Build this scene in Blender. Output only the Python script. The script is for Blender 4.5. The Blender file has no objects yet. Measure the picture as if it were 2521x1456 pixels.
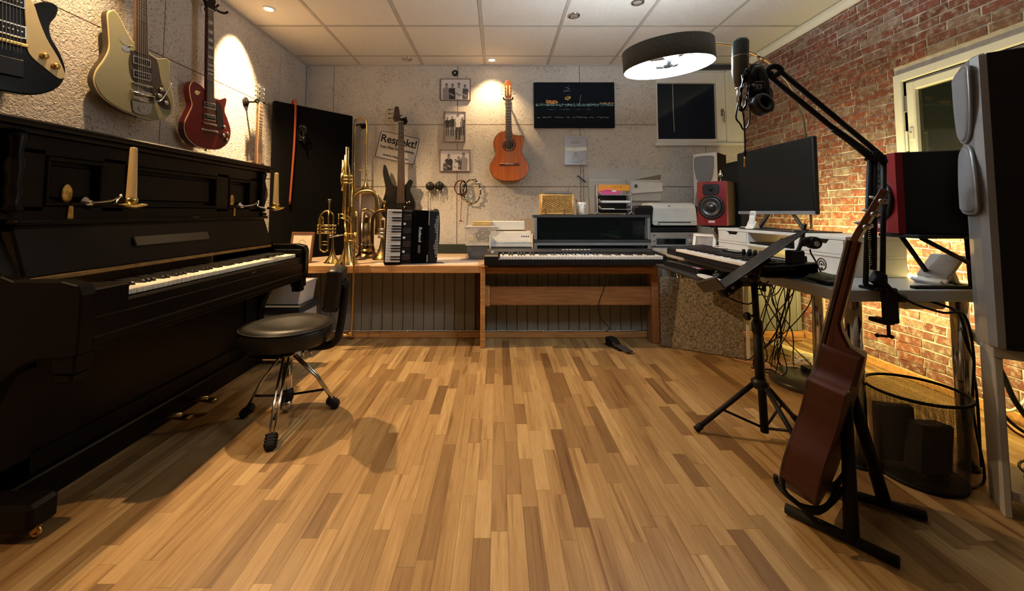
import bpy, math, random
from mathutils import Matrix, Vector, Euler
random.seed(7)
S = bpy.context.scene
COL = S.collection
V = Vector
# ------------------------------------------------------------------ camera, world, exposure
F, CX, TH, HZ, CZ = 1000.0, 1226.0, math.atan(.056), 522.0, 1.0
CY = HZ - F*math.tan(TH)
cam = bpy.data.cameras.new('camera'); co = bpy.data.objects.new('camera', cam); COL.objects.link(co)
co.location = (0, 0, CZ); co.rotation_euler = (math.pi/2+TH, 0, 0)
cam.sensor_width = 36; cam.lens = F/2521*36
cam.shift_x = (1260.5-CX)/2521; cam.shift_y = (CY-728)/2521
cam.clip_start = .02
S.camera = co
S.view_settings.view_transform = 'Standard'; S.view_settings.look = 'None'
S.view_settings.exposure = 0.55; S.view_settings.gamma = 1; S.view_settings.use_curve_mapping = False
w = bpy.data.worlds.new('night'); S.world = w; w.use_nodes = True
w.node_tree.nodes['Background'].inputs[0].default_value = (.004, .012, .035, 1)
w.node_tree.nodes['Background'].inputs[1].default_value = .35
WARM = (1, .66, .34); COOL = (.80, .91, 1); YEL = (1, .80, .28)
P_SPOT, P_BACK, P_LAMP, P_LED = 205, 50, 58, 27

def _ray(px, py):
    x = (px-CX)/F; u = -(py-CY)/F; c, s = math.cos(TH), math.sin(TH)
    return V((x, c-u*s, s+u*c))
def at(px, py, Y):                      # photo pixel at world depth Y
    r = _ray(px, py); return V((0, 0, CZ)) + r*(Y/r.y)
def atx(px, py, X):
    r = _ray(px, py); return V((0, 0, CZ)) + r*(X/r.x)
def atz(px, py, Z):
    r = _ray(px, py); return V((0, 0, CZ)) + r*((Z-CZ)/r.z)

# ------------------------------------------------------------------ materials
MATS = {}
def M(name, col, rough=.5, metal=0, var=0, scale=8, bump=0, bscale=60, emit=0, coat=0, trans=0, alpha=1, stretch=None, spec=None):
    if name in MATS: return MATS[name]
    m = bpy.data.materials.new(name); m.use_nodes = True
    nt = m.node_tree; p = nt.nodes['Principled BSDF']
    c4 = (*col, 1)
    p.inputs['Base Color'].default_value = c4; p.inputs['Roughness'].default_value = rough
    p.inputs['Metallic'].default_value = metal; p.inputs['Coat Weight'].default_value = coat
    p.inputs['Coat Roughness'].default_value = .12
    if spec is not None: p.inputs['Specular IOR Level'].default_value = spec
    p.inputs['Transmission Weight'].default_value = trans; p.inputs['Alpha'].default_value = alpha
    if emit:
        p.inputs['Emission Color'].default_value = c4; p.inputs['Emission Strength'].default_value = emit
    tc = nt.nodes.new('ShaderNodeTexCoord')
    mp = nt.nodes.new('ShaderNodeMapping'); nt.links.new(tc.outputs['Object'], mp.inputs[0])
    if stretch: mp.inputs['Scale'].default_value = stretch
    if var or not emit:
        n = nt.nodes.new('ShaderNodeTexNoise'); n.inputs['Scale'].default_value = scale; n.inputs['Detail'].default_value = 5
        nt.links.new(mp.outputs[0], n.inputs['Vector'])
        v = var or .06
        r = nt.nodes.new('ShaderNodeValToRGB')
        r.color_ramp.elements[0].position = .3; r.color_ramp.elements[1].position = .7
        r.color_ramp.elements[0].color = (*[c*(1-v) for c in col], 1); r.color_ramp.elements[1].color = (*[min(1, c*(1+v)) for c in col], 1)
        nt.links.new(n.outputs['Fac'], r.inputs[0]); nt.links.new(r.outputs[0], p.inputs['Base Color'])
    if bump:
        n2 = nt.nodes.new('ShaderNodeTexNoise'); n2.inputs['Scale'].default_value = bscale; n2.inputs['Detail'].default_value = 4
        nt.links.new(mp.outputs[0], n2.inputs['Vector'])
        b = nt.nodes.new('ShaderNodeBump'); b.inputs['Strength'].default_value = bump; b.inputs['Distance'].default_value = .004
        nt.links.new(n2.outputs['Fac'], b.inputs['Height']); nt.links.new(b.outputs[0], p.inputs['Normal'])
    MATS[name] = m; return m

def node(nt, t, **kw):
    n = nt.nodes.new(t)
    for k, v in kw.items():
        if k in n.inputs: n.inputs[k].default_value = v
        else: setattr(n, k, v)
    return n
def ramp(nt, src, stops):
    r = nt.nodes.new('ShaderNodeValToRGB'); e = r.color_ramp.elements
    while len(e) < len(stops): e.new(.5)
    for i, (p, c) in enumerate(stops):
        e[i].position = p; e[i].color = (*c, 1) if len(c) == 3 else c
    nt.links.new(src, r.inputs[0]); return r
def rnd_src(nt):                         # one random number per piece, whether a piece is an object or an island of a joined mesh
    oi = nt.nodes.new('ShaderNodeObjectInfo'); g = nt.nodes.new('ShaderNodeNewGeometry')
    a = node(nt, 'ShaderNodeMath', operation='ADD'); nt.links.new(oi.outputs['Random'], a.inputs[0]); nt.links.new(g.outputs['Random Per Island'], a.inputs[1])
    f = node(nt, 'ShaderNodeMath', operation='FRACT'); nt.links.new(a.outputs[0], f.inputs[0]); return f.outputs[0], g
def mat_parquet():
    m = bpy.data.materials.new('parquet'); m.use_nodes = True; nt = m.node_tree; p = nt.nodes['Principled BSDF']
    f, g = rnd_src(nt)
    base = ramp(nt, f, [(0, (.16, .088, .034)), (.10, (.225, .13, .050)), (.30, (.29, .180, .074)), (.72, (.355, .225, .095)), (1, (.44, .30, .138))])
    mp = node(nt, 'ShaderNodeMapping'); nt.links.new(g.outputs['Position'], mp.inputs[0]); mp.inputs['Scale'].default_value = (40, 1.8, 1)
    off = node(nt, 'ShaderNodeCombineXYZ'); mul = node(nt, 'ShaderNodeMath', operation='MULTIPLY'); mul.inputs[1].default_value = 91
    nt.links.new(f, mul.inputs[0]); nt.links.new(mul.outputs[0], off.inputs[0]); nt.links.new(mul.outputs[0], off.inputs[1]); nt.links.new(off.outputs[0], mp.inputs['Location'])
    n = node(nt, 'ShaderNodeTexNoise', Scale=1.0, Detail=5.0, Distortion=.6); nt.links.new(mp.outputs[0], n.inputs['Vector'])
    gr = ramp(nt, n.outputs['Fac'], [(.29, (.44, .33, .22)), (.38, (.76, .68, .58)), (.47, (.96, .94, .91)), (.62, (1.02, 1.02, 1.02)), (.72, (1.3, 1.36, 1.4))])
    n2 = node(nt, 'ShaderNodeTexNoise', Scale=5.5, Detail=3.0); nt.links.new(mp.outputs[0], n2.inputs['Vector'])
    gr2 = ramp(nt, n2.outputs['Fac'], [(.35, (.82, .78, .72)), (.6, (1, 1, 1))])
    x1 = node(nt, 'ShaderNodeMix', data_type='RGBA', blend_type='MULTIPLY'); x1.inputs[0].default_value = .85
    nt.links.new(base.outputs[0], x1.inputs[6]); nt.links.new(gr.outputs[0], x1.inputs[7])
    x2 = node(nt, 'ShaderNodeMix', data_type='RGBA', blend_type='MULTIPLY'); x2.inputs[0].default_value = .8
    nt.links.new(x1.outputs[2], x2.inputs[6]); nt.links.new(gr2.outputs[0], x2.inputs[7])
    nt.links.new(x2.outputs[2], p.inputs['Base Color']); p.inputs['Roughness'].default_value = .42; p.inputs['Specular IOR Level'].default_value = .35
    return m
def mat_brick():
    m = bpy.data.materials.new('brick_face'); m.use_nodes = True; nt = m.node_tree; p = nt.nodes['Principled BSDF']
    f, g = rnd_src(nt)
    base = ramp(nt, f, [(0, (.125, .036, .022)), (.3, (.235, .066, .037)), (.6, (.17, .055, .038)), (.82, (.19, .10, .072)), (1, (.26, .18, .14))])
    n = node(nt, 'ShaderNodeTexNoise', Scale=26.0, Detail=7.0, Roughness=.7); nt.links.new(g.outputs['Position'], n.inputs['Vector'])
    k = ramp(nt, n.outputs['Fac'], [(.48, (0, 0, 0)), (.63, (.75, .75, .75))])
    x = node(nt, 'ShaderNodeMix', data_type='RGBA'); nt.links.new(k.outputs[0], x.inputs[0])
    nt.links.new(base.outputs[0], x.inputs[6]); x.inputs[7].default_value = (.36, .31, .26, 1)
    n3 = node(nt, 'ShaderNodeTexNoise', Scale=60.0, Detail=4.0); nt.links.new(g.outputs['Position'], n3.inputs['Vector'])
    k3 = ramp(nt, n3.outputs['Fac'], [(.3, (.6, .55, .5)), (.6, (1, 1, 1))])
    x2 = node(nt, 'ShaderNodeMix', data_type='RGBA', blend_type='MULTIPLY'); x2.inputs[0].default_value = .8
    nt.links.new(x.outputs[2], x2.inputs[6]); nt.links.new(k3.outputs[0], x2.inputs[7])
    nt.links.new(x2.outputs[2], p.inputs['Base Color']); p.inputs['Roughness'].default_value = .85
    b = node(nt, 'ShaderNodeBump', Strength=.5, Distance=.004); nt.links.new(n.outputs['Fac'], b.inputs['Height']); nt.links.new(b.outputs[0], p.inputs['Normal'])
    return m
def mat_plaster(name, col, bump, dist, sc, speck):
    m = bpy.data.materials.new(name); m.use_nodes = True; nt = m.node_tree; p = nt.nodes['Principled BSDF']
    g = nt.nodes.new('ShaderNodeNewGeometry')
    n = node(nt, 'ShaderNodeTexNoise', Scale=sc, Detail=3.0, Distortion=2.2); nt.links.new(g.outputs['Position'], n.inputs['Vector'])
    n1 = node(nt, 'ShaderNodeTexNoise', Scale=3.0, Detail=6.0, Roughness=.65); nt.links.new(g.outputs['Position'], n1.inputs['Vector'])
    n2 = node(nt, 'ShaderNodeTexNoise', Scale=75.0, Detail=2.0); nt.links.new(g.outputs['Position'], n2.inputs['Vector'])
    a = node(nt, 'ShaderNodeMath', operation='MULTIPLY_ADD'); nt.links.new(n1.outputs['Fac'], a.inputs[0]); a.inputs[1].default_value = .55; nt.links.new(n2.outputs['Fac'], a.inputs[2])
    r = ramp(nt, a.outputs[0], [(.56, tuple(c*speck for c in col)), (.64, tuple(c*.88 for c in col)), (.78, col), (1, tuple(min(1, c*1.08) for c in col))])
    nt.links.new(r.outputs[0], p.inputs['Base Color']); p.inputs['Roughness'].default_value = .9
    b = node(nt, 'ShaderNodeBump', Strength=bump, Distance=dist); nt.links.new(n.outputs['Fac'], b.inputs['Height']); nt.links.new(b.outputs[0], p.inputs['Normal'])
    return m

# ------------------------------------------------------------------ mesh builder
class B:
    def __init__(s): s.v = []; s.f = []; s.mi = []; s.sm = []; s.X = None
    def _add(s, vs, fs, m=0, smooth=False):
        o = len(s.v)
        s.v += [(s.X @ V(v)) if s.X else V(v) for v in vs]
        for f in fs: s.f.append([i+o for i in f]); s.mi.append(m); s.sm.append(smooth)
        return s
    def box(s, lo, hi, m=0, bev=0, R=None):
        c = (V(lo)+V(hi))/2; h = (V(hi)-V(lo))/2; h = V([abs(x) for x in h])
        b = min(bev, min(h)*.9)
        if b <= 0:
            vs = [V((x*h.x, y*h.y, z*h.z)) for x in (-1, 1) for y in (-1, 1) for z in (-1, 1)]
            fs = [(0, 1, 3, 2), (4, 6, 7, 5), (0, 4, 5, 1), (2, 3, 7, 6), (0, 2, 6, 4), (1, 5, 7, 3)]
        else:
            vs = []; idx = {}
            for x in (-1, 1):
                for y in (-1, 1):
                    for z in (-1, 1):
                        for a in range(3):
                            q = [x*(h.x-b), y*(h.y-b), z*(h.z-b)]; q[a] = (x, y, z)[a]*h[a]
                            idx[(x, y, z, a)] = len(vs); vs.append(V(q))
            fs = []
            def sg(f):
                n = (vs[f[1]]-vs[f[0]]).cross(vs[f[2]]-vs[f[0]]); cc = sum((vs[i] for i in f), V())/len(f)
                fs.append(f if n.dot(cc) > 0 else f[::-1])
            for a in range(3):
                o1, o2 = [k for k in range(3) if k != a]
                for q in (-1, 1):
                    f = []
                    for (u, w_) in ((-1, -1), (1, -1), (1, 1), (-1, 1)):
                        k = [0, 0, 0]; k[a] = q; k[o1] = u; k[o2] = w_; f.append(idx[(*k, a)])
                    sg(f)
                for u in (-1, 1):
                    for w_ in (-1, 1):
                        k0 = [0, 0, 0]; k0[o1] = u; k0[o2] = w_; k1 = list(k0); k0[a] = -1; k1[a] = 1
                        sg([idx[(*k0, o1)], idx[(*k1, o1)], idx[(*k1, o2)], idx[(*k0, o2)]])
            for x in (-1, 1):
                for y in (-1, 1):
                    for z in (-1, 1): sg([idx[(x, y, z, 0)], idx[(x, y, z, 1)], idx[(x, y, z, 2)]])
        if R: vs = [R @ v for v in vs]
        return s._add([v+c for v in vs], fs, m)
    def cyl(s, p0, p1, r0, r1=None, n=12, m=0, cap=True, smooth=True):
        return s.tube([p0, p1], [r0, r0 if r1 is None else r1], n, m, cap)
    def tube(s, path, r, n=8, m=0, cap=True, closed=False):
        path = [V(p) for p in path]; k = len(path)
        rs = r if isinstance(r, (list, tuple)) else [r]*k
        tan = []
        for i in range(k):
            a = path[(i-1) % k] if (closed or i > 0) else path[i]; b = path[(i+1) % k] if (closed or i < k-1) else path[i]
            t = b-a; tan.append(t.normalized() if t.length > 1e-9 else V((0, 0, 1)))
        u = tan[0].orthogonal().normalized(); vs = []
        for i in range(k):
            if i: 
                u = u - tan[i]*u.dot(tan[i]); u = u.normalized() if u.length > 1e-6 else tan[i].orthogonal().normalized()
            w_ = tan[i].cross(u)
            for j in range(n):
                a = 2*math.pi*j/n; vs.append(path[i] + (u*math.cos(a)+w_*math.sin(a))*rs[i])
        fs = []
        for i in range(k if closed else k-1):
            i2 = (i+1) % k
            for j in range(n): fs.append((i*n+j, i*n+(j+1) % n, i2*n+(j+1) % n, i2*n+j))
        s._add(vs, fs, m, True)
        if cap and not closed:
            o = len(s.v)-len(vs)
            s.f.append([o+j for j in range(n)][::-1]); s.mi.append(m); s.sm.append(False)
            s.f.append([o+(k-1)*n+j for j in range(n)]); s.mi.append(m); s.sm.append(False)
        return s
    def lathe(s, prof, n=20, c=(0, 0, 0), ax=None, m=0, cap=True, arc=None):
        R = ax if ax is not None else Matrix.Identity(3); c = V(c); vs = []
        for (r, z) in prof:
            for j in range(n):
                a = 2*math.pi*j/n; vs.append(c + R @ V((r*math.cos(a), r*math.sin(a), z)))
        fs = [(i*n+j, i*n+(j+1) % n, (i+1)*n+(j+1) % n, (i+1)*n+j) for i in range(len(prof)-1) for j in range(n)]
        s._add(vs, fs, m, True)
        if cap:
            o = len(s.v)-len(vs)
            if prof[0][0] > 1e-5: s.f.append([o+j for j in range(n)][::-1]); s.mi.append(m); s.sm.append(False)
            if prof[-1][0] > 1e-5: s.f.append([o+(len(prof)-1)*n+j for j in range(n)]); s.mi.append(m); s.sm.append(False)
        return s
    def sphere(s, c, r, n=14, m=0):
        r = V((r, r, r)) if not hasattr(r, '__len__') else V(r)
        k = max(5, n//2)
        prof = [(math.sin(math.pi*i/k), -math.cos(math.pi*i/k)) for i in range(k+1)]
        prof[0] = (1e-6, -1); prof[-1] = (1e-6, 1)
        vs = [V(c)+V((p*math.cos(2*math.pi*j/n)*r.x, p*math.sin(2*math.pi*j/n)*r.y, z*r.z)) for p, z in prof for j in range(n)]
        fs = [(i*n+j, i*n+(j+1) % n, (i+1)*n+(j+1) % n, (i+1)*n+j) for i in range(k) for j in range(n)]
        return s._add(vs, fs, m, True)
    def prism(s, poly, y0, y1, bev=0, m=0, mf=None, axis='y', smooth=False):
        # polygon (u, v) -> x, z ; extruded along y from y0 (front) to y1 ; chamfer bev on both rims
        n = len(poly); A = sum(poly[i][0]*poly[(i+1) % n][1]-poly[(i+1) % n][0]*poly[i][1] for i in range(n))
        if A < 0: poly = poly[::-1]
        P = [V((p[0], p[1])) for p in poly]; ins = []
        for i in range(n):
            t = (P[(i+1) % n]-P[i-1]); t = t.normalized() if t.length else V((1, 0)); ins.append(P[i]+V((-t.y, t.x))*bev)
        sgn = 1 if y1 > y0 else -1
        rings = [(ins, y0), (P, y0+bev*sgn), (P, y1-bev*sgn), (ins, y1)] if bev else [(P, y0), (P, y1)]
        def mk(p, y): return {'y': (p.x, y, p.y), 'x': (y, p.x, p.y), 'z': (p.x, p.y, y)}[axis]
        vs = [mk(p, y) for ring, y in rings for p in ring]; fs = []; L = len(rings)
        side = []
        for i in range(L-1):
            for j in range(n): side.append((i*n+j, i*n+(j+1) % n, (i+1)*n+(j+1) % n, (i+1)*n+j))
        flip = (axis == 'x' or axis == 'z') ^ (sgn < 0)
        if flip: side = [f[::-1] for f in side]
        s._add(vs, side, m, smooth); o = len(s.v)-len(vs)
        a = [o+j for j in range(n)]; b = [o+(L-1)*n+j for j in range(n)][::-1]
        # front cap normal must point away from the extrusion
        if flip: pass
        s.f += [a[::-1] if not flip else a, b[::-1] if not flip else b]; s.mi += [m if mf is None else mf, m]; s.sm += [False, False]
        # fix orientation
        return s
    def quad(s, a, b, c, d, m=0): return s._add([a, b, c, d], [(0, 1, 2, 3)], m)
    def mesh(s, name, mats, Minv=None):
        me = bpy.data.meshes.new(name)
        vs = [(Minv @ v) if Minv else v for v in s.v]
        me.from_pydata([tuple(v) for v in vs], [], s.f)
        for mm in mats: me.materials.append(mm)
        me.polygons.foreach_set('material_index', s.mi); me.polygons.foreach_set('use_smooth', s.sm)
        me.validate(); me.update()
        import bmesh
        bm = bmesh.new(); bm.from_mesh(me); bmesh.ops.recalc_face_normals(bm, faces=bm.faces); bm.to_mesh(me); bm.free()
        return me

def tag(o, label=None, cat=None, group=None, kind=None):
    if label: o['label'] = label
    if cat: o['category'] = cat
    if group: o['group'] = group
    if kind: o['kind'] = kind
    return o
WORLD = {}
def thing(name, label, cat, loc=(0, 0, 0), rot=None, group=None, world=True):
    o = bpy.data.objects.new(name, None); COL.objects.link(o); o.empty_display_size = .05
    Mx = Matrix.Translation(V(loc))
    if rot is not None: Mx = Mx @ (rot.to_4x4() if isinstance(rot, Matrix) else Euler(rot).to_matrix().to_4x4())
    o.matrix_world = Mx; WORLD[o.name] = Mx.inverted() if world else None
    return tag(o, label, cat, group)
def obj(name, b, mats, parent=None, label=None, kind=None, **kw):
    if not isinstance(mats, (list, tuple)): mats = [mats]
    top = parent
    while top is not None and top.parent is not None: top = top.parent
    Minv = WORLD.get(top.name) if top is not None else None
    o = bpy.data.objects.new(name, b.mesh(name, mats, Minv)); COL.objects.link(o)
    if parent is not None: o.parent = parent
    return tag(o, label, kw.get('cat'), kw.get('group'), kind)
def single(name, b, mats, label, cat, group=None):    # one-mesh thing with its origin at its own base
    lo = V([min(v[i] for v in b.v) for i in range(3)]); hi = V([max(v[i] for v in b.v) for i in range(3)])
    org = V(((lo.x+hi.x)/2, (lo.y+hi.y)/2, lo.z))
    if not isinstance(mats, (list, tuple)): mats = [mats]
    o = bpy.data.objects.new(name, b.mesh(name, mats, Matrix.Translation(-org))); COL.objects.link(o); o.location = org
    return tag(o, label, cat, group)
def struct(name, b, mats, parent=None):
    o = obj(name, b, mats, parent)
    if parent is None: o['kind'] = 'structure'
    return o
def dup(root, loc, rot=None, label=None):
    r = root.copy(); COL.objects.link(r); r.location = loc
    if rot is not None: r.rotation_euler = rot
    if label: r['label'] = label
    for ch in root.children:
        c = ch.copy(); COL.objects.link(c); c.parent = r
        for g in ch.children:
            d = g.copy(); COL.objects.link(d); d.parent = c
    return r
def text(name, s, size, Mx, mat, parent=None, bold=0.0, ext=.0006, align='CENTER', shear=0, sx=1):
    cu = bpy.data.curves.new(name, 'FONT'); cu.body = s; cu.size = size; cu.extrude = ext; cu.offset = bold; cu.align_x = align; cu.align_y = 'CENTER'; cu.shear = shear
    cu.resolution_u = 3
    t = bpy.data.objects.new('tmp', cu); COL.objects.link(t); dg = bpy.context.evaluated_depsgraph_get()
    me = bpy.data.meshes.new_from_object(t.evaluated_get(dg)); bpy.data.objects.remove(t); bpy.data.curves.remove(cu)
    top = parent
    while top is not None and top.parent is not None: top = top.parent
    Mi = WORLD.get(top.name) if top is not None else None
    me.transform(Matrix.Diagonal((sx, 1, 1, 1))); me.transform(Mx)
    if Mi: me.transform(Mi)
    me.materials.clear(); me.materials.append(mat); me.name = name
    o = bpy.data.objects.new(name, me); COL.objects.link(o); o.parent = parent
    return o
def smoothp(pts, k=5):
    n = len(pts); out = []
    for i in range(n):
        p0, p1, p2, p3 = [V(pts[(i+q) % n]) for q in (-1, 0, 1, 2)]
        for j in range(k):
            t = j/k
            out.append(.5*((2*p1)+(p2-p0)*t+(2*p0-5*p1+4*p2-p3)*t*t+(3*p1-p0-3*p2+p3)*t**3))
    return [tuple(p) for p in out]
def curve(pts, k=6):
    pts = [V(p) for p in pts]; n = len(pts); out = []
    for i in range(n-1):
        p0, p1, p2, p3 = pts[max(0, i-1)], pts[i], pts[i+1], pts[min(n-1, i+2)]
        for j in range(k):
            t = j/k
            out.append(.5*((2*p1)+(p2-p0)*t+(2*p0-5*p1+4*p2-p3)*t*t+(3*p1-p0-3*p2+p3)*t**3))
    out.append(pts[-1]); return out
RX90 = Matrix.Rotation(math.pi/2, 4, 'X')
def ring(c, r, n=24, ax='y', ry=None):
    ry = ry or r; c = V(c)
    return [c + {'y': V((r*math.cos(a), 0, ry*math.sin(a))), 'x': V((0, r*math.cos(a), ry*math.sin(a))), 'z': V((r*math.cos(a), ry*math.sin(a), 0))}[ax] for a in [2*math.pi*i/n for i in range(n)]]
AXX = Matrix.Rotation(math.pi/2, 3, 'Y')       # lathe axis z -> +x
AXY = Matrix.Rotation(-math.pi/2, 3, 'X')      # z -> +y
AXYn = Matrix.Rotation(math.pi/2, 3, 'X')      # z -> -y

# ------------------------------------------------------------------ shared materials
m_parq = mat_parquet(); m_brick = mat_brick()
m_plB = mat_plaster('plaster_back', (.54, .50, .44), .6, .006, 50, .62)
m_plL = mat_plaster('plaster_left', (.56, .50, .43), .9, .012, 42, .5)
m_mortar = M('mortar', (.50, .46, .40), .95, var=.15, scale=30, bump=.4, bscale=120)
m_under = M('floor_base', (.12, .068, .03), .9)
m_tile = M('ceiling_tile_face', (.66, .63, .57), .95, var=.10, scale=120, bump=.5, bscale=220)
m_bar = M('grid_bar_paint', (.42, .39, .34), .6)
m_white = M('white_paint', (.68, .67, .62), .5, var=.04)
m_whitel = M('white_laminate', (.70, .70, .67), .35)
m_plainw = M('plain_wall', (.16, .14, .12), .9, var=.08)
m_blk = M('black_lacquer', (.0045, .0033, .0024), .34, var=.2, scale=20, spec=.13)
m_blkm = M('matte_black', (.005, .005, .005), .6, spec=.25)
m_blkp = M('black_plastic', (.007, .007, .0075), .42, spec=.3)
m_felt = M('black_cloth', (.003, .0028, .0028), .95, spec=.08)
m_rub = M('black_rubber', (.006, .0055, .005), .7, spec=.25)
m_vinyl = M('black_vinyl', (.009, .008, .0065), .42, bump=.15, bscale=200, spec=.35)
m_chr = M('chrome', (.62, .60, .56), .16, 1)
m_steel = M('brushed_steel', (.45, .44, .42), .35, 1)
m_brass = M('brass', (.60, .46, .19), .2, 1, var=.15, scale=14)
m_brassd = M('dull_brass', (.40, .29, .13), .3, 1, var=.3, scale=18)
m_gold = M('gold_trim', (.70, .46, .16), .3, 1)
m_ivory = M('ivory_keys', (.80, .76, .64), .28)
m_keyw = M('plastic_white_keys', (.78, .76, .72), .3)
m_keyb = M('ebony_keys', (.012, .011, .010), .3)
m_pine = M('pine_wood', (.50, .25, .085), .5, var=.3, scale=5, stretch=(1, 14, 14))
m_pined = M('brown_pine', (.30, .135, .045), .5, var=.3, scale=5, stretch=(1, 14, 14))
m_board = M('grey_green_board', (.185, .18, .15), .65, var=.08)
m_wax = M('wax', (.66, .46, .20), .5)
m_cream = M('cream_plastic', (.78, .64, .32), .35)
m_frt = M('fretboard_wood', (.035, .018, .010), .5, var=.3, scale=20)
m_neck = M('neck_wood', (.10, .045, .02), .45, var=.2)
m_cedar = M('cedar_top', (.50, .125, .016), .35, var=.22, scale=3, stretch=(16, 1, 1), coat=.15)
m_rose = M('rosewood', (.10, .03, .014), .35, var=.25)
m_paper = M('white_paper', (.78, .78, .76), .8)
m_grey = M('grey_metal', (.25, .26, .27), .45, .4)
m_dgrey = M('dark_grey', (.030, .031, .033), .5)
m_glass = M('dark_glass', (.004, .006, .007), .05, spec=.5)
m_black_print = M('black_print', (.012, .011, .011), .7)

# ================================================================== THE ROOM
XL, XR, YB, YF, ZC = -1.93, 2.46, 4.02, -2.6, 2.48
# floor : parquet strips
fl = struct('floor', B().box((XL-.05, YF-.05, -.06), (XR+.05, YB+.05, -.006)), m_under)
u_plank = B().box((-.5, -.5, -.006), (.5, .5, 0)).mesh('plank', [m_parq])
SW = .053; cells = []
x = XL
while x < XR-.001:
    x2 = min(x+SW, XR); y = YF-random.random()*.5
    while y < YB:
        L = random.choice((.20, .27, .33, .40, .48, .58)); y2 = y+L
        a, b2 = max(y, YF), min(y2, YB)
        if b2-a > .02: cells.append((x, x2, a, b2))
        y = y2
    x = x2
def inview(c):
    xm, ym = (c[0]+c[1])/2, (c[2]+c[3])/2
    if c[3] < 1.1: return None
    if abs(xm)/max(ym, .5) > 1.32: return None
    if xm < -1.25 or (ym > 3.3): return None
    return (c[3]-c[2])/(ym*ym*ym)
vis = sorted([c for c in cells if inview(c)], key=lambda c: -inview(c))
top300 = set(vis[:300]); rest = B()
for c in cells:
    g = .0003; dz = random.uniform(-.0002, .0002)
    if c in top300:
        o = bpy.data.objects.new('plank', u_plank); COL.objects.link(o); o.parent = fl
        o.location = ((c[0]+c[1])/2, (c[2]+c[3])/2, dz); o.scale = (c[1]-c[0]-2*g, c[3]-c[2]-2*g, 1)
    else: rest.box((c[0]+g, c[2]+g, -.006), (c[1]-g, c[3]-g, dz))
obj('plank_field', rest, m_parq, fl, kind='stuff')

# ceiling : lay-in tiles on T bars
ce = struct('ceiling', B().box((XL-.05, YF-.05, ZC+.02), (XR+.05, YB+.05, ZC+.07)), m_plainw)
xs = [XL, -1.387, -.76, -.132, .498, 1.126, 1.754, 2.405]; ys = [YB]+[3.785-.625*i for i in range(11)]
ys = [y for y in ys if y > YF]+[YF]
for i in range(len(xs)-1):
    for j in range(len(ys)-1):
        obj('ceiling_tile', B().box((xs[i]+.010, ys[j+1]+.010, ZC+.001), (xs[i+1]-.010, ys[j]-.010, ZC+.018), bev=.004), m_tile, ce)
for x_ in xs[1:]: obj('grid_bar', B().box((x_-.0115, YF, ZC-.002), (x_+.0115, YB, ZC+.02)), m_bar, ce)
for y_ in ys[1:-1]: obj('grid_bar', B().box((XL, y_-.0115, ZC-.0015), (xs[-1], y_+.0115, ZC+.02)), m_bar, ce)
obj('grid_bar', B().box((XL, YB-.012, ZC-.012), (xs[-1], YB, ZC+.02)), m_bar, ce)
obj('grid_bar', B().box((XL, YF, ZC-.012), (XL+.012, YB-.013, ZC+.02)), m_bar, ce)

# walls
def panels(name, mat, us, vs, mk, holes=()):
    wobj = struct(name, mk(us[0], us[-1], vs[0], vs[-1], .012, .10), m_under)
    g = .0028
    for i in range(len(us)-1):
        for j in range(len(vs)-1):
            u0, u1, v0, v1 = us[i], us[i+1], vs[j], vs[j+1]
            hit = [h for h in holes if h[0] < u1 and h[1] > u0 and h[2] < v1 and h[3] > v0]
            rects = [(u0, u1, v0, v1)]
            for h in hit:
                nr = []
                for (a, b_, c, d) in rects:
                    ha, hb, hc, hd = max(a, h[0]), min(b_, h[1]), max(c, h[2]), min(d, h[3])
                    nr += [r for r in ((a, ha, c, d), (hb, b_, c, d), (ha, hb, c, hc), (ha, hb, hd, d)) if r[1]-r[0] > .004 and r[3]-r[2] > .004]
                rects = nr
            for (a, b_, c, d) in rects:
                ga, gb = (g if a == u0 else 0), (g if b_ == u1 else 0)
                obj('wall_panel', mk(a+ga, b_-gb, c+(g if c == v0 else 0), d-(g if d == v1 else 0), 0, .014), mat, wobj)
    return wobj
vz = [0, .626, 1.249, 1.872, ZC]
W1 = (1.585, 2.295, 1.685, 2.42)            # back window opening x0 x1 z0 z1
wb = panels('wall_back', m_plB, [XL, -1.652, -.406, .82, 2.07, XR], vz, lambda a, b_, c, d, p, t: B().box((a, YB+p, c), (b_, YB+p+t, d)), [W1])
wb.data = (lambda bb: bb.mesh('wall_back', [m_under]))(B().box((XL, YB+.20, 0), (XR, YB+.26, ZC)).box((XL, YB+.012, 0), (W1[0], YB+.2, ZC)).box((W1[1], YB+.012, 0), (XR, YB+.2, ZC)).box((W1[0], YB+.012, 0), (W1[1], YB+.2, W1[2])).box((W1[0], YB+.012, W1[3]), (W1[1], YB+.2, ZC)))
panels('wall_left', m_plL, [YF, -1.4, -.16, 1.05, 2.295, 3.535, YB], [0, .66, 1.277, 1.895, ZC], lambda a, b_, c, d, p, t: B().box((XL-p-t, a, c), (XL-p, b_, d)))
struct('wall_front', B().box((XL-.1, YF-.1, 0), (XR+.1, YF, ZC)), m_plainw)

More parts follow.
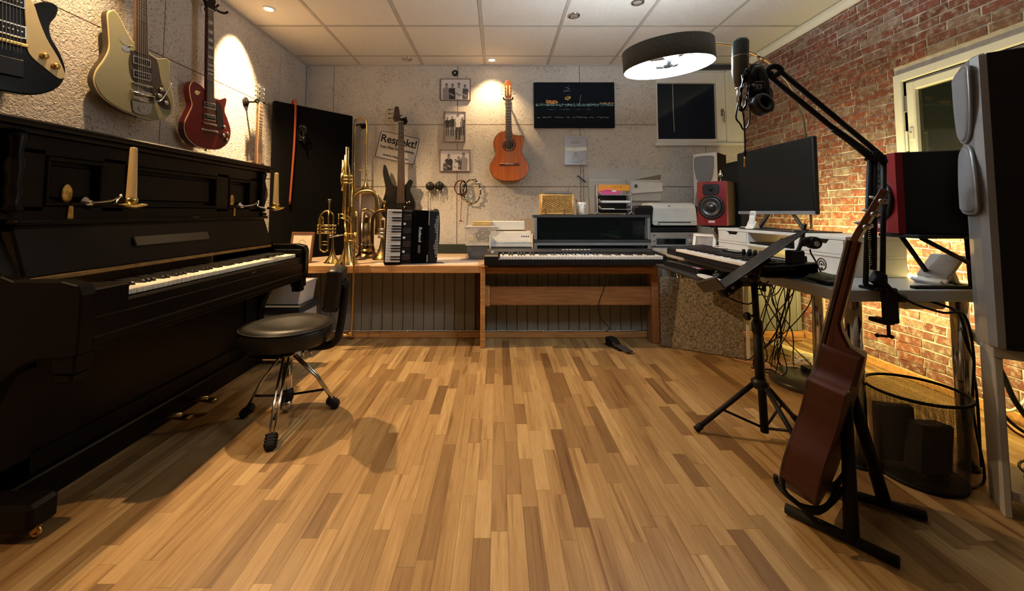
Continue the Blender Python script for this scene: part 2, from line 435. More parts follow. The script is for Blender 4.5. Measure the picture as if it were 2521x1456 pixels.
# right wall : mortar bed, single brick slips, window hole
W2 = (1.30, 2.43, 1.13, 1.79)              # y0 y1 z0 z1
wr = struct('wall_right', B().box((XR+.004, YF, 0), (XR+.10, W2[0], ZC)).box((XR+.004, W2[1], 0), (XR+.10, YB+.26, ZC)).box((XR+.004, W2[0], 0), (XR+.10, W2[1], W2[2])).box((XR+.004, W2[0], W2[3]), (XR+.10, W2[1], ZC)), m_mortar)
brk = []
for k in range(6):
    bb = B().box((-.5, -.5, -.5), (.5, .5, .5))
    for i, v in enumerate(bb.v):
        bb.v[i] = V((v.x if v.x > 0 else -.5+random.uniform(-.25, .25), v.y+random.uniform(-.035, .035), v.z+random.uniform(-.09, .09)))
    brk.append(bb.mesh('brick', [m_brick]))
PH, bl = .0525, []
nz = int(ZC/PH)
for r in range(nz+1):
    z0 = r*PH; y = YF + (r % 2)*.07 - random.random()*.03
    while y < YB:
        L = random.choice((.118, .138, .15, .158, .075)); y2 = y+L; z1 = min(z0+PH, ZC)
        segs = [(y, y2)]
        if z0 < W2[3]+.05 and z1 > W2[2]-.05: segs = [(y, min(y2, W2[0]-.05)), (max(y, W2[1]+.05), y2)]
        for a, b_ in segs:
            a = max(a, YF); b_ = min(b_, YB)
            if b_-a > .025 and z1-z0 > .015: bl.append((a, b_, z0, z1))
        y = y2
def bscore(c):
    y, z = (c[0]+c[1])/2, (c[2]+c[3])/2
    if y < 1.6 or z < .06: return 0
    p = CX+F*XR/y; q = HZ-F*(z-1)/y
    if p > 2375 or q < 0: return 0
    if p > 2185 and 360 < q < 580: return 0
    return (c[1]-c[0])/(y**3)
bl.sort(key=lambda c: -bscore(c)); rb = B()
for i, c in enumerate(bl):
    m_ = .0042; cy, cz = (c[0]+c[1])/2, (c[2]+c[3])/2; sy, sz = c[1]-c[0]-2*m_, c[3]-c[2]-2*m_
    if i < 300:
        o = bpy.data.objects.new('brick', random.choice(brk)); COL.objects.link(o); o.parent = wr
        o.location = (XR+.004, cy, cz); o.scale = (.010, sy, sz)
    else:
        j = lambda q: random.uniform(-q, q)
        rb.box((XR-.001+j(.002), c[0]+m_+j(.003), c[2]+m_+j(.002)), (XR+.008, c[1]-m_+j(.003), c[3]-m_+j(.002)))
obj('brick_field', rb, m_brick, wr, kind='stuff')
struct('trim_1', B().prism([(2.408, ZC), (2.408, ZC-.012), (2.425, ZC-.018), (XR-.014, ZC-.045), (XR-.001, ZC-.05), (XR-.001, ZC)], 3.86, YF, bev=.002), m_white)
struct('trim_2', B().box((2.415, 3.865, ZC-.03), (XR-.001, YB, ZC)), m_white)
struct('baseboard_right', B().box((XR-.016, YF, 0), (XR-.001, YB, .055), bev=.004), m_pine)
struct('baseboard_left', B().box((XL, YF, 0), (XL+.014, YB, .06), bev=.003), m_white)

# window 1 in the back wall
x0, x1, z0, z1 = W1
w1 = struct('window_1', B().box((x0, YB-.004, z0), (x0+.010, YB+.19, z1)).box((x1-.008, YB-.004, z0), (x1, YB+.19, z1)).box((x0, YB-.004, z1-.015), (x1, YB+.19, z1)).box((x0, YB, z0), (x1, YB+.19, z0+.010)).box((x1, YB-.012, z0-.03), (XR-.012, YB-.001, z1+.03), bev=.003), m_white)
obj('window_sash', B().box((x0+.010, YB+.012, z0+.010), (x0+.022, YB+.075, z1-.015), bev=.003).box((2.198, YB+.006, z0+.010), (x1-.010, YB+.075, z1-.015), bev=.004).box((x0+.022, YB+.012, z0+.010), (2.198, YB+.075, z0+.045), bev=.003).box((x0+.022, YB+.012, z1-.12), (2.198, YB+.075, z1-.015), bev=.003), m_white, w1)
m_night = M('night_glass', (.003, .010, .022), .08, spec=.3)
obj('pane', B().box((x0+.02, YB+.05, z0+.04), (2.20, YB+.056, z1-.115)), m_night, w1)
obj('window_handle', B().box((2.228, YB-.006, 1.96), (2.262, YB+.007, 2.03), bev=.004).box((2.238, YB-.036, 1.89), (2.254, YB-.022, 2.0), bev=.004).cyl((2.246, YB-.026, 1.99), (2.246, YB+.002, 1.99), .008), m_steel, w1)
obj('window_sill', B().box((x0-.03, YB-.035, z0-.03), (XR-.006, YB-.001, z0), bev=.005), m_white, w1)
obj('cord_reflection', B().tube([(1.775, YB+.046, 2.30), (1.776, YB+.046, 2.05), (1.782, YB+.046, 1.81)], .0025, 6), m_white, w1)  # thin white tube modelled in place of a cord's reflection in the pane
obj('roller_box', B().box((1.66, YB-.05, 2.42), (2.40, YB-.014, ZC-.014), bev=.006).box((1.66, YB-.052, 2.445), (2.40, YB-.049, 2.452)), m_dgrey, w1)

# window 2 in the brick wall
y0, y1, z0, z1 = W2; t = .05
w2 = struct('window_2', B().box((XR-.012, y0-t, z0-t), (XR+.03, y0, z1+t), bev=.004).box((XR-.012, y1, z0-t), (XR+.03, y1+t, z1+t), bev=.004).box((XR-.012, y0, z1), (XR+.03, y1, z1+t), bev=.004).box((XR-.012, y0, z0-t), (XR+.03, y1, z0), bev=.004), m_white)
obj('window_reveal', B().box((XR+.02, y0, z0), (XR+.10, y0+.006, z1)).box((XR+.02, y1-.006, z0), (XR+.10, y1, z1)).box((XR+.02, y0, z1-.006), (XR+.10, y1, z1)).box((XR+.02, y0, z0), (XR+.10, y1, z0+.006)), m_white, w2)
obj('window_sash', B().box((XR+.004, y1-.06, z0+.006), (XR+.05, y1-.010, z1-.012), bev=.006).box((XR+.01, y0+.02, z0+.006), (XR+.05, y0+.09, z1-.035), bev=.006).box((XR+.004, y0+.09, z1-.065), (XR+.05, y1-.06, z1-.012), bev=.006).box((XR+.004, y0+.09, z0+.006), (XR+.05, y1-.06, z0+.06), bev=.006), m_white, w2)
obj('pane', B().box((XR+.03, y0+.08, z0+.07), (XR+.036, y1-.05, z1-.05)), M('night_glass_dim', (.012, .014, .010), .03, spec=.8), w2)
obj('window_handle', B().box((XR-.004, y1-.048, 1.43), (XR+.006, y1-.024, 1.50), bev=.003).box((XR-.034, y1-.042, 1.36), (XR-.022, y1-.030, 1.48), bev=.003).cyl((XR-.028, y1-.036, 1.47), (XR+.0, y1-.036, 1.47), .007), m_white, w2)
obj('window_hinge', B().box((XR-.004, y1-.014, 1.60), (XR+.012, y1-.002, 1.70), bev=.003), m_steel, w2)

# ------------------------------------------------------------------ lamps in the ceiling
m_bulbw = M('halogen_glow', (1, .80, .50), emit=14)
m_off = M('unlit_bulb', (.55, .56, .56), .2, .5)
def downlight(x, y, lit, label, beams=()):
    t = thing('downlight', label, 'ceiling light', (x, y, ZC), world=False)
    obj('bezel', B().lathe([(.030, -.004), (.034, -.009), (.044, -.008), (.047, 0), (.047, .0005)], 24, cap=False), m_chr if not lit else m_white, t)
    obj('lens', B().lathe([(1e-4, -.0045), (.016, -.0042), (.030, -.002)], 20, cap=False), m_bulbw if lit else m_off, t)
    for (power, rx_, ry_, size, blend) in beams:
        l = bpy.data.lights.new('halogen', 'SPOT'); l.energy = power; l.color = WARM; l.spot_size = math.radians(size); l.spot_blend = blend; l.shadow_soft_size = .018
        o = bpy.data.objects.new('halogen', l); COL.objects.link(o); o.parent = t; o.location = (0, 0, -.022); o.rotation_euler = (rx_, ry_, 0)
    return t
downlight(-1.67, 2.88, True, 'lit warm recessed ceiling light above the red guitar', [(260, .10, .46, 60, .9), (P_SPOT, 0, -.42, 100, .7)])
downlight(-1.67, 1.72, True, 'lit warm recessed ceiling light above the cream guitar', [(P_SPOT*.26, 0, -.05, 104, .8)])
downlight(-1.67, .55, True, 'lit warm recessed ceiling light above the black guitar with cream pickguard', [(P_SPOT*.40, 0, -.05, 104, .8)])
downlight(-.06, 3.875, True, 'lit warm recessed ceiling light above the orange classical guitar', [(P_BACK, -.06, 0, 104, .7)])
downlight(-.88, 3.86, False, 'unlit recessed ceiling light left of the lit one by the back wall')
downlight(atz(1413, 38, ZC).x, atz(1413, 38, ZC).y, False, 'unlit round ceiling light nearer the back wall, left of the arc lamp')
downlight(atz(1570, 5, ZC).x, atz(1570, 5, ZC).y, False, 'unlit round ceiling light at the top edge of the picture above the arc lamp')

# ================================================================== LEFT SIDE : PIANO
PN, PF_ = 1.27, 2.79                       # near and far end
pi_ = thing('upright_piano', 'old black lacquered upright piano with open ivory keyboard along the left wall', 'piano', (-1.60, 2.03, 0))
XB, XF = -1.91, -1.60                      # back, front face of the case
def side(y, th):
    prof = [(XB, 0), (XF+.02, 0), (XF+.02, .30)]
    for i in range(9):
        a = math.pi/2*i/8; prof.append((XF+.02+.20*(1-math.cos(a)), .30+.25*math.sin(a)))
    prof += [(-1.335, .55), (-1.29, .56), (-1.286, .74), (-1.30, .772), (-1.35, .785), (-1.50, .785), (-1.54, .80), (XF-.005, .93), (XF-.005, .965), (XF+.015, .975), (XF+.015, .99), (XF-.012, 1.0), (XF-.012, 1.27), (XB, 1.27)]
    return B().prism(prof, y, y+th, bev=.004, axis='y')
obj('side_panel', side(PN, .05), m_blk, pi_); obj('side_panel', side(PF_-.05, .05), m_blk, pi_)
for y in (PN, PF_-.075):
    obj('key_block', B().box((-1.49, y+.005, .60), (-1.305, y+(.19 if y == PN else .07), .752), bev=.006), m_blk, pi_)
    obj('front_leg', B().box((-1.375, y+.004, .50), (-1.30, y+.071, .56), bev=.006).box((-1.37, y+.008, .47), (-1.31, y+.067, .50), bev=.006), m_blk, pi_)
    obj('toe_block', B().box((XF-.02, y-.004, .035), (-1.40, y+.085, .115), bev=.012), m_blk, pi_)
    cb = B()
    cb.tube(ring((-1.42, y+.035, .019), .0125, 14, 'y'), .0065, 8, closed=True).box((-1.428, y+.026, .02), (-1.412, y+.044, .04))
    obj('caster', cb, m_gold, pi_)
# lid, upper frame with three recessed panels, ledge
obj('lid', B().box((XB, PN-.03, 1.287), (XF+.045, PF_+.03, 1.312), bev=.007).box((XB, PN-.015, 1.268), (XF+.025, PF_+.015, 1.287), bev=.005), m_blk, pi_)
yl, yh = PN+.05, PF_-.05
def rail(a, b_, c, d): return B().box((XF-.03, a, c), (XF, b_, d), bev=.003)
ub = B().box((XF-.05, yl, .98), (XF-.03, yh, 1.27))
for a, b_ in ((yl, 1.43), (1.64, 1.74), (2.31, 2.41), (2.62, yh)): ub.box((XF-.03, a, 1.0), (XF, b_, 1.22), bev=.003)
ub.box((XF-.03, yl, 1.20), (XF, yh, 1.268), bev=.003).box((XF-.03, yl, .965), (XF, yh, 1.02), bev=.003)
obj('upper_frame', ub, m_blk, pi_)
for a, b_ in ((1.43, 1.64), (1.74, 2.31), (2.41, 2.62)):
    q = B()
    for lo, hi in (((a, 1.02), (b_, 1.035)), ((a, 1.185), (b_, 1.2)), ((a, 1.035), (a+.015, 1.185)), ((b_-.015, 1.035), (b_, 1.185))):
        q.box((XF-.03, lo[0], lo[1]), (XF+.006, hi[0], hi[1]), bev=.004)
    q.box((XF-.029, a+.03, 1.05), (XF-.018, b_-.03, 1.17), bev=.006)
    obj('relief_panel', q, m_blk, pi_)
for y in (yl-.01, yh-.03):
    col = B().lathe([(.020, 1.0), (.026, 1.01), (.016, 1.03), (.024, 1.07), (.018, 1.10), (.026, 1.15), (.017, 1.2), (.026, 1.25), (.022, 1.265)], 14, (XF+.012, y+.02, 0))
    obj('carved_column', col, m_blk, pi_)
obj('music_ledge', B().box((XF-.02, yl-.01, .955), (XF+.05, yh+.01, .972), bev=.005).box((XF-.02, yl, .935), (XF+.03, yh, .956), bev=.004), m_blk, pi_)
obj('lock_plate', B().box((XF+.02, 2.075, .9725), (XF+.046, 2.125, .9735)).box((XF+.03, 2.094, .9733), (XF+.037, 2.106, .9738), m=1), [m_steel, m_black_print], pi_)
# fallboard leaning back, with folded lip, and the brown felt strip under it
A_, B_ = V((XF+.018, 0, .938)), V((-1.535, 0, .785)); d = (B_-A_); nrm = V((d.z*-1, 0, d.x)).normalized()
fb = B().prism([(A_.x, A_.z), (A_.x+.014, A_.z+.004), (B_.x+.016, B_.z+.004), (B_.x, B_.z)], yl, yh, bev=.002, axis='y')
obj('fallboard', fb, m_blk, pi_)
lp = B().prism([(A_.x+.022, .888), (A_.x+.038, .895), (A_.x+.054, .858), (A_.x+.040, .850)], 1.73, 2.17, bev=.003, axis='y')
obj('fallboard_lip', lp, M('black_lacquer_gloss', (.016, .015, .010), .3), pi_)
obj('felt_strip', B().box((-1.535, yl+.01, .768), (-1.512, yh-.01, .784), bev=.003), M('brown_strip', (.20, .12, .035), .45, .3, var=.3, scale=30), pi_)
# keys : 52 white, 36 black
ky0, ky1 = 1.475, 2.70; kw = (ky1-ky0)/52
wk = B().box((-1.515, -kw/2+.0006, .700), (-1.335, kw/2-.0006, .722), bev=.0025).mesh('white_key', [m_ivory], Matrix.Translation((1.60, -2.03, 0)))
bk = B().prism([(-1.512, .72), (-1.388, .72), (-1.391, .730), (-1.398, .7345), (-1.512, .7345)], -.0055, .0055, bev=.0015, axis='y').mesh('black_key', [m_keyb], Matrix.Translation((1.60, -2.03, 0)))
for m_ in (wk, bk): m_.transform(Matrix.Translation((0, 2.03, 0)))
names = 'ABCDEFG'
for i in range(52):
    o = bpy.data.objects.new('white_key', wk); COL.objects.link(o); o.parent = pi_; o.location = (0, ky0+kw*(i+.5)-2.03, random.uniform(-.0006, .0006))
    if names[i % 7] in 'ACDFG' and i < 51:
        o = bpy.data.objects.new('black_key', bk); COL.objects.link(o); o.parent = pi_; o.location = (0, ky0+kw*(i+1)-2.03, 0)
obj('key_slip', B().box((-1.332, PN+.05, .61), (-1.308, PF_-.05, .698), bev=.008), m_blk, pi_)
obj('key_bed', B().box((XF, PN+.05, .575), (-1.30, PF_-.05, .66), bev=.004).box((-1.32, PN+.05, .565), (-1.294, PF_-.05, .60), bev=.006).box((-1.335, PN+.05, .545), (-1.308, PF_-.05, .57), bev=.005), m_blk, pi_)

obj('slip_lock', B().box((-1.3075, 2.18, .675), (-1.3065, 2.215, .678)), m_steel, pi_)
lwp = B().box((XF-.03, yl, .10), (XF-.01, yh, .56))
for a, b_, c, d_ in ((yl, yl+.12, .10, .56), (yh-.12, yh, .10, .56), (yl, yh, .46, .56), (yl, yh, .10, .17)): lwp.box((XF-.015, a, c), (XF+.004, b_, d_), bev=.004)
obj('lower_panel', lwp, m_blk, pi_)
obj('plinth', B().box((XF-.03, yl, .0), (XF+.03, yh, .10), bev=.006), m_blk, pi_)
for y in (1.93, 2.10):
    pb = B().tube([(XF+.02, y, .06), (-1.53, y, .062), (-1.46, y, .058)], [.010, .012, .016], 8)
    pb.X = Matrix.Translation((0, 0, .03)) @ Matrix.Diagonal((1, 1, .5, 1)); pb.tube([(-1.50, y, .05), (-1.47, y, .05), (-1.43, y, .045), (-1.415, y, .04)], [.012, .02, .024, .016], 10)
    obj('pedal', pb, m_brassd, pi_)
# sconces and gilt ornaments
for y, dx, dy in ((1.565, -1.395, 1.545), (2.51, -1.40, 2.56)):
    obj('gilt_ornament', B().sphere((XF-.014, y-.045, 1.068), (.005, .021, .036), 14).prism([(y-.056, .975), (y-.034, .975), (y-.038, 1.03), (y-.052, 1.03)], XF-.018, XF+.004, axis='x') , M('gilt', (.50, .33, .09), .4, .9, var=.5, scale=60, bump=.6, bscale=120), pi_)
    sc = B()
    sc.lathe([(.028, 0), (.026, .006), (.012, .012), (.009, .02)], 16, (XF-.005, y+.02, 1.035), AXX)
    sc.tube(curve([(XF+.01, y+.02, 1.035), (XF+.05, y+.06, 1.045), (XF+.075, y+.075, 1.065), (XF+.09, y+.05, 1.05), (XF+.10, y+.03, 1.035), (dx-.06, dy+.01, 1.022), (dx, dy, 1.012)], 5), .0045, 7)
    sc.sphere((XF+.075, y+.075, 1.064), .008, 8)
    ob = obj('sconce_arm', sc, m_chr, pi_)
    obj('drip_dish', B().lathe([(.004, 1.008), (.02, 1.012), (.045, 1.022), (.052, 1.027), (.050, 1.030), (.02, 1.018), (.012, 1.020), (.014, 1.032), (.020, 1.036), (.023, 1.052), (.021, 1.052), (.012, 1.040), (1e-4, 1.039)], 22, (dx, dy, 0)), m_brass, ob)
def candle(x, y, h, lab):
    b = B().lathe([(.0165, 0), (.0165, .02), (.015, .08), (.0115, h-.004), (.010, h), (.004, h+.001), (.002, h-.003), (1e-4, h-.003)], 14, (x, y, 1.041)).cyl((x, y, 1.04+h-.004), (x+.001, y, 1.04+h+.008), .0012, n=5, m=1)
    single('candle', b, [m_wax, m_black_print], lab, 'candle')
candle(-1.395, 1.545, .205, 'ivory taper candle on the near brass sconce of the piano')
candle(-1.40, 2.56, .205, 'ivory taper candle on the far brass sconce of the piano')

# ------------------------------------------------------------------ guitars
def headstock(root, poly, y, th, mat, tun, tm=None):
    hb = obj('headstock', B().prism(poly, y, y+th, bev=.0015), mat, root)
    for (u, v, s_) in tun:
        obj('tuning_peg', B().cyl((u, y+th*.6, v), (u+s_*.022, y+th*.6, v), .0028, n=6).sphere((u+s_*.03, y+th*.6, v), (.010, .005, .0075), 8).cyl((u-s_*.004, y-.010, v), (u-s_*.004, y+.002, v), .004, n=8), tm or m_chr, hb)
    return hb
def neckset(root, z0, z1, w0, w1, yf, nfr, scale_l, zb, mneck, mfret=None, th=.022, inlay=None, strings=6, zs=None, sm=None, gap=.0):
    obj('neck', B().prism([(-w0/2, z0), (w0/2, z0), (w1/2, z1), (-w1/2, z1)], yf+.004, yf+th, bev=.005), mneck, root)
    fb_ = obj('fretboard', B().prism([(-w0/2, zb), (w0/2, zb), (w1/2, z1), (-w1/2, z1)], yf-.003, yf+.004, bev=.001), mfret or m_frt, root)
    fr = B()
    for k in range(nfr+1):
        z = z1 - scale_l*(1-2**(-k/12))
        if z < zb: break
        u = (z-zb)/(z1-zb); hw = (w0+(w1-w0)*u)/2
        fr.box((-hw, yf-.0045, z-.0012), (hw, yf-.0028, z+.0012), m=0 if k else 1)
    obj('frets', fr, [m_chr, m_ivory], fb_, kind='stuff')
    if inlay:
        ib = B()
        for k in (3, 5, 7, 9, 12, 15, 17, 19):
            za, zc = z1-scale_l*(1-2**(-(k-1)/12)), z1-scale_l*(1-2**(-k/12)); zm = (za+zc)/2
            if zc < zb: break
            hw = (w0+(w1-w0)*(zm-zb)/(z1-zb))*.36
            ib.box((-hw, yf-.0034, zm-(za-zc)*.3), (hw, yf-.0029, zm+(za-zc)*.3))
        obj('inlays', ib, M('pearl_inlay', (.6, .58, .5), .25), fb_, kind='stuff')
    zs = zs if zs is not None else z1-scale_l
    for i in range(strings):
        t = (i-(strings-1)/2)/(strings-1)
        obj('string', B().tube([(t*(w0*.92+gap), yf-.011, zs), (t*w1*.8, yf-.0065, z1+.004)], .0007 if i > 2 else .0010, 4, cap=False), sm or m_steel, root)
def hanger(loc, rot, label, disc=m_white, y=.0):
    t = thing('wall_hanger', label, 'guitar hanger', loc, rot, world=False)
    obj('wall_plate', B().lathe([(.036, 0), (.036, .007), (.030, .010), (1e-4, .010)], 24, (0, 0, 0), AXYn), disc, t)
    obj('arm', B().cyl((0, -.008, 0), (0, -.085, 0), .008, n=10).cyl((0, -.012, 0), (0, -.02, 0), .018, n=14), m_blkm, t)
    obj('yoke', B().tube(curve([(-.045, -.125, .012), (-.042, -.105, .0), (-.02, -.087, -.002), (.02, -.087, -.002), (.042, -.105, 0), (.045, -.125, .012)], 4), .0075, 8), m_rub, t)
    return t
def pickup(root, z, w_, h_, y, ring_m=m_chr, dots=True):
    p = obj('pickup', B().box((-w_/2, y-.008, z-h_/2), (w_/2, y+.002, z+h_/2), bev=.002).box((-w_/2+.006, y-.011, z-h_/2+.006), (w_/2-.006, y-.007, z+h_/2-.006), m=1, bev=.001), [ring_m, m_blkp], root)
    if dots:
        d_ = B()
        for k in range(6): d_.cyl((-w_*.33+k*w_*.132, y-.0122, z), (-w_*.33+k*w_*.132, y-.010, z), .003, n=6)
        obj('pole_pieces', d_, m_chr, p)
R90 = Matrix.Rotation(math.pi/2, 3, 'Z'); R78 = Matrix.Rotation(math.radians(79), 3, 'Z')
# red single cutaway
red = thing('electric_guitar', 'dark red single cutaway electric guitar with cream binding hanging on the left wall', 'guitar', (-1.845, 2.545, 1.395), R78 @ Matrix.Rotation(math.radians(-2.5), 3, 'Y'), world=False)
lp_o = smoothp([(0, 0), (.085, .012), (.150, .07), (.165, .145), (.140, .215), (.118, .265), (.128, .315), (.132, .345), (.112, .352), (.075, .335), (.04, .335), (.03, .365), (0, .372), (-.03, .375), (-.065, .395), (-.105, .402), (-.128, .36), (-.122, .30), (-.112, .255), (-.135, .20), (-.162, .13), (-.148, .06), (-.085, .012)], 5)
m_redl = M('cherry_lacquer', (.105, .004, .004), .3, var=.25, scale=6, coat=.25, spec=.3)
obj('body', B().prism(lp_o, -.026, .026, bev=.004, smooth=False), m_redl, red)
obj('binding', B().prism([(u*1.004, v*1.004-.001) for u, v in lp_o], -.0235, -.019), m_cream, red)
neckset(red, .36, .885, .055, .043, -.034, 22, .625, .30, m_redl, inlay=True, zs=.20)
headstock(red, [(-.022, .885), (.022, .885), (.042, .93), (.036, 1.05), (.0, 1.035), (-.036, 1.05), (-.042, .93)], -.034, .014, m_blk, [(s_*.036, z, s_) for s_ in (-1, 1) for z in (.93, .965, 1.0)])
pickup(red, .275, .085, .04, -.027); pickup(red, .20, .085, .04, -.027)
obj('bridge', B().box((-.05, -.040, .150), (.05, -.027, .162), bev=.003).cyl((-.042, -.038, .156), (-.042, -.026, .156), .007).cyl((.042, -.038, .156), (.042, -.026, .156), .007), m_chr, red)
obj('tailpiece', B().box((-.055, -.040, .108), (.055, -.027, .122), bev=.005).cyl((-.05, -.038, .115), (-.05, -.026, .115), .008).cyl((.05, -.038, .115), (.05, -.026, .115), .008), m_chr, red)
obj('pickguard', B().prism(smoothp([(.05, .31), (.085, .29), (.098, .22), (.10, .15), (.062, .14), (.052, .2)], 4), -.030, -.027), m_blkp, red)
for u, v in ((.105, .155), (.13, .115), (.10, .10), (.125, .075)): obj('knob', B().lathe([(.012, 0), (.012, .012), (.009, .016), (1e-4, .016)], 14, (u, -.026, v), AXYn), m_chr, red)
obj('toggle_switch', B().cyl((-.085, -.026, .335), (-.085, -.030, .335), .014).cyl((-.085, -.03, .335), (-.081, -.045, .338), .003), m_cream, red)
obj('strap_button', B().cyl((0, 0, -.012), (0, 0, .002), .006), m_chr, red)
# cream offset guitar with vibrato
wht = thing('electric_guitar', 'champagne coloured offset electric guitar with chrome vibrato hanging on the left wall', 'guitar', (-1.84, 2.05, 1.480), R78 @ Matrix.Rotation(math.radians(-3), 3, 'Y'), world=False)
of_o = smoothp([(.02, .0), (.10, .004), (.165, .06), (.168, .15), (.152, .21), (.150, .27), (.152, .32), (.135, .345), (.085, .33), (.045, .345), (.03, .365), (-.03, .375), (-.06, .41), (-.095, .475), (-.122, .495), (-.145, .47), (-.142, .39), (-.140, .31), (-.160, .25), (-.195, .18), (-.20, .12), (-.16, .06), (-.08, .02)], 5)
m_cham = M('champagne_lacquer', (.25, .235, .135), .25, .2, var=.06, scale=5, coat=.6)
obj('body', B().prism(of_o, -.022, .024, bev=.004, mf=0), m_cham, wht)
obj('binding', B().prism([(u*1.004, v*1.003-.0005) for u, v in of_o], -.0195, -.013), m_cream, wht)
obj('body_edge', B().prism([(u*1.003, v*1.002) for u, v in of_o], -.0128, .020), M('brown_edge', (.06, .04, .02), .4), wht)
neckset(wht, .36, .95, .056, .043, -.030, 22, .63, .325, m_neck, inlay=False, zs=.11)
headstock(wht, [(-.022, .95), (.022, .95), (.045, 1.0), (.04, 1.1), (-.04, 1.12), (-.04, 1.0)], -.030, .014, m_blk, [(s_*.038, z, s_) for s_ in (-1, 1) for z in (1.0, 1.035, 1.07)])
obj('pickguard', B().prism(smoothp([(-.045, .325), (.06, .33), (.085, .30), (.10, .22), (.125, .16), (.15, .11), (.148, .07), (.10, .075), (.06, .12), (-.045, .19)], 4), -.0245, -.0225), M('tortoise_plate', (.035, .025, .018), .15), wht)
pickup(wht, .285, .088, .042, -.024, dots=False); pickup(wht, .215, .088, .042, -.024)
obj('bridge', B().box((-.05, -.038, .158), (.05, -.024, .172), bev=.003).box((-.045, -.041, .161), (.045, -.037, .169), bev=.001), m_chr, wht)
vb = obj('vibrato_plate', B().prism(smoothp([(-.035, .02), (.035, .02), (.05, .06), (.052, .12), (.045, .135), (-.045, .135), (-.052, .11), (-.045, .06)], 3), -.028, -.0225, bev=.001), m_chr, wht)
obj('vibrato_bar', B().cyl((-.05, -.040, .115), (.05, -.040, .115), .008).cyl((-.048, -.036, .085), (.048, -.036, .085), .007).box((-.055, -.045, .08), (-.047, -.026, .12), bev=.002).box((.047, -.045, .08), (.055, -.026, .12), bev=.002).tube(curve([(.052, -.04, .095), (.075, -.05, .10), (.10, -.055, .14), (.135, -.058, .215)], 4), .0035, 8), m_chr, vb)
obj('vibrato_badge', B().tube(ring((0, -.0285, .045), .016, 18), .003, 6, closed=True), m_steel, vb)
for u, v in ((.095, .165), (.085, .13), (.12, .10)): obj('knob', B().lathe([(.0125, 0), (.0125, .012), (.009, .017), (1e-4, .017)], 14, (u, -.0245, v), AXYn), m_chr, wht)
obj('shield_emblem', B().prism(smoothp([(-.098, .365), (-.088, .40), (-.075, .402), (-.068, .385), (-.065, .35), (-.08, .345)], 3), -.0235, -.0222), M('emblem_metal', (.5, .45, .3), .3, .8), wht)
obj('switch_plate', B().prism(smoothp([(-.09, .33), (-.06, .345), (-.05, .335), (-.055, .32), (-.075, .315)], 3), -.0235, -.0222).cyl((-.055, -.022, .342), (-.05, -.04, .345), .004), m_chr, wht)
obj('strap_button', B().cyl((-.01, 0, -.012), (-.01, 0, .004), .006), m_chr, wht); obj('strap_button', B().cyl((-.122, 0, .49), (-.122, 0, .506), .006), m_chr, wht)
# black guitar, only its lower right part in the picture
bkg = thing('electric_guitar', 'black electric guitar with cream pickguard hanging at the left edge of the wall', 'guitar', (-1.84, 1.490, 1.445), R78 @ Matrix.Rotation(math.radians(-3), 3, 'Y'), world=False)
bo = smoothp([(0, 0), (.08, .008), (.15, .055), (.175, .125), (.158, .195), (.130, .25), (.125, .30), (.145, .345), (.150, .385), (.115, .39), (.065, .355), (.03, .36), (0, .37), (-.04, .37), (-.09, .395), (-.13, .38), (-.135, .32), (-.125, .26), (-.15, .2), (-.175, .13), (-.15, .055), (-.08, .008)], 5)
obj('body', B().prism(bo, -.022, .024, bev=.005), M('black_gloss', (.003, .003, .003), .2, spec=.2), bkg)
neckset(bkg, .36, .90, .056, .043, -.030, 22, .63, .335, m_neck, zs=.15)
headstock(bkg, [(-.022, .90), (.022, .90), (.042, .95), (.036, 1.07), (-.036, 1.07), (-.042, .95)], -.030, .014, m_blk, [(s_*.036, z, s_) for s_ in (-1, 1) for z in (.95, .985, 1.02)])
obj('pickguard', B().prism(smoothp([(.045, .37), (.07, .36), (.088, .30), (.112, .235), (.148, .17), (.168, .11), (.150, .09), (.11, .115), (.055, .165), (.048, .25)], 4), -.0265, -.0225, bev=.001), m_cream, bkg)
pickup(bkg, .345, .09, .042, -.024); pickup(bkg, .235, .095, .05, -.024)
obj('bridge', B().box((-.05, -.038, .178), (.05, -.022, .192), bev=.003), m_gold, bkg)
obj('tailpiece', B().box((-.04, -.034, .06), (.04, -.022, .13), bev=.004), m_blkp, bkg)
for u, v in ((.10, .165), (.135, .135)): obj('knob', B().lathe([(.013, 0), (.013, .010), (.010, .015), (1e-4, .015)], 14, (u, -.026, v), AXYn), m_gold, bkg)
# small guitar whose body disappears behind the piano
sml = thing('electric_guitar', 'slim guitar on the left wall whose body is hidden behind the piano', 'guitar', (-1.838, 3.06, 1.05), R90, world=False)
obj('body', B().prism(smoothp([(0, 0), (.1, .01), (.15, .08), (.12, .17), (.1, .22), (.11, .29), (.06, .33), (0, .31), (-.06, .33), (-.11, .29), (-.1, .22), (-.12, .17), (-.15, .08), (-.1, .01)], 4), -.02, .02, bev=.004), m_frt, sml)
neckset(sml, .30, .78, .052, .042, -.028, 20, .55, .28, m_neck, M('maple_board', (.34, .20, .09), .4), zs=.12)
headstock(sml, [(-.021, .78), (.021, .78), (.034, .81), (.028, .92), (-.028, .92), (-.034, .81)], -.028, .014, m_dgrey, [(s_*.03, z, s_) for s_ in (-1, 1) for z in (.825, .86, .895)])
hanger((XL, 2.60, 2.325), R90, 'white disc wall hanger with black yoke holding the red guitar')
hanger((XL, 2.08, 2.425), R90, 'wall hanger holding the champagne guitar above the frame')
hanger((XL, 3.06, 1.84), R90, 'small wall hanger holding the slim guitar behind the piano', m_blkm)

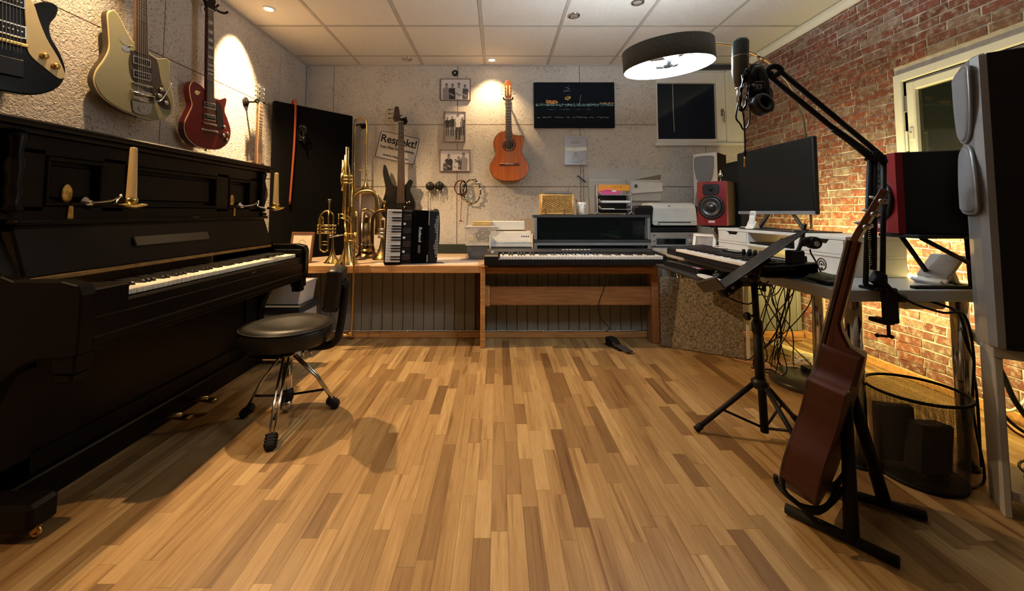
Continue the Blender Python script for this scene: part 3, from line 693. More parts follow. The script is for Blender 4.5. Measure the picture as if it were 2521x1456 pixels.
# ------------------------------------------------------------------ stool
st = thing('swivel_stool', 'black vinyl drum stool with low backrest and chrome tripod by the piano', 'stool', (-1.05, 2.09, 0))
cx, cy = -1.06, 2.09
sb = B(); N = 40; prof = [(.0, .335), (.75, .335), (.93, .345), (1.0, .365), (1.01, .40), (.97, .425), (.86, .437), (.6, .428), (.3, .415), (0, .412)]
def seatr(a):                                # round with two lobes towards the piano
    return .205*(1+.10*max(0, math.cos(a-math.pi))**2 - .03*max(0, math.cos(a-math.pi))**8)
vs = []; fs = []
for i, (r, z) in enumerate(prof):
    for j in range(N):
        a = 2*math.pi*j/N; R = seatr(a)*max(r, 1e-4); vs.append((cx+R*math.cos(a), cy+R*math.sin(a), z + (.010*abs(math.sin(a)) if 3 < i < 8 else 0)))
for i in range(len(prof)-1):
    for j in range(N): fs.append((i*N+j, i*N+(j+1) % N, (i+1)*N+(j+1) % N, (i+1)*N+j))
sb._add(vs, fs, 0, True)
obj('seat', sb, m_vinyl, st)
obj('piping', B().tube([(cx+seatr(a)*1.0*math.cos(a), cy+seatr(a)*1.0*math.sin(a), .428) for a in [2*math.pi*j/40 for j in range(40)]], .004, 6, closed=True), m_vinyl, st)
bkp = B(); bx, by = -.83, 2.10
bkp.X = Matrix.Translation((bx, by, .62)) @ Matrix.Rotation(math.radians(14), 4, 'Z') @ Matrix.Rotation(math.radians(6), 4, 'Y')
bkp.prism(smoothp([(-.10, -.105), (.10, -.105), (.118, -.08), (.122, .06), (.10, .098), (-.10, .098), (-.122, .06), (-.118, -.08)], 4), -.035, .035, bev=.014, axis='x', smooth=True)
obj('backrest', bkp, m_vinyl, st)
obj('back_bar', B().tube(curve([(cx+.06, cy, .325), (cx+.17, cy, .322), (cx+.235, cy+.005, .345), (cx+.26, cy+.008, .42), (bx+.052, by, .62), (bx+.052, by, .645)], 5), [.019]*26, 10).box((bx+.035, by-.03, .615), (bx+.062, by+.03, .65), bev=.006).cyl((bx+.05, by-.05, .635), (bx+.05, by+.0, .635), .008), m_blkm, st)
obj('under_plate', B().box((cx-.09, cy-.06, .318), (cx+.12, cy+.06, .336), bev=.006).cyl((cx, cy, .285), (cx, cy, .32), .03).cyl((cx+.10, cy-.05, .29), (cx+.10, cy-.05, .32), .007, m=1).cyl((cx+.13, cy-.03, .29), (cx+.13, cy-.03, .32), .007, m=1), [m_blkm, m_chr], st)
obj('column', B().cyl((cx, cy, .03), (cx, cy, .29), .024, n=18).lathe([(.030, .06), (.033, .07), (.033, .10), (.030, .11)], 18, (cx, cy, 0), m=1).cyl((cx, cy, .265), (cx, cy, .292), .036, n=18).cyl((cx, cy, .02), (cx, cy, .06), .028, n=16), [m_chr, m_blkm], st)
for px, py in ((600, 1018), (664, 1100), (828, 995)):
    f_ = atz(px, py, .02); dr = (f_-V((cx, cy, .02))); L = dr.length; dr.normalize(); sd = V((-dr.y, dr.x, 0))*.011; c0 = V((cx, cy, 0))
    lg = B()
    for s_ in (-1, 1): lg.tube([c0+dr*.035+V((0, 0, .275))+sd*s_, c0+dr*(L*.52)+V((0, 0, .185))+sd*s_, c0+dr*(L*.60)+V((0, 0, .165))+sd*s_, c0+dr*(L*.97)+V((0, 0, .03))+sd*s_*.7], .0062, 8)
    lo = obj('leg', lg, m_chr, st)
    q = B(); q.X = Matrix.Translation(c0+dr*(L*.97)+V((0, 0, .024))) @ Matrix.Rotation(math.atan2(dr.y, dr.x), 4, 'Z') @ Matrix.Rotation(math.radians(35), 4, 'Y')
    q.box((-.045, -.022, -.017), (.022, .022, .017), bev=.008)
    for k in range(4): q.box((-.036+k*.013, -.0235, -.0185), (-.030+k*.013, .0235, .0185), bev=.001)
    obj('rubber_foot', q, m_rub, lo)
    obj('brace', B().tube([c0+dr*.03+V((0, 0, .085)), c0+dr*(L*.80)+V((0, 0, .098))], .006, 6), m_blkm, st)

# ------------------------------------------------------------------ low counter along the back wall
ct = thing('low_counter', 'long low counter with grey green board front and pine edge along the back wall', 'counter', (-.4, 3.5, 0))
TX0, TX1, TF = XL+.006, 1.265, 3.045
obj('counter_top', B().box((TX0, TF+.025, .57), (-.105, YB-.004, .60)).box((-.105, 3.15, .57), (TX1, YB-.004, .60)), M('pale_top', (.40, .30, .20), .6, var=.15), ct)
obj('front_edge', B().box((TX0, TF, .545), (-.13, TF+.025, .602), bev=.004), m_pine, ct)
obj('post', B().box((-.13, TF-.005, 0), (-.095, TF+.06, .60), bev=.004), m_pine, ct)
obj('side_panel', B().box((-.128, TF+.06, 0), (-.11, 3.30, .57)), m_board, ct)
obj('post', B().box((1.175, TF+.10, 0), (1.23, TF+.20, .595), bev=.004), m_pined, ct)
obj('side_panel', B().box((1.19, TF+.20, 0), (1.225, 3.30, .57)), m_pined, ct)
obj('rear_rail', B().box((-.095, 3.09, .535), (1.19, 3.125, .585), bev=.004), m_pined, ct)
obj('cross_board', B().box((-.062, 3.16, .285), (1.175, 3.185, .425), bev=.003), m_pined, ct)
obj('cross_board_block', B().box((-.11, 3.14, .275), (-.062, 3.20, .435), bev=.012), m_pine, ct)
bx = TX0; i = 0
while bx < 2.42:
    b1 = min(bx+.083, 2.43)
    if not (b1 > -.13 and bx < -.105): obj('board', B().box((bx+.0015, 3.295+random.uniform(0, .0015), .05), (b1-.0015, 3.312, .57), bev=.005), m_board, ct)
    bx += .083; i += 1
obj('backing', B().box((TX0, 3.313, .03), (2.43, 3.325, .57)), m_under, ct)
obj('skirting', B().box((1.23, 3.282, 0), (2.43, 3.296, .052), bev=.004), m_pine, ct)
obj('skirting', B().box((TX0, 3.282, 0), (-.13, 3.296, .052), bev=.004), m_pine, ct)
obj('skirting', B().box((-.109, 3.282, 0), (1.188, 3.296, .052), bev=.004), m_pine, ct)
obj('paper_runner', B().box((-.95, TF+.035, .6003), (-.15, 3.6, .6012)), M('runner', (.50, .43, .38), .9), ct)
wc = B()
wc.tube([(-1.5+i*.09, 3.279, .057+.0015*math.sin(i*2.3)) for i in range(30)], .0032, 6)
for x_ in (-1.3, -.72, -.30, .36, .95): wc.box((x_-.006, 3.273, .051), (x_+.006, 3.283, .063), bev=.002)
single('thin_white_cable', wc, m_white, 'thin white cable clipped along the top of the counter skirting', 'cable')
# tall board rising at the back of the counter (dark green strip behind the accordion)
single('dark_green_board', B().box((-.76, YB-.10, .601), (-.05, YB-.07, .69), bev=.003), M('dark_green', (.022, .034, .030), .5), 'low dark green board standing at the back of the counter behind the accordion', 'board')

# black upright panel across the left corner, strap over it
e0 = at(676, 247, 3.32); e1 = at(869, 286, 3.87); zt = (e0.z+e1.z)/2
dv = V((e1.x-e0.x, e1.y-e0.y, 0)); Lp = dv.length; dv.normalize(); nv = V((-dv.y, dv.x, 0))
bp = B(); bp.X = Matrix(((dv.x, nv.x, 0, e0.x), (dv.y, nv.y, 0, e0.y), (0, 0, 1, 0), (0, 0, 0, 1)))
bp.box((0, 0, .602), (Lp, .045, zt), bev=.006)
single('fabric_screen', bp, m_felt, 'tall black fabric panel standing across the left corner behind the brass instruments', 'panel')
o_s = V((e0.x, e0.y, 0))+dv*.165
sp = B(); sp.tube(curve([o_s+nv*.07+V((0, 0, zt-.2)), o_s+nv*.055+V((0, 0, zt+.006)), o_s-nv*.01+V((0, 0, zt+.008)), o_s-nv*.012+V((0, 0, zt-.3)), o_s-nv*.012-dv*.012+V((0, 0, zt-.6)), o_s-nv*.012-dv*.025+V((0, 0, zt-.86))], 5), .009, 8)
single('orange_strap', sp, M('orange_strap', (.30, .05, .008), .8), 'long orange strap hanging over the tall black panel', 'strap')
hk = B(); c0 = o_s+dv*.05-nv*.022
for k in range(5):
    hk.tube([V(c0)+V((random.uniform(-.02, .02)+.03*math.cos(a), random.uniform(-.006, .006), zt-.24+.05*math.sin(a)*(1+.1*k))) for a in [2*math.pi*i/12 for i in range(12)]], .0035, 5, closed=True)
hk.tube([c0+V((.02, 0, zt-.27)), c0+V((.03, 0, zt-.34))], .006, 6)
single('black_cable', hk, m_blkp, 'small coil of black cable hung on the tall black panel beside the strap', 'cable')

# boxes between piano and counter
bx0, bx1 = -1.62, -1.36
s1 = thing('storage_unit', 'pale plastic drawer unit on the floor between piano and counter', 'drawer unit', (-1.5, 2.98, 0))
obj('carcass', B().box((-1.66, 2.845, .0), (-1.365, 3.11, .30), bev=.008), M('pale_plastic', (.48, .46, .42), .45), s1)
for z in (.02, .115, .21):
    q = obj('drawer', B().box((-1.65, 2.832, z), (-1.375, 2.846, z+.082), bev=.006), M('drawer_front', (.36, .35, .33), .35), s1)
    obj('handle', B().box((-1.56, 2.822, z+.035), (-1.46, 2.834, z+.05), bev=.004), m_whitel, q)
single('dark_case', B().box((-1.66, 2.825, .302), (-1.355, 3.12, .352), bev=.006).box((-1.661, 2.824, .324), (-1.354, 3.121, .328)), m_dgrey, 'flat dark case lying on the pale drawer unit beside the piano', 'case')
tr = B(); tr.prism([(-1.63, .354), (-1.385, .354), (-1.362, .50), (-1.65, .50)], 2.86, 3.09, bev=.008)
tr.prism([(-1.655, .498), (-1.355, .498), (-1.355, .508), (-1.655, .508)], 2.855, 3.095, bev=.003)
single('plastic_tub', tr, M('frosted_plastic', (.58, .58, .57), .3), 'white frosted plastic tub on top of the dark flat case', 'tub')

# framed picture on the counter
pf = thing('picture_frame', 'small brown wooden picture frame leaning on the left end of the counter', 'picture frame', (-1.56, 3.22, .602), (math.radians(-10), 0, math.radians(-10)), world=False)
obj('frame', B().box((-.10, -.008, 0), (.10, .008, .018), bev=.002).box((-.10, -.008, .222), (.10, .008, .24), bev=.002).box((-.10, -.008, .018), (-.082, .008, .222), bev=.002).box((.082, -.008, .018), (.10, .008, .222), bev=.002), M('frame_brown', (.16, .07, .03), .4), pf)
obj('picture', B().box((-.083, -.003, .017), (.083, .004, .223)), M('mount_paper', (.72, .62, .48), .8, var=.10, scale=30), pf)
dr_ = B().tube(smoothp([(-.03, -.0035, .08), (.0, -.0035, .07), (.03, -.0035, .10), (.035, -.0035, .15), (.0, -.0035, .18), (-.035, -.0035, .14)], 3), .0012, 4, closed=True).tube([(-.02, -.0035, .12), (.02, -.0035, .15)], .001, 4).tube([(-.01, -.0035, .09), (.02, -.0035, .10)], .001, 4)
obj('drawing', dr_, M('sepia', (.42, .33, .22), .8), pf)

# ------------------------------------------------------------------ brass instruments
def bell(b, c, r, h, r0, n=28, up=False, m=0):
    pr = [(r0*.9+ (r-r0)*((1-t)**4.2), h*t) for t in [i/14 for i in range(15)]]
    pr = [(pr[0][0], -.001)]+pr
    b.lathe(pr, n, c, m=m, cap=False)
# trumpet standing on its bell
tx, ty = at(818, 640, 3.22).x, 3.22
tp = thing('trumpet', 'brass trumpet standing on its bell at the left of the counter', 'trumpet', (tx, ty, .602), world=False)
q = B(); bell(q, (0, 0, .001), .062, .25, .0065); q.tube(curve([(0, 0, .24), (0, 0, .34), (-.004, 0, .375), (-.03, 0, .402), (-.07, 0, .402), (-.098, 0, .375), (-.10, 0, .33), (-.10, 0, .13), (-.092, 0, .105)], 5), .0065, 8)
obj('bell', q, m_brass, tp)
q = B().tube(curve([(-.092, -.012, .29), (-.092, -.012, .12), (-.085, -.012, .098), (-.06, -.012, .085), (-.038, -.012, .098), (-.032, -.012, .12), (-.032, -.012, .40)], 5), .0058, 8)
q.tube([(-.03, -.012, .40), (-.028, -.012, .425)], .0045, 8).cyl((-.092, -.012, .14), (-.032, -.012, .14), .003, n=6).cyl((-.092, -.012, .165), (-.032, -.012, .165), .003, n=6)
q.tube([(-.112, .004, .225), (-.112, .004, .345), (-.105, .004, .356), (-.088, .004, .356), (-.082, .004, .345), (-.082, .004, .29)], .0062, 8)
obj('tuning_slide', q, m_brass, tp)
for k, z in enumerate((.235, .262, .289)):
    q = B().cyl((-.105, -.012, z), (0, -.012, z), .0095, n=12).cyl((-.118, -.012, z), (-.105, -.012, z), .0108, n=12).cyl((0, -.012, z), (.012, -.012, z), .0108, n=12).cyl((.012, -.012, z), (.024, -.012, z), .0035, n=8).cyl((.024, -.012, z), (.029, -.012, z), .0085, n=12)
    obj('valve', q, m_brass, tp)
obj('mouthpiece', B().lathe([(.0045, .42), (.005, .46), (.008, .478), (.0135, .492), (.0135, .497), (.009, .497)], 14, (-.028, -.012, 0), cap=False), m_chr, tp)
# big valve trombone standing on its bell, hand slide past the counter edge
vx, vy = at(858, 640, 3.16).x, 3.135
vt = thing('trombone', 'tall brass trombone standing on its bell at the counter edge, slide hanging down', 'trombone', (vx, vy, .602), world=False)
q = B(); bell(q, (0, 0, .001), .088, .42, .010)
q.tube(curve([(0, 0, .40), (.0, .0, .70), (-.012, 0, .78), (-.012, 0, .90)], 5), .0095, 10)
q.cyl((-.02, -.01, .28), (-.02, -.01, .90), .0075, n=10).cyl((.022, 0, .20), (.024, 0, .62), .0075, n=10)
q.tube(curve([(.024, 0, .60), (.02, 0, .66), (.0, .0, .69), (-.02, 0, .66), (-.035, 0, .60), (-.038, 0, .35)], 5), .0075, 10)
obj('bell_section', q, m_brass, vt)
q = B().cyl((-.05, .01, .56), (-.05, .01, .80), .013, n=12).cyl((-.036, .012, .62), (-.036, .012, .84), .010, n=12).cyl((-.05, .01, .62), (-.05, .01, .70), .020, n=14)
q.tube(curve([(.055, .015, .40), (.06, .015, .18), (.05, .015, .14), (.03, .015, .13), (.018, .015, .16), (.018, .015, .42)], 4), .0085, 8)
obj('slide_tubes', q, m_brass, vt)
for z in (.62, .645, .67):
    q = B().cyl((-.045, -.02, z), (.03, -.02, z), .0085, n=10).cyl((.03, -.02, z), (.037, -.02, z), .010, n=10)
    obj('valve', q, m_brass, vt)
for z in (.33, .36): obj('lever', B().tube([(-.06, -.025, z+.02), (-.04, -.03, z+.022), (.015, -.028, z), (.03, -.02, z-.03)], .004, 6).cyl((-.062, -.03, z-.03), (-.062, -.03, z+.024), .003, n=6), m_brass, vt)
q = B(); q.X = Matrix.Translation((.060, 0, 0))
q.tube(curve([(-.036, -.112, .235), (-.042, -.116, -.12), (-.052, -.13, -.44), (-.046, -.132, -.482), (-.012, -.132, -.497), (.020, -.132, -.482), (.028, -.13, -.44), (.036, -.112, .235)], 6), .0075, 8)
q.cyl((-.034, -.112, .235), (.036, -.112, .235), .0048, n=8).cyl((-.035, -.113, .185), (.036, -.113, .185), .0048, n=8).cyl((-.035, -.112, .18), (-.035, -.112, .245), .0105, n=10).cyl((.036, -.112, .18), (.036, -.112, .245), .0105, n=10)
q.tube([(-.035, -.112, .235), (-.06, -.06, .30), (-.08, -.01, .34)], .0055, 8)
obj('hand_slide', q, m_gold, vt)
obj('mouthpiece', B().tube([(-.02, -.03, .225), (-.06, -.04, .218), (-.095, -.045, .214)], [.005, .006, .007], 10).lathe([(.007, 0), (.010, .008), (.0135, .02), (.0135, .024), (.010, .024)], 14, (-.095, -.045, .214), Matrix.Rotation(-math.pi/2, 3, 'Y'), cap=False), m_chr, vt)
# trombone bell section hung on the wall
hx = at(888, 300, 3.93)
tb = thing('trombone', 'brass trombone bell section hanging on a black wall hook above the other brass', 'trombone', (hx.x, 3.93, 1.70), world=False)
tl, trr = at(874, 300, 3.93).x-hx.x, at(903, 300, 3.93).x-hx.x; bz = at(900, 475, 3.93).z-1.70
q = B().tube(curve([(tl+.006, 0, -.62), (tl-.002, 0, -.2), (tl, 0, .16), (tl+.02, 0, .205), ((tl+trr)/2, 0, .222), (trr-.02, 0, .205), (trr, 0, .16), (trr+.002, 0, -.1), (trr+.004, 0, -.32)], 6), .0088, 10)
obj('tuning_bow', q, m_brass, tb)
q = B(); pr = [(.0092+.098*((1-t)**4.6), bz+(-.3-bz)*t) for t in [i/16 for i in range(17)]]; q.lathe(pr, 28, (trr+.004, 0, 0), cap=False); q.tube(ring((trr+.004, 0, bz), .107, 28, 'z'), .0025, 6, closed=True)
obj('bell', q, m_brass, tb)
obj('brace', B().cyl((tl, 0, -.02), (trr, 0, -.03), .0035, n=8).cyl((tl, 0, -.29), (trr, 0, -.30), .0035, n=8), m_gold, tb)
wh = B().lathe([(.02, 0), (.028, .005), (.028, .012), (.012, .014), (.010, .09), (1e-4, .09)], 16, (hx.x, YB, 1.855), AXYn).tube([(hx.x, YB-.085, 1.855), (hx.x-.05, YB-.085, 1.848)], .008, 8).tube([(hx.x, YB-.085, 1.855), (hx.x+.06, YB-.085, 1.843)], .008, 8)
single('wall_hook', wh, m_blkm, 'black wall hook holding the hanging trombone bell section', 'hook')
# tenor horn, dark brass, and the small horn half hidden by the accordion
nx = at(900, 640, 3.5).x
th_ = thing('tenor_horn', 'dull brass tenor horn with wide bow standing behind the trombone', 'horn', (nx, 3.55, .602), world=False)
q = B().tube(curve([(.085, 0, .20), (.088, 0, .35), (.08, 0, .50), (.045, 0, .565), (-.02, 0, .58), (-.09, 0, .56), (-.125, 0, .50), (-.13, 0, .3), (-.11, 0, .12), (-.06, 0, .065), (.0, 0, .06), (.05, 0, .09)], 6), [.014+.012*min(1, abs(i-30)/25) for i in range(67)], 12)
obj('main_bow', q, m_brassd, th_)
q = B().tube(curve([(-.06, -.04, .15), (-.065, -.04, .37), (-.04, -.04, .41), (.0, -.04, .42), (.05, -.04, .40), (.058, -.04, .35), (.055, -.04, .12), (.03, -.04, .07), (-.02, -.04, .06), (-.05, -.04, .09), (-.06, -.04, .15)], 5), .009, 8)
q.tube(curve([(-.02, -.05, .14), (-.02, -.05, .36), (.0, -.05, .385), (.02, -.05, .36), (.02, -.05, .16)], 4), .009, 8)
obj('tubing', q, m_brassd, th_)
for k in range(3): obj('valve', B().cyl((-.045+k*.034, -.02, .12), (-.045+k*.034, -.02, .30), .0135, n=12).cyl((-.045+k*.034, -.02, .105), (-.045+k*.034, -.02, .12), .0148, n=12).cyl((-.045+k*.034, -.02, .09), (-.045+k*.034, -.02, .105), .005, n=8), m_steel, th_)
q = B(); bell(q, (-.02, .03, .0), .105, .35, .02); obj('bell', q, M('dark_lacquer_brass', (.10, .07, .03), .35, 1), th_)
fx = at(938, 640, 3.42).x
fh = thing('flugelhorn', 'dark tarnished horn half hidden behind the accordion keyboard', 'horn', (fx, 3.42, .602), world=False)
q = B().tube(curve([(-.075, 0, .12), (-.08, 0, .30), (-.06, 0, .375), (-.01, 0, .41), (.05, 0, .40), (.085, 0, .35), (.085, 0, .12), (.05, 0, .045), (-.01, 0, .03), (-.06, 0, .06), (-.075, 0, .12)], 6), .013, 10)
obj('main_bow', q, M('tarnished_brass', (.13, .075, .035), .35, 1), fh)
q = B(); 
for k in range(3): q.cyl((-.02, -.02, .19+k*.03), (.05, -.02, .19+k*.03), .012, n=12)
obj('valves', q, m_steel, fh)
q = B(); bell(q, (.0, .04, .0), .085, .33, .015); obj('bell', q, m_brassd, fh)
obj('mouthpiece', B().cyl((.02, 0, .40), (.02, 0, .46), .004, n=8).lathe([(.005, .455), (.009, .47), (.0135, .487), (.0135, .49), (.009, .49)], 12, (.02, 0, 0), cap=False), m_gold, fh)
mh = B().cyl((at(888, 470, 3.45).x, 3.45, .62), (at(888, 470, 3.45).x, 3.45, at(888, 478, 3.45).z), .011, n=10).lathe([(.06, .602), (.06, .612), (.02, .618), (.011, .63)], 18, (at(888, 470, 3.45).x, 3.45, 0))
single('instrument_peg', mh, M('dark_red_peg', (.035, .010, .008), .5), 'thin dark upright peg stand between the brass horns', 'stand')

# ------------------------------------------------------------------ bass on the wall, accordion
bsx = at(985, 520, 3.86)
bs = thing('bass_guitar', 'black five string electric bass hanging on the back wall behind the accordion', 'bass guitar', (bsx.x, 3.93, at(985, 545, 3.9).z), (0, math.radians(-.8), 0), world=False)
bz_ = bs.location.z; K = 3.9/1000
def bp_(px, py): p = at(px, py, 3.91); return (p.x-bsx.x, p.z-bz_)
bo = [bp_(*p) for p in ((985, 545), (1008, 540), (1020, 520), (1022, 500), (1014, 478), (1010, 466), (1017, 450), (1016, 443), (1008, 444), (998, 456), (988, 460), (976, 459), (966, 452), (958, 430), (951, 408), (946, 407), (944, 425), (948, 450), (950, 468), (944, 490), (938, 512), (942, 532), (960, 543))]
obj('body', B().prism(smoothp(bo, 3), -.02, .02, bev=.005), M('black_bass_gloss', (.0035, .0035, .004), .3, coat=.2), bs)
zt_, zb_ = bp_(981, 300)[1], bp_(985, 462)[1]
neckset(bs, zb_-.02, zt_, .072, .048, -.034, 24, .86, bp_(986, 470)[1]-.12, m_neck, M('bass_board', (.045, .020, .010), .45, var=.2), strings=5, zs=bp_(986, 530)[1])
hs = [bp_(*p) for p in ((974, 300), (988, 300), (990, 291), (986, 264), (979, 262), (976, 266), (972, 290))]
headstock(bs, hs, -.034, .014, M('dark_head', (.05, .026, .018), .4), [(bp_(974, 0)[0], bp_(0, y)[1], -1) for y in (270, 280, 291)]+[(bp_(988, 0)[0], bp_(0, y)[1], 1) for y in (285, 293)], m_dgrey)
for px, py in ((1003, 500), (1010, 502), (1009, 498), (997, 510)): obj('knob', B().lathe([(.009, 0), (.009, .012), (.006, .016), (1e-4, .016)], 12, (bp_(px, py)[0], -.02, bp_(px, py)[1]), AXYn), m_blkp if px > 1009 else m_chr, bs)
obj('pickup', B().box((-.05, -.028, bp_(985, 500)[1]), (.05, -.018, bp_(985, 490)[1]), bev=.003), m_blkp, bs)
hanger((bsx.x-.012, YB, at(981, 299, YB).z), None, 'black wall hanger holding the black five string bass', m_blkm)

ac = thing('accordion', 'black piano accordion standing on the counter with its keyboard facing left', 'accordion', (-.72, 3.2, .603), Euler((0, math.radians(1.8), math.radians(20))).to_matrix() @ Matrix.Diagonal((.87, .9, 1)), world=False)
# local: keyboard block at -x, bellows to +x, front -y
obj('treble_case', B().box((-.075, -.10, .012), (.03, .10, .412), bev=.012), m_blkp, ac)
kb_ = obj('keyboard_block', B().box((-.20, -.118, 0), (-.055, -.03, .425), bev=.006), m_blk, ac)
n = 19; h0, h1 = .018, .412; kh = (h1-h0)/n
for i in range(n):
    obj('white_key', B().box((-.192, -.130, h0+i*kh+.0007), (-.070, -.117, h0+(i+1)*kh-.0007), bev=.0022), m_keyw, kb_)
    if i < n-1 and i % 7 not in (2, 6): obj('black_key', B().box((-.150, -.140, h0+(i+1)*kh-.0045), (-.068, -.129, h0+(i+1)*kh+.0045), bev=.002), m_keyb, kb_)
for z in (.05, .15, .25, .35): obj('register_grille', B().box((-.055, -.112, z-.02), (.02, -.099, z+.025), bev=.004), M('brown_grille', (.035, .022, .015), .4, var=.5, scale=60), ac)
for z in (.095, .20, .305): obj('register_switch', B().box((-.052, -.120, z-.009), (-.030, -.100, z+.009), bev=.003), m_keyw, ac)
bl_ = B()
for i in range(11):
    x_ = .03+i*.0125; bl_.box((x_, -.105 if i % 2 else -.098, .012), (x_+.0125, .10 if i % 2 else .093, .415 if i % 2 else .408), bev=.003)
obj('bellows', bl_, m_felt, ac)
obj('bass_case', B().box((.1675, -.11, .008), (.262, .11, .418), bev=.012), m_blkp, ac)
gb = B()
for i in range(26):
    for j in range(5):
        z = .06+i*.0115; d_ = abs(((i % 13)-6))/6
        if j*.018 < .075*(1-.55*d_): gb.box((.262, -.095+j*.018, z), (.264, -.085+j*.018, z+.006))
obj('bass_grille', gb, m_keyw, ac, kind='stuff')
gb2 = B()
for i in range(26):
    for j in range(4):
        z = .055+i*.0125; d_ = abs(((i % 13)-6))/6
        if j*.010 < .036*(1-.6*d_): gb2.box((.253-j*.010, -.1135, z), (.259-j*.010, -.1095, z+.0055))
obj('bass_grille', gb2, m_keyw, ac, kind='stuff')
obj('white_clasp', B().box((.12, -.113, .41), (.16, -.02, .422), bev=.003).box((.17, -.1125, .30), (.175, -.109, .40)).box((.166, -.1125, .015), (.171, -.109, .07)), m_keyw, ac)
obj('strap', B().tube(curve([(.24, .02, .42), (.275, 0, .41), (.285, -.02, .30), (.283, -.02, .15), (.27, 0, .05)], 5), .008, 6).tube(curve([(.25, -.1, .008), (.29, -.12, .012), (.33, -.13, .004), (.35, -.12, .004)], 5), .004, 6), m_vinyl, ac)
text('maker_name', 'Roland', .036, Matrix.Translation((.098, -.108, .225)) @ RX90 @ Matrix.Rotation(-math.pi/2, 4, 'Z'), M('badge_silver', (.6, .6, .58), .4), ac, sx=1.15, bold=.001)
obj('name_mark', B().box((.085, -.109, .085), (.105, -.1055, .145)), m_steel, ac)

# ================================================================== BACK WALL
WY = YB-.002
sgc = at(979, 364, WY)
sg = thing('warning_sign', 'white tilted sign with black border reading Respekt on the back wall behind the bass neck', 'sign', (sgc.x, WY-.003, sgc.z), (0, math.radians(12), 0), world=False)
def rrect(w_, h_, r, k=4):
    return [(sx*(w_/2-r)+r*math.cos(a), sy*(h_/2-r)+r*math.sin(a)) for sx, sy, a0 in ((1, 1, 0), (-1, 1, 90), (-1, -1, 180), (1, -1, 270)) for a in [math.radians(a0+90*i/k) for i in range(k+1)]]
obj('plate', B().prism(rrect(.415, .285, .02), -.001, .002), M('sign_white', (.62, .60, .58), .5), sg)
bdr = [V((u, -.002, v)) for u, v in rrect(.395, .265, .016)]
obj('border', B().tube(bdr, .0035, 4, closed=True), m_black_print, sg)
for s_, z, size, bo_ in (('Respekt!', .062, .105, .0022), ('Kein Platz für Rassismus', -.018, .035, .0007), ('www.respekt.tv', -.095, .040, .0007)):
    text('lettering', s_, size, Matrix.Translation((0, -.002, z)) @ RX90, m_black_print, sg, bold=bo_)

# three band photographs
m_g1, m_g2, m_g3, m_g4 = [M('print_grey_%s' % n, c, .8) for n, c in (('light', (.55, .53, .52)), ('mid', (.25, .235, .235)), ('dark', (.07, .065, .068)), ('deep', (.025, .023, .025)))]
def person(b, x, z, h, top, skin, hair=3, y=-.0135, full=False, lean=0, hat=False):
    def pg(pts, m, dy=0): b._add([V((x+u*h+lean*v*h, y-dy, z+v*h)) for u, v in pts], [tuple(range(len(pts)))], m)
    if full:
        for s_ in (-1, 1): pg([(s_*.01, .48), (s_*.095, .48), (s_*.085, .22), (s_*.08, .0), (s_*.03, .0), (s_*.025, .22)], 3 if top != 3 else 2)
        pg([(-.09, .46), (.09, .46), (.085, .62), (.125, .80), (.05, .845), (-.05, .845), (-.125, .80), (-.085, .62)], top, .0002)
        for s_ in (-1, 1): pg([(s_*.09, .78), (s_*.135, .80), (s_*.15, .62), (s_*.13, .47), (s_*.10, .48), (s_*.115, .62)], top if top != 0 else 1, .0003)
        hc, hr = .915, (.045, .058)
    else:
        pg([(-.20, 0), (.20, 0), (.20, .35), (.23, .52), (.20, .64), (.07, .70), (-.07, .70), (-.20, .64), (-.23, .52), (-.20, .35)], top, .0002)
        pg([(-.06, .64), (.06, .64), (.05, .76), (-.05, .76)], skin, .0003)
        pg([(-.19, .30), (.08, .16), (.12, .24), (-.15, .40)], skin, .0003)
        hc, hr = .83, (.082, .112)
    pg([(hr[0]*math.cos(a), hc+hr[1]*math.sin(a)) for a in [2*math.pi*i/16 for i in range(16)]], skin, .0004)
    pg([(hr[0]*1.05*math.cos(a), hc+hr[1]*1.05*math.sin(a)) for a in [math.pi*(.12+.76*i/10) for i in range(11)]], hair, .0005)
    if not full: pg([(-.03, hc-.055), (.03, hc-.055), (.02, hc-.065), (-.02, hc-.065)], 2, .0006)
def photo(px0, py0, px1, py1, label, ppl, floor=0.0, wide=True):
    a, c = at(px0, py0, WY), at(px1, py1, WY); w_, h_ = c.x-a.x, a.z-c.z
    t = thing('framed_photo', label, 'photo', ((a.x+c.x)/2, WY, c.z), world=False, group=None)
    f = .006
    fr = B()
    for lo, hi in (((-w_/2, 0), (w_/2, f)), ((-w_/2, h_-f), (w_/2, h_)), ((-w_/2, f), (-w_/2+f, h_-f)), ((w_/2-f, f), (w_/2, h_-f))): fr.box((lo[0], -.018, lo[1]), (hi[0], 0, hi[1]), bev=.001)
    obj('frame', fr, M('photo_frame', (.15, .09, .055), .4), t)
    obj('print', B().box((-w_/2+f, -.012, f), (w_/2-f, -.001, h_-f)), M('print_paper', (.60, .56, .57), .7), t)
    b = B()
    if floor: b.quad((-w_/2+f+.002, -.0125, f+.006), (w_/2-f-.002, -.0125, f+.006), (w_/2-f-.002, -.0125, h_*floor), (-w_/2+f+.002, -.0125, h_*floor), 1)
    for k, p in enumerate(ppl): person(b, p[0]*w_, max(p[1]*h_, f+.004), p[2]*h_, p[3], p[4], p[5], y=-.0132-.0006*k, full=floor > 0)
    obj('photo_figures', b, [m_g1, m_g2, m_g3, m_g4], t)
    return t
photo(1085, 195, 1159, 248, 'topmost framed group photo in the column of three on the back wall', [(-.30, .05, .78, 1, 1, 3), (.31, .05, .72, 2, 1, 3), (-.10, .05, .76, 3, 1, 2), (.11, .05, .80, 0, 1, 3)])
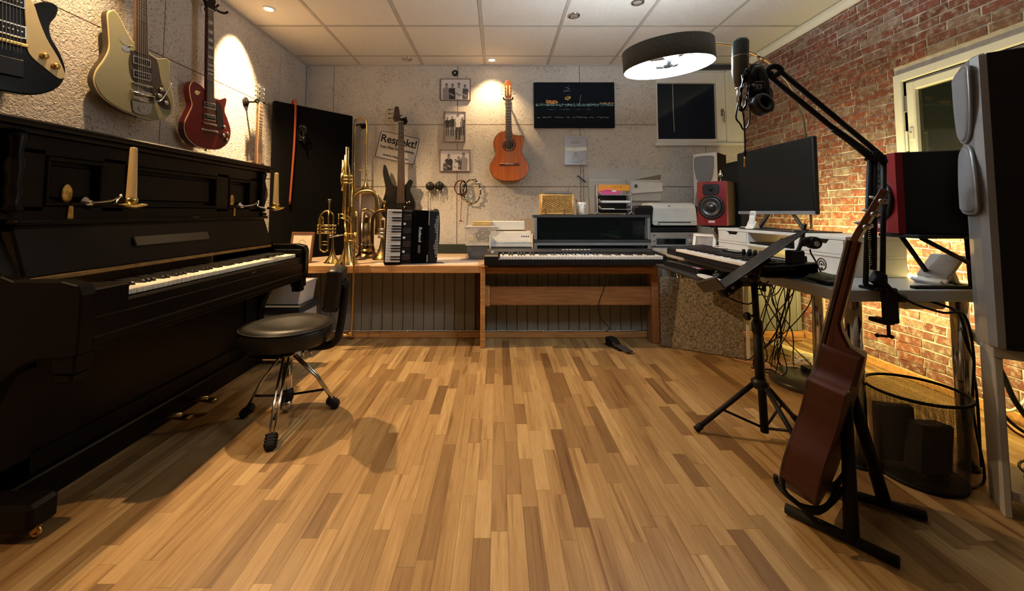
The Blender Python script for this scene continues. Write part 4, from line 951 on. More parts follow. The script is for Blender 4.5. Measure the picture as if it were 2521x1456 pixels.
photo(1095, 276, 1146, 350, 'portrait format framed group photo, middle of the column of three', [(-.36, .20, .62, 3, 1, 3), (.36, .22, .62, 2, 1, 3), (-.12, .20, .66, 3, 1, 2), (.15, .08, .88, 0, 1, 2)], .40)
photo(1083, 369, 1158, 423, 'lowest framed group photo in the column of three on the back wall', [(.28, .06, .84, 1, 1, 2), (-.20, .05, .78, 3, 1, 3), (.12, .10, .62, 2, 1, 3), (.02, .03, .55, 0, 1, 3), (-.31, .03, .48, 2, 1, 3)])
pc = at(1121, 181, WY)
single('round_black_sensor', B().lathe([(.030, 0), (.031, .012), (.028, .018), (.012, .02), (.011, .017), (1e-4, .017)], 22, pc, AXYn).box((pc.x-.008, WY-.021, pc.z-.008), (pc.x+.004, WY-.019, pc.z+.008), m=1), [m_blkp, m_keyw], 'small round black sensor on the wall above the top photo', 'sensor')

# classical guitar
cg0 = at(1254, 447, 3.96)
cg = thing('classical_guitar', 'orange classical cutaway guitar hanging under the spotlight on the back wall', 'guitar', (cg0.x, 3.948, cg0.z), (0, math.radians(-.8), 0), world=False)
zf = lambda py: (447-py)*.00402
co_ = smoothp([(0, 0), (.08, .006), (.15, .04), (.186, .105), (.180, .165), (.150, .22), (.130, .265), (.128, .31), (.140, .36), (.148, .405), (.136, .438), (.09, .442), (.04, .452), (.03, .478), (-.03, .49), (-.08, .478), (-.125, .44), (-.148, .385), (-.148, .33), (-.130, .265), (-.150, .22), (-.182, .165), (-.186, .105), (-.15, .04), (-.08, .006)], 5)
obj('body', B().prism(co_, -.047, .047, bev=.003, mf=1), [m_rose, m_cedar], cg)
obj('binding', B().prism([(u*1.006, v*1.005-.001) for u, v in co_], -.0455, -.038), M('dark_binding', (.10, .025, .01), .4), cg)
obj('rosette', B().lathe([(.044, 0), (.044, .0012), (.066, .0012), (.066, 0)], 36, (0, -.0472, zf(360)), AXYn, cap=False), M('rosette_red', (.17, .022, .010), .4), cg)
obj('rosette_line', B().tube(ring((0, -.0484, zf(360)), .0465, 36), .0016, 6, closed=True), m_gold, cg)
obj('sound_hole', B().lathe([(.0445, 0), (.0445, .0014), (1e-4, .0014)], 32, (0, -.0470, zf(360)), AXYn, cap=False), M('hole_dark', (.012, .006, .004), .9), cg)
neckset(cg, .45, zf(248), .062, .052, -.053, 19, .65, zf(350), m_neck, strings=6, zs=zf(407), sm=M('nylon', (.55, .48, .38), .4), th=.026)
hd = headstock(cg, [(-.028, zf(248)), (.028, zf(248)), (.034, zf(238)), (.034, zf(212)), (.018, zf(203)), (0, zf(201)), (-.018, zf(203)), (-.034, zf(212)), (-.034, zf(238))], -.053, .018, M('head_orange', (.40, .12, .03), .35), [(s_*.033, zf(y), s_) for s_ in (-1, 1) for y in (219, 227, 235)], m_cream)
obj('head_slot', B().box((-.020, -.0545, zf(240)), (-.008, -.0525, zf(215)), bev=.0005).box((.008, -.0545, zf(240)), (.020, -.0525, zf(215)), bev=.0005), m_cream, hd)
obj('bridge', B().box((-.095, -.056, zf(407)-.012), (.095, -.047, zf(407)+.010), bev=.002).box((-.045, -.060, zf(407)-.008), (.045, -.055, zf(407)+.006), m=1, bev=.001).box((-.04, -.062, zf(407)+.003), (.04, -.059, zf(407)+.006), m=2), [m_rose, M('bridge_inset', (.30, .12, .05), .4), m_ivory], cg)
hanger((cg0.x-.012, YB, zf(252)+cg0.z+.02), None, 'wall hanger with black yoke holding the orange classical guitar', m_pine)

# skyline picture
a, c = at(1314, 205, WY), at(1512, 316, WY); w_, h_ = c.x-a.x, a.z-c.z
sk = thing('canvas_picture', 'wide dark night skyline picture on the back wall right of the classical guitar', 'picture', ((a.x+c.x)/2, WY, c.z), world=False)
obj('canvas', B().box((-w_/2, -.03, 0), (w_/2, 0, h_), bev=.002), M('night_print', (.004, .006, .011), .6, spec=.08, var=.3, scale=3), sk)
random.seed(11)
lts = [M('print_light_%s' % n, c_, .7) for n, c_ in (('teal', (.16, .42, .36)), ('amber', (.80, .50, .10)), ('red', (.60, .09, .03)), ('blue', (.11, .16, .26)), ('pale', (.62, .68, .64)))]
b = B()
def dash(u, v, du, dv, m): b.box((u*w_-du/2, -.0306-.0002*random.random(), v*h_-dv/2), (u*w_+du/2, -.0299, v*h_+dv/2), m)
for i in range(420):
    u = random.uniform(-.48, .48); v = .50+random.gauss(0, .014)
    dash(u, v, random.uniform(.002, .010), random.uniform(.002, .006), random.choice((0, 0, 0, 3, 4)))
for i in range(80): dash(random.uniform(-.35, -.21), random.uniform(.525, .60), random.uniform(.006, .02), .004, random.choice((1, 1, 2)))
for i in range(30): dash(random.uniform(.32, .49), random.uniform(.53, .555), random.uniform(.006, .02), .003, random.choice((1, 1, 2, 4)))
for i in range(20): dash(-.092+random.uniform(-.04, .045), .60+.33*random.random(), random.uniform(.008, .03), .003, random.choice((3, 3, 1) if i % 2 else (3, 3)))
for i in range(12): dash(-.09+random.uniform(-.03, .04), random.uniform(.60, .68), .010, .008, 1)
for i in range(14): dash(.065+i*.0012, .52+i*.015, .004, .010, 3 if i % 2 else 0)
for i in range(26): dash(random.uniform(-.45, .2), .405-.01*random.random(), random.uniform(.01, .04), .0015, 3)
for (u0, u1) in ((-.46, -.42), (-.39, -.28), (-.24, -.13), (-.10, -.06), (-.02, .16), (.19, .24), (.27, .43)):
    u = u0
    while u < u1:
        dash(u, .225+random.uniform(-.012, .012), .004, random.uniform(.003, .008), 4); u += .011
obj('printed_lights', b, lts, sk, kind='stuff')

# certificate in clear holder
a, c = at(1389, 335, WY), at(1444, 407, WY); w_, h_ = c.x-a.x, a.z-c.z
cf = thing('certificate', 'grey certificate in a clear holder under the skyline picture', 'certificate', ((a.x+c.x)/2, WY, c.z), world=False)
obj('holder', B().box((-w_/2, -.008, 0), (w_/2, 0, h_), bev=.002).box((-w_/2, -.028, 0), (w_/2, -.002, .006), bev=.001), M('holder_grey', (.42, .42, .44), .25), cf)
obj('band', B().prism([(-w_/2, .6*h_), (-w_/2+.01, .5*h_), (0, .47*h_), (w_/2, .5*h_), (w_/2, .62*h_), (0, .6*h_)], -.0095, -.0078), M('band_white', (.80, .82, .74), .4), cf)
pb = B()
for v, ww in ((.93, .17), (.82, .07), (.77, .10), (.74, .08), (.33, .05), (.30, .06), (.22, .09), (.10, .10)): pb.box((-ww/2, -.0088, v*h_-.002), (ww/2, -.0078, v*h_+.002))
pb.box((.05, -.0088, .14*h_), (.068, -.0078, .17*h_)).prism([(-.02, .37*h_), (.02, .37*h_), (0, .44*h_)], -.0088, -.0078).tube(ring((0, -.0098, .545*h_), .009, 14, ry=.011), .001, 4, closed=True)
obj('printed_lines', pb, M('print_lines', (.22, .22, .23), .7), cf, kind='stuff')

# clear wall pockets
def pocket(px0, py0, px1, py1, label, sheet=None, n=1):
    a, c = at(px0, py0, WY), at(px1, py1, WY); w_, h_ = c.x-a.x, a.z-c.z
    t = thing('wall_pocket', label, 'document holder', ((a.x+c.x)/2, WY, c.z), world=False)
    m_cl = M('milky_plastic', (.50, .49, .45), .25)
    obj('back_plate', B().prism([(-w_/2, 0), (w_/2, 0), (w_/2, h_), (w_*.18, h_), (w_*.14, h_-.02), (-w_*.14, h_-.02), (-w_*.18, h_), (-w_/2, h_)], -.006, 0, bev=.001), m_cl, t)
    for k in range(n):
        z0 = k*h_*.45
        obj('front_pocket', B().prism([(-w_/2, z0), (w_/2, z0), (w_/2, z0+h_*(.78 if n == 1 else .36)), (-w_/2, z0+h_*(.78 if n == 1 else .36))], -.030+.012*k, -.026+.012*k, bev=.001).box((-w_/2, -.030, z0), (-w_/2+.004, -.005, z0+h_*.35)).box((w_/2-.004, -.030, z0), (w_/2, -.005, z0+h_*.35)).box((-w_/2, -.030, z0), (w_/2, -.005, z0+.004)).box((-w_*.44, -.0325+.012*k, z0+h_*(.74 if n == 1 else .33)), (w_*.44, -.0295+.012*k, z0+h_*(.755 if n == 1 else .345)), m=1), [m_cl, m_white], t)
    return t, w_, h_
p1_, _, _ = pocket(1447, 416, 1531, 528, 'milky wall document pocket behind the letter tray')
p2_, w2_, h2_ = pocket(1541, 416, 1629, 560, 'two tier milky wall pocket holding a curled sheet beside the first pocket', n=2)
pp = p2_.location
cs = B(); pts = [(-w2_*.42, h2_*.87), (w2_*.5, h2_*.90), (w2_*.5, h2_*.60), (-w2_*.42, h2_*.56)]
rows = 7; cols = 9; vs = []
for r in range(rows+1):
    t = r/rows
    for k in range(cols+1):
        s_ = k/cols; u = -w2_*.42+s_*w2_*.92; v = h2_*(.57+.04*s_) + t*h2_*(.20-.06*abs(s_-.1))
        vs.append(V((pp.x+u, pp.y-.034-.03*t*t*(1-.6*s_), pp.z+v)))
fs = [(r*(cols+1)+k, r*(cols+1)+k+1, (r+1)*(cols+1)+k+1, (r+1)*(cols+1)+k) for r in range(rows) for k in range(cols)]
cs._add(vs, fs, 0, True); cs._add([v+V((0, .0008, 0)) for v in vs], fs, 0, True)
bc = V((pp.x-w2_*.28, pp.y-.062, pp.z+h2_*.70)); cs.lathe([(.016, 0), (.016, .002), (1e-4, .002)], 18, bc, AXYn, m=1).lathe([(.012, .002), (.012, .003), (.009, .003), (.009, .002)], 18, bc, AXYn, m=2, cap=False)
single('curled_sheet', cs, [m_paper, m_dgrey, m_grey], 'curled white sheet with a round dark badge sticking out of the wall pocket', 'paper')
sh = B(); sh.prism([(pp.x-w2_*.38, pp.z+h2_*.80), (pp.x+w2_*.49, pp.z+h2_*.90), (pp.x+w2_*.49, pp.z+h2_*.76), (pp.x-w2_*.30, pp.z+h2_*.76)], pp.y-.013, pp.y-.0118)
single('brown_sheet', sh, M('brown_sheet', (.20, .15, .10), .8), 'brownish folded sheet behind the curled white sheet in the wall pocket', 'paper')
a, c = at(1423, 433, WY-.02), at(1444, 450, WY-.02)
single('blue_pen', B().cyl(a, a+(c-a)*.85, .0055, n=8).cyl(a+(c-a)*.85, c, .0055, .0012, n=8).lathe([(.008, -.003), (.008, .003)], 10, a, AXY), M('pen_blue', (.010, .025, .10), .3), 'blue pen hanging slanted on the back wall left of the pockets', 'pen')
single('pen_cord', B().tube(curve([at(1436, 410, WY-.004), at(1437, 450, WY-.004), at(1437, 490, WY-.004), at(1440, 500, WY-.004)], 4), .0016, 5), m_blkm, 'thin dark cord hanging down the wall by the blue pen', 'cord')

# shakers and tambourines on hooks
m_dwood = M('dark_castanet', (.010, .008, .007), .4, spec=.3)
def castanet(px, py, label):
    p = at(px, py, WY-.03); b = B()
    t = thing('castanets', label, 'castanets', p, world=False)
    obj('shell', B().sphere((0, 0, 0), (.044, .018, .046), 18).sphere((0, -.012, -.004), (.034, .014, .036), 16), m_dwood, t)
    obj('hook', B().cyl((0, .028, .04), (0, -.03, .04), .004, n=8), m_steel, t)
    for k in range(7):
        u = -.032+k*.011
        obj('tassel', B().tube([(u, -.01, -.02), (u*1.05+random.uniform(-.004, .004), -.012, -.055), (u*1.1+random.uniform(-.006, .006), -.012, -.075-random.random()*.035)], [.003, .0025, .0015], 5), random.choice((m_blkm, m_steel, m_dwood)), t)
castanet(1059, 459, 'left one of two dark castanet pairs with tassels on the back wall')
castanet(1082, 458, 'right one of two dark castanet pairs with tassels, beside the red tambourine')
p = at(1054, 480, WY-.02)
single('beaded_string', B().tube(curve([p, p+V((.002, 0, -.10)), p+V((-.001, 0, -.20))], 4), .0022, 5).sphere(p+V((0, 0, -.14)), .006, 8), m_blkm, 'dark beaded cord hanging below the left castanets', 'string')
p = at(1134, 462, WY-.045)
t1 = thing('tambourine', 'small dark red ring tambourine with hanging red cord', 'tambourine', p, world=False)
obj('frame', B().tube([v+V((0, .006*math.sin(i), 0)) for i, v in enumerate(ring((0, 0, 0), .058, 26, ry=.070))], .007, 8, closed=True), M('dark_red', (.10, .016, .014), .5), t1)
obj('inner_ring', B().tube(ring((.028, -.012, -.01), .032, 22, ry=.075), .006, 8, closed=True), m_dwood, t1)
obj('cord', B().tube(curve([(.012, -.005, -.07), (.008, -.004, -.16), (.004, 0, -.27), (.002, 0, -.32)], 4), .003, 6).lathe([(.004, 0), (.016, -.018), (.004, -.014)], 8, (.002, 0, -.315)).tube([(.002, 0, -.32), (.035, 0, -.335)], .002, 5), M('red_cord', (.22, .02, .02), .7), t1)
p = at(1162, 472, WY-.03)
t2 = thing('tambourine', 'larger tambourine ring with bright steel jingles on the back wall', 'tambourine', p, world=False)
obj('frame', B().tube(ring((0, 0, 0), .085, 32, ry=.118), .006, 8, closed=True), m_dwood, t2)
for k in range(12):
    a = 2*math.pi*k/12+.2
    obj('jingle', B().lathe([(1e-4, -.005), (.017, -.003), (.019, 0), (.017, .003), (1e-4, .005)], 12, (.085*math.cos(a), -.004, .118*math.sin(a)), Matrix.Rotation(.9+a, 3, 'X')), m_chr, t2)

# ================================================================== ON THE COUNTER, RIGHT
def tub(x0, x1, y0, y1, z0, h, label, col, fill):
    t = thing('storage_box', label, 'box', ((x0+x1)/2, (y0+y1)/2, z0))
    m_ = M('clear_plastic_%s' % fill, col, .15, trans=.0, alpha=.30)
    b = B(); cx_, cy_ = (x0+x1)/2, (y0+y1)/2
    for s_ in (-1, 1):
        b.box((x0+.008, cy_+s_*(y1-y0)/2-.003-.0*s_, z0), (x1-.008, cy_+s_*(y1-y0)/2+.0, z0+h-.012))
        b.box((cx_+s_*(x1-x0)/2-.006-.0, y0, z0), (cx_+s_*(x1-x0)/2-.003, y1, z0+h-.012))
    b.box((x0+.008, y0, z0), (x1-.008, y1, z0+.003))
    obj('tray', b, m_, t)
    obj('rim', B().box((x0-.004, y0-.006, z0+h-.012), (x1+.004, y0, z0+h), bev=.003).box((x0-.004, y1, z0+h-.012), (x1+.004, y1+.006, z0+h), bev=.003).box((x0-.004, y0, z0+h-.012), (x0+.004, y1, z0+h), bev=.003).box((x1-.004, y0, z0+h-.012), (x1+.004, y1, z0+h), bev=.003), M('tub_rim', (.62, .58, .52), .35), t)
    return t
bxa, bxb = at(1146, 620, 3.42).x, at(1206, 620, 3.42).x
t_low = tub(bxa+.005, bxb-.005, 3.42, 3.62, .602, .128, 'lower clear storage box with dark things on the counter', (.20, .20, .21), 'dark')
tub(bxa, bxb+.06, 3.42, 3.62, .745, .135, 'upper clear storage box with coiled cables, stacked on the lower one', (.60, .56, .50), 'light')
single('box_contents', B().box((bxa+.02, 3.435, .608), (bxb-.03, 3.60, .695), bev=.02), M('dark_contents', (.05, .05, .055), .7, var=.5, scale=40, bump=.5), 'dark pile filling the lower clear storage box', 'things')
obj('lid', B().box((bxa-.004, 3.415, .731), (bxb+.0, 3.625, .742), bev=.003), M('lid_clear', (.50, .46, .42), .3), t_low)
cc = B()
for k in range(7):
    c_ = V((bxa+.15+random.uniform(-.02, .02), 3.50+random.uniform(-.04, .04), .80+random.uniform(-.015, .02)))
    cc.tube([c_+V((.055*math.cos(a), .04*math.sin(a), .035*math.sin(a+k))) for a in [2*math.pi*i/18 for i in range(18)]], .0048, 6, closed=True)
single('coiled_cables', cc, m_blkp, 'black coiled cables inside the upper clear storage box', 'cable')
single('cream_adapter', B().box((bxa+.02, 3.44, .752), (bxa+.075, 3.50, .80), bev=.008).cyl((bxa+.05, 3.47, .80), (bxa+.05, 3.47, .812), .014, n=12), m_cream, 'cream coloured adapter inside the upper clear storage box', 'adapter')
ylw = B()
for k in range(5): ylw.box((bxa+.052+random.uniform(-.004, .004), 3.47, .882+k*.0075), (bxb+.012+random.uniform(-.006, .006), 3.60, .889+k*.0075), bev=.003)
single('yellow_cloths', ylw, M('yellow_cloth', (.60, .44, .19), .9, var=.2, bump=.5), 'pile of pale yellow cloths on top of the upper storage box', 'cloths')

# white comb binder
ma, mb = at(1206, 600, 3.40).x, at(1312, 600, 3.40).x
bm = thing('binding_machine', 'white comb binding machine on the counter left of the black cabinet', 'machine', ((ma+mb)/2, 3.5, .70))
MZ = .705
obj('base', B().box((ma, 3.40, MZ), (mb, 3.62, MZ+.05), bev=.008), m_whitel, bm)
obj('dark_base', B().box((ma+.004, 3.405, .602), (mb-.004, 3.61, MZ), bev=.004), m_dgrey, bm)
obj('sloped_cover', B().prism([(3.405, MZ+.05), (3.43, MZ+.125), (3.60, MZ+.135), (3.61, MZ+.05)], ma+.006, mb-.006, bev=.006, axis='x'), M('binder_cream', (.66, .62, .54), .4), bm)
obj('comb_row', (lambda b: [b.cyl((ma+.03+k*.018, 3.396, MZ+.043), (ma+.03+k*.018, 3.402, MZ+.043), .004, n=8) for k in range(18)] and b)(B()), m_grey, bm, kind='stuff')
for k in range(4): obj('button', B().cyl((mb-.09+k*.018, 3.414, MZ+.09), (mb-.09+k*.018, 3.422, MZ+.092), .005, n=10), m_dgrey, bm)
obj('side_arm', B().box((mb-.008, 3.385, MZ-.06), (mb+.002, 3.43, MZ+.11), bev=.004), m_whitel, bm)
obj('side_arm', B().box((ma-.002, 3.385, MZ-.03), (ma+.008, 3.43, MZ+.10), bev=.004), m_whitel, bm)
single('white_box', B().box((at(1212, 0, 3.5).x, 3.50, MZ+.142), (at(1290, 0, 3.5).x, 3.60, MZ+.215), bev=.004), m_white, 'plain white box on top of the binding machine', 'box')

# black glass fronted cabinets
ca, cb_, CYF = at(1315, 560, 3.36).x, at(1601, 560, 3.36).x, 3.36
for (z0, z1, lab) in ((.602, .770, 'lower of two stacked dark grey cabinets with black glass front'), (.772, .975, 'upper of two stacked dark grey cabinets with black glass front under the basket')):
    t = thing('glass_cabinet', lab, 'cabinet', ((ca+cb_)/2, CYF+.06, z0))
    obj('top', B().box((ca-.006, CYF-.006, z1-.022), (cb_+.004, CYF+.14, z1), bev=.002), m_dgrey, t)
    for x_ in (ca, cb_-.024): obj('side_profile', B().box((x_, CYF-.004, z0), (x_+.024, CYF+.13, z1-.022), bev=.003), m_grey, t)
    obj('inner_back', B().box((ca+.024, CYF+.118, z0), (cb_-.024, CYF+.13, z1-.022)), m_blkm, t)
    obj('bottom', B().box((ca+.024, CYF+.004, z0), (cb_-.024, CYF+.118, z0+.006)), m_blkm, t)
    if z0 < .7: obj('rail', B().box((ca+.024, CYF-.004, z1-.046), (cb_-.024, CYF+.01, z1-.023), bev=.002), m_grey, t)
    gl = bpy.data.materials.get('smoked_glass')
    if not gl:
        gl = M('smoked_glass', (.006, .009, .009), .04, alpha=.62, spec=.3)
    obj('glass_door', B().box((ca+.025, CYF, z0+.004), (cb_-.05, CYF+.003, z1-.025)), gl, t)
    if z0 > .7: obj('door_edge', B().box((cb_-.040, CYF-.003, z0+.004), (cb_-.034, CYF+.006, z1-.025)), m_steel, t)
for (px0, px1, h, nm, lab, cc_) in ((1326, 1354, .055, 'green_box', 'dull green box behind the glass at the left of the upper cabinet', (.05, .10, .085)), (1362, 1440, .060, 'dark_blue_books', 'dark blue row behind the glass in the middle of the upper cabinet', (.015, .02, .04)), (1492, 1519, .066, 'green_box', 'green box behind the glass at the right of the upper cabinet', (.03, .12, .085)), (1551, 1582, .11, 'brown_box', 'dark patterned box behind the glass at the far right of the upper cabinet', (.05, .055, .03))):
    single(nm, B().box((at(px0, 0, 3.40).x, 3.38, .779), (at(px1, 0, 3.40).x, 3.46, .779+h), bev=.002), M(nm+str(px0), cc_, .6, var=.3, scale=60), lab, 'box')
# basket
wa, wbk = at(1331, 500, 3.40).x, at(1411, 500, 3.40).x
bk_ = thing('wicker_basket', 'honey coloured wicker basket on the black cabinet', 'basket', ((wa+wbk)/2, 3.42, .976))
wy0, wy1, wz0, wz1 = 3.375, 3.475, .976, .976+.168
m_wick = M('wicker', (.52, .30, .085), .5, var=.3, scale=40)
fr = B()
for x_ in (wa, wbk-.012): fr.tube([(x_+.006, wy0, wz0), (x_+.006, wy0, wz1)], .009, 8).tube([(x_+.006, wy1, wz0), (x_+.006, wy1, wz1)], .009, 8)
for z in (wz0+.008, wz1-.006): fr.tube([(wa, wy0, z), (wbk, wy0, z), (wbk, wy1, z), (wa, wy1, z)], .009, 8, closed=True)
obj('rim', fr, M('wicker_rim', (.62, .38, .13), .5, var=.2, scale=40), bk_)
wv = B()
for r in range(17):
    z = wz0+.018+r*.0083
    wv.tube([(wa+.01+i*(wbk-wa-.02)/32, wy0+(.004 if (i//2+r) % 2 else -.004), z) for i in range(33)], .0043, 5)
    wv.tube([(wa+(.004 if (i//2+r) % 2 else -.002), wy0+i*(wy1-wy0)/8, z) for i in range(9)], .0043, 5).tube([(wbk-(.004 if (i//2+r) % 2 else -.002), wy0+i*(wy1-wy0)/8, z) for i in range(9)], .0043, 5)
obj('weave', wv, m_wick, bk_, kind='stuff')
obj('lining', B().box((wa+.01, wy0+.006, wz0+.004), (wbk-.01, wy1-.006, wz1-.012)), M('wicker_inner', (.20, .10, .025), .8), bk_)
for x_ in (wa+.03, wa+.19): obj('clasp', B().box((x_, wy0-.012, wz0+.0), (x_+.008, wy0-.006, wz0+.05), bev=.002).sphere((x_+.004, wy0-.014, wz0+.022), .006, 8), m_brassd, bk_)
single('grey_folder', B().box((at(1334, 0, 3.4).x, 3.37, wz1+.006), (at(1402, 0, 3.4).x, 3.475, wz1+.030), bev=.003), M('folder_grey', (.15, .135, .125), .5), 'flat grey folder lying on top of the wicker basket', 'folder')
px_ = at(1399, 480, 3.38).x
single('little_tower', B().lathe([(.012, 0), (.010, .01), (.004, .03), (.0035, .045), (.001, .06)], 6, (px_, 3.40, wz1+.0305)), M('red_grey', (.28, .14, .12), .5), 'tiny pointed tower souvenir on the grey folder', 'souvenir')
# mug
mx = at(1431, 500, 3.41).x
mg = thing('mug', 'white mug with printed side holding pencils, right of the basket', 'mug', (mx, 3.41, .976), world=False)
obj('cup', B().lathe([(1e-4, .002), (.036, 0), (.040, .004), (.041, .105), (.038, .105), (.037, .012), (1e-4, .010)], 24), m_white, mg)
obj('handle', B().tube(curve([(-.012, -.038, .09), (-.020, -.062, .088), (-.022, -.068, .055), (-.018, -.058, .022), (-.010, -.039, .018)], 5), .006, 8), m_white, mg)
obj('print', B().box((.018, -.0385, .04), (.034, -.034, .06)).box((.016, -.0388, .07), (.03, -.034, .08)).box((.016, -.0388, .022), (.03, -.034, .032)), M('mug_print', (.32, .20, .22), .5), mg)
for k, (u, v, c_) in enumerate(((-.03, .0, (.25, .05, .03)), (-.02, .01, (.28, .10, .05)), (.005, .012, (.03, .03, .03)))):
    single('pencil', B().cyl((mx+u*.4, 3.41+v, .988), (mx+u*1.4-.004, 3.41+v, 1.105-.012*(k == 2)), .0038, n=6), M('pencil%d' % k, c_, .4), ('red pencil leaning left in the white mug', 'brown pencil beside the red one in the white mug', 'short black pencil in the white mug')[k], 'pencil')
# letter tray
la, lb = at(1470, 500, 3.40).x, at(1552, 500, 3.40).x
lt = thing('letter_tray', 'wire letter tray with three shelves on the black cabinet', 'letter tray', ((la+lb)/2, 3.42, .976))
m_tr = M('tray_grey', (.33, .33, .35), .35, .6)
for x_ in (la, lb):
    obj('end_frame', B().tube([(x_-.02, 3.385, .980), (x_, 3.385, .995), (x_-.004*(1 if x_ == la else -1), 3.385, 1.20), (x_, 3.40, 1.225), (x_, 3.455, 1.225), (x_, 3.47, 1.20), (x_, 3.47, .995), (x_+.01, 3.47, .980)], .0045, 7).tube(curve([(x_-.025, 3.385, .979), (x_, 3.385, 1.0), (x_+.022, 3.385, .979)], 4), .004, 6), m_tr, lt)
for z in (1.02, 1.075, 1.14):
    sf = B().prism([(la+.012, z+.03), (la+.03, z), (lb-.004, z), (lb+.006, z+.028), (lb+.004, z+.028), (lb-.006, z+.003), (la+.031, z+.003), (la+.014, z+.031)], 3.375, 3.475)
    sf.tube([(la+.012, 3.372, z+.03), (la+.03, 3.372, z), (lb-.004, 3.372, z), (lb+.006, 3.372, z+.028)], .0032, 6)
    obj('shelf', sf, m_tr, lt)
obj('back_mesh', B().box((la+.01, 3.472, .99), (lb-.01, 3.476, 1.14)), m_dgrey, lt)
def slab(n, x0, x1, y0, y1, z0, z1, m, lab, cat, bev=.0015): return single(n, B().box((x0, y0, z0), (x1, y1, z1), bev=bev), m, lab, cat)
slab('paper_stack', la+.038, lb-.006, 3.38, 3.47, 1.0785, 1.094, m_paper, 'stack of white paper on the middle shelf of the letter tray', 'paper')
slab('paper_stack', la+.036, la+.14, 3.376, 3.47, 1.0235, 1.029, m_paper, 'thin sheaf of paper on the lowest shelf of the letter tray', 'paper')
ofd = B().prism([(la+.012, 1.175), (lb-.006, 1.175), (lb-.004, 1.228), (la+.016, 1.228)], 3.395, 3.41, bev=.002)
for k, u in enumerate((.13, .155, .175, .20)): ofd.sphere((la+u, 3.3945, 1.208), (.003+.004*(k == 3), .001, .005-.002*(k == 3)), 6, m=1)
single('orange_folder', ofd, [M('orange_card', (.80, .33, .025), .5), m_black_print], 'orange folder standing in the top shelf of the letter tray', 'folder')
pk = B(); pk.X = Matrix.Translation((la+.1, 3.40, 1.168))
gridv = [(-.085+.175*i/8, -.02+.04*j/3, .022*math.sin(math.pi*(i+.7)/9.4)*math.sin(math.pi*(j+.5)/4)+random.uniform(-.004, .004)) for i in range(9) for j in range(4)]
pk._add([V(v) for v in gridv], [(i*4+j, (i+1)*4+j, (i+1)*4+j+1, i*4+j+1) for i in range(8) for j in range(3)], 0, False)
pk._add([V((v[0], v[1], -.022)) for v in gridv], [(i*4+j, i*4+j+1, (i+1)*4+j+1, (i+1)*4+j) for i in range(8) for j in range(3)], 0, False)
pk.box((-.085, -.021, -.022), (.09, -.018, .006)).box((.02, -.0235, -.002), (.055, -.0205, .012), m=1)
single('pink_bag', pk, [M('pink_foil', (.72, .10, .30), .3), m_paper], 'crumpled pink bag lying in front of the orange folder in the letter tray', 'bag')

# digital piano on the bench end of the counter
dp = thing('digital_piano', 'black digital stage piano resting on the counter below the cabinets', 'digital piano', (.55, 3.15, .603))
DY = 3.005; d0, d1 = at(1192, 640, DY).x, at(1643, 640, DY).x
obj('case', B().prism([(DY, .612), (DY+.02, .603), (3.335, .603), (3.345, .70), (DY+.175, .688), (DY+.17, .662), (DY+.012, .655), (DY, .648)], d0, d1, bev=.004, axis='x'), m_blkp, dp)
obj('control_panel', B().prism([(DY+.178, .6885), (3.335, .7005), (3.335, .702), (DY+.178, .690)], d0+.02, d1-.02, axis='x'), m_dgrey, dp)
for x_, x2_ in ((d0, d0+.105), (d1-.03, d1)): obj('end_block', B().prism([(DY-.002, .618), (DY-.002, .672), (DY+.02, .682), (DY+.18, .692), (DY+.18, .62)], x_, x2_, bev=.004, axis='x'), m_blkp, dp)
k0, k1 = at(1231, 632, DY+.01).x, at(1632, 632, DY+.01).x; kw2 = (k1-k0)/52
q = B(); r_ = B()
for i in range(52):
    q.box((k0+i*kw2+.0007, DY+.006, .650), (k0+(i+1)*kw2-.0007, DY+.16, .674), bev=.0016)
    if 'ABCDEFG'[i % 7] in 'ACDFG' and i < 51: r_.prism([(DY+.058, .674), (DY+.064, .686), (DY+.16, .688), (DY+.16, .674)], k0+(i+1)*kw2-.0055, k0+(i+1)*kw2+.0055, axis='x')
obj('white_keys', q, m_keyw, dp, kind='stuff'); obj('black_keys', r_, m_keyb, dp, kind='stuff')
q = B()
for i in range(8): q.box((at(1381+i*8.7, 0, 3.25).x-.010, 3.24, .697), (at(1381+i*8.7, 0, 3.25).x+.010, 3.252, .704), bev=.001)
obj('panel_buttons', q, m_keyw, dp, kind='stuff')
obj('pitch_wheel', B().cyl((d0+.05, DY+.11, .686), (d0+.075, DY+.11, .686), .018, n=14), m_grey, dp)
# sustain pedal
pd = thing('sustain_pedal', 'black sustain pedal with dark steel plate on the floor under the digital piano', 'pedal', (.88, 3.03, 0), (0, 0, math.radians(22)), world=False)
obj('base', B().box((-.035, -.05, .001), (.035, .12, .012), bev=.003), m_blkm, pd)
obj('housing', B().prism([(-.01, .012), (.10, .012), (.118, .03), (.11, .06), (.05, .062), (.0, .03)], -.032, .032, bev=.006, axis='x'), m_blkm, pd)
obj('foot_plate', B().prism([(-.125, .014), (.03, .026), (.03, .032), (-.125, .020)], -.030, .030, bev=.002, axis='x'), M('plate_grey', (.075, .08, .082), .4, .5), pd)
single('pedal_cable', B().tube(curve([at(1489, 818, 3.1), at(1500, 808, 3.15), at(1480, 785, 3.17), at(1473, 765, 3.15), at(1476, 740, 3.145), at(1490, 700, 3.13), at(1492, 655, 3.085)], 5), .0028, 6), m_blkm, 'thin black cable running down from the digital piano to the pedal', 'cable')

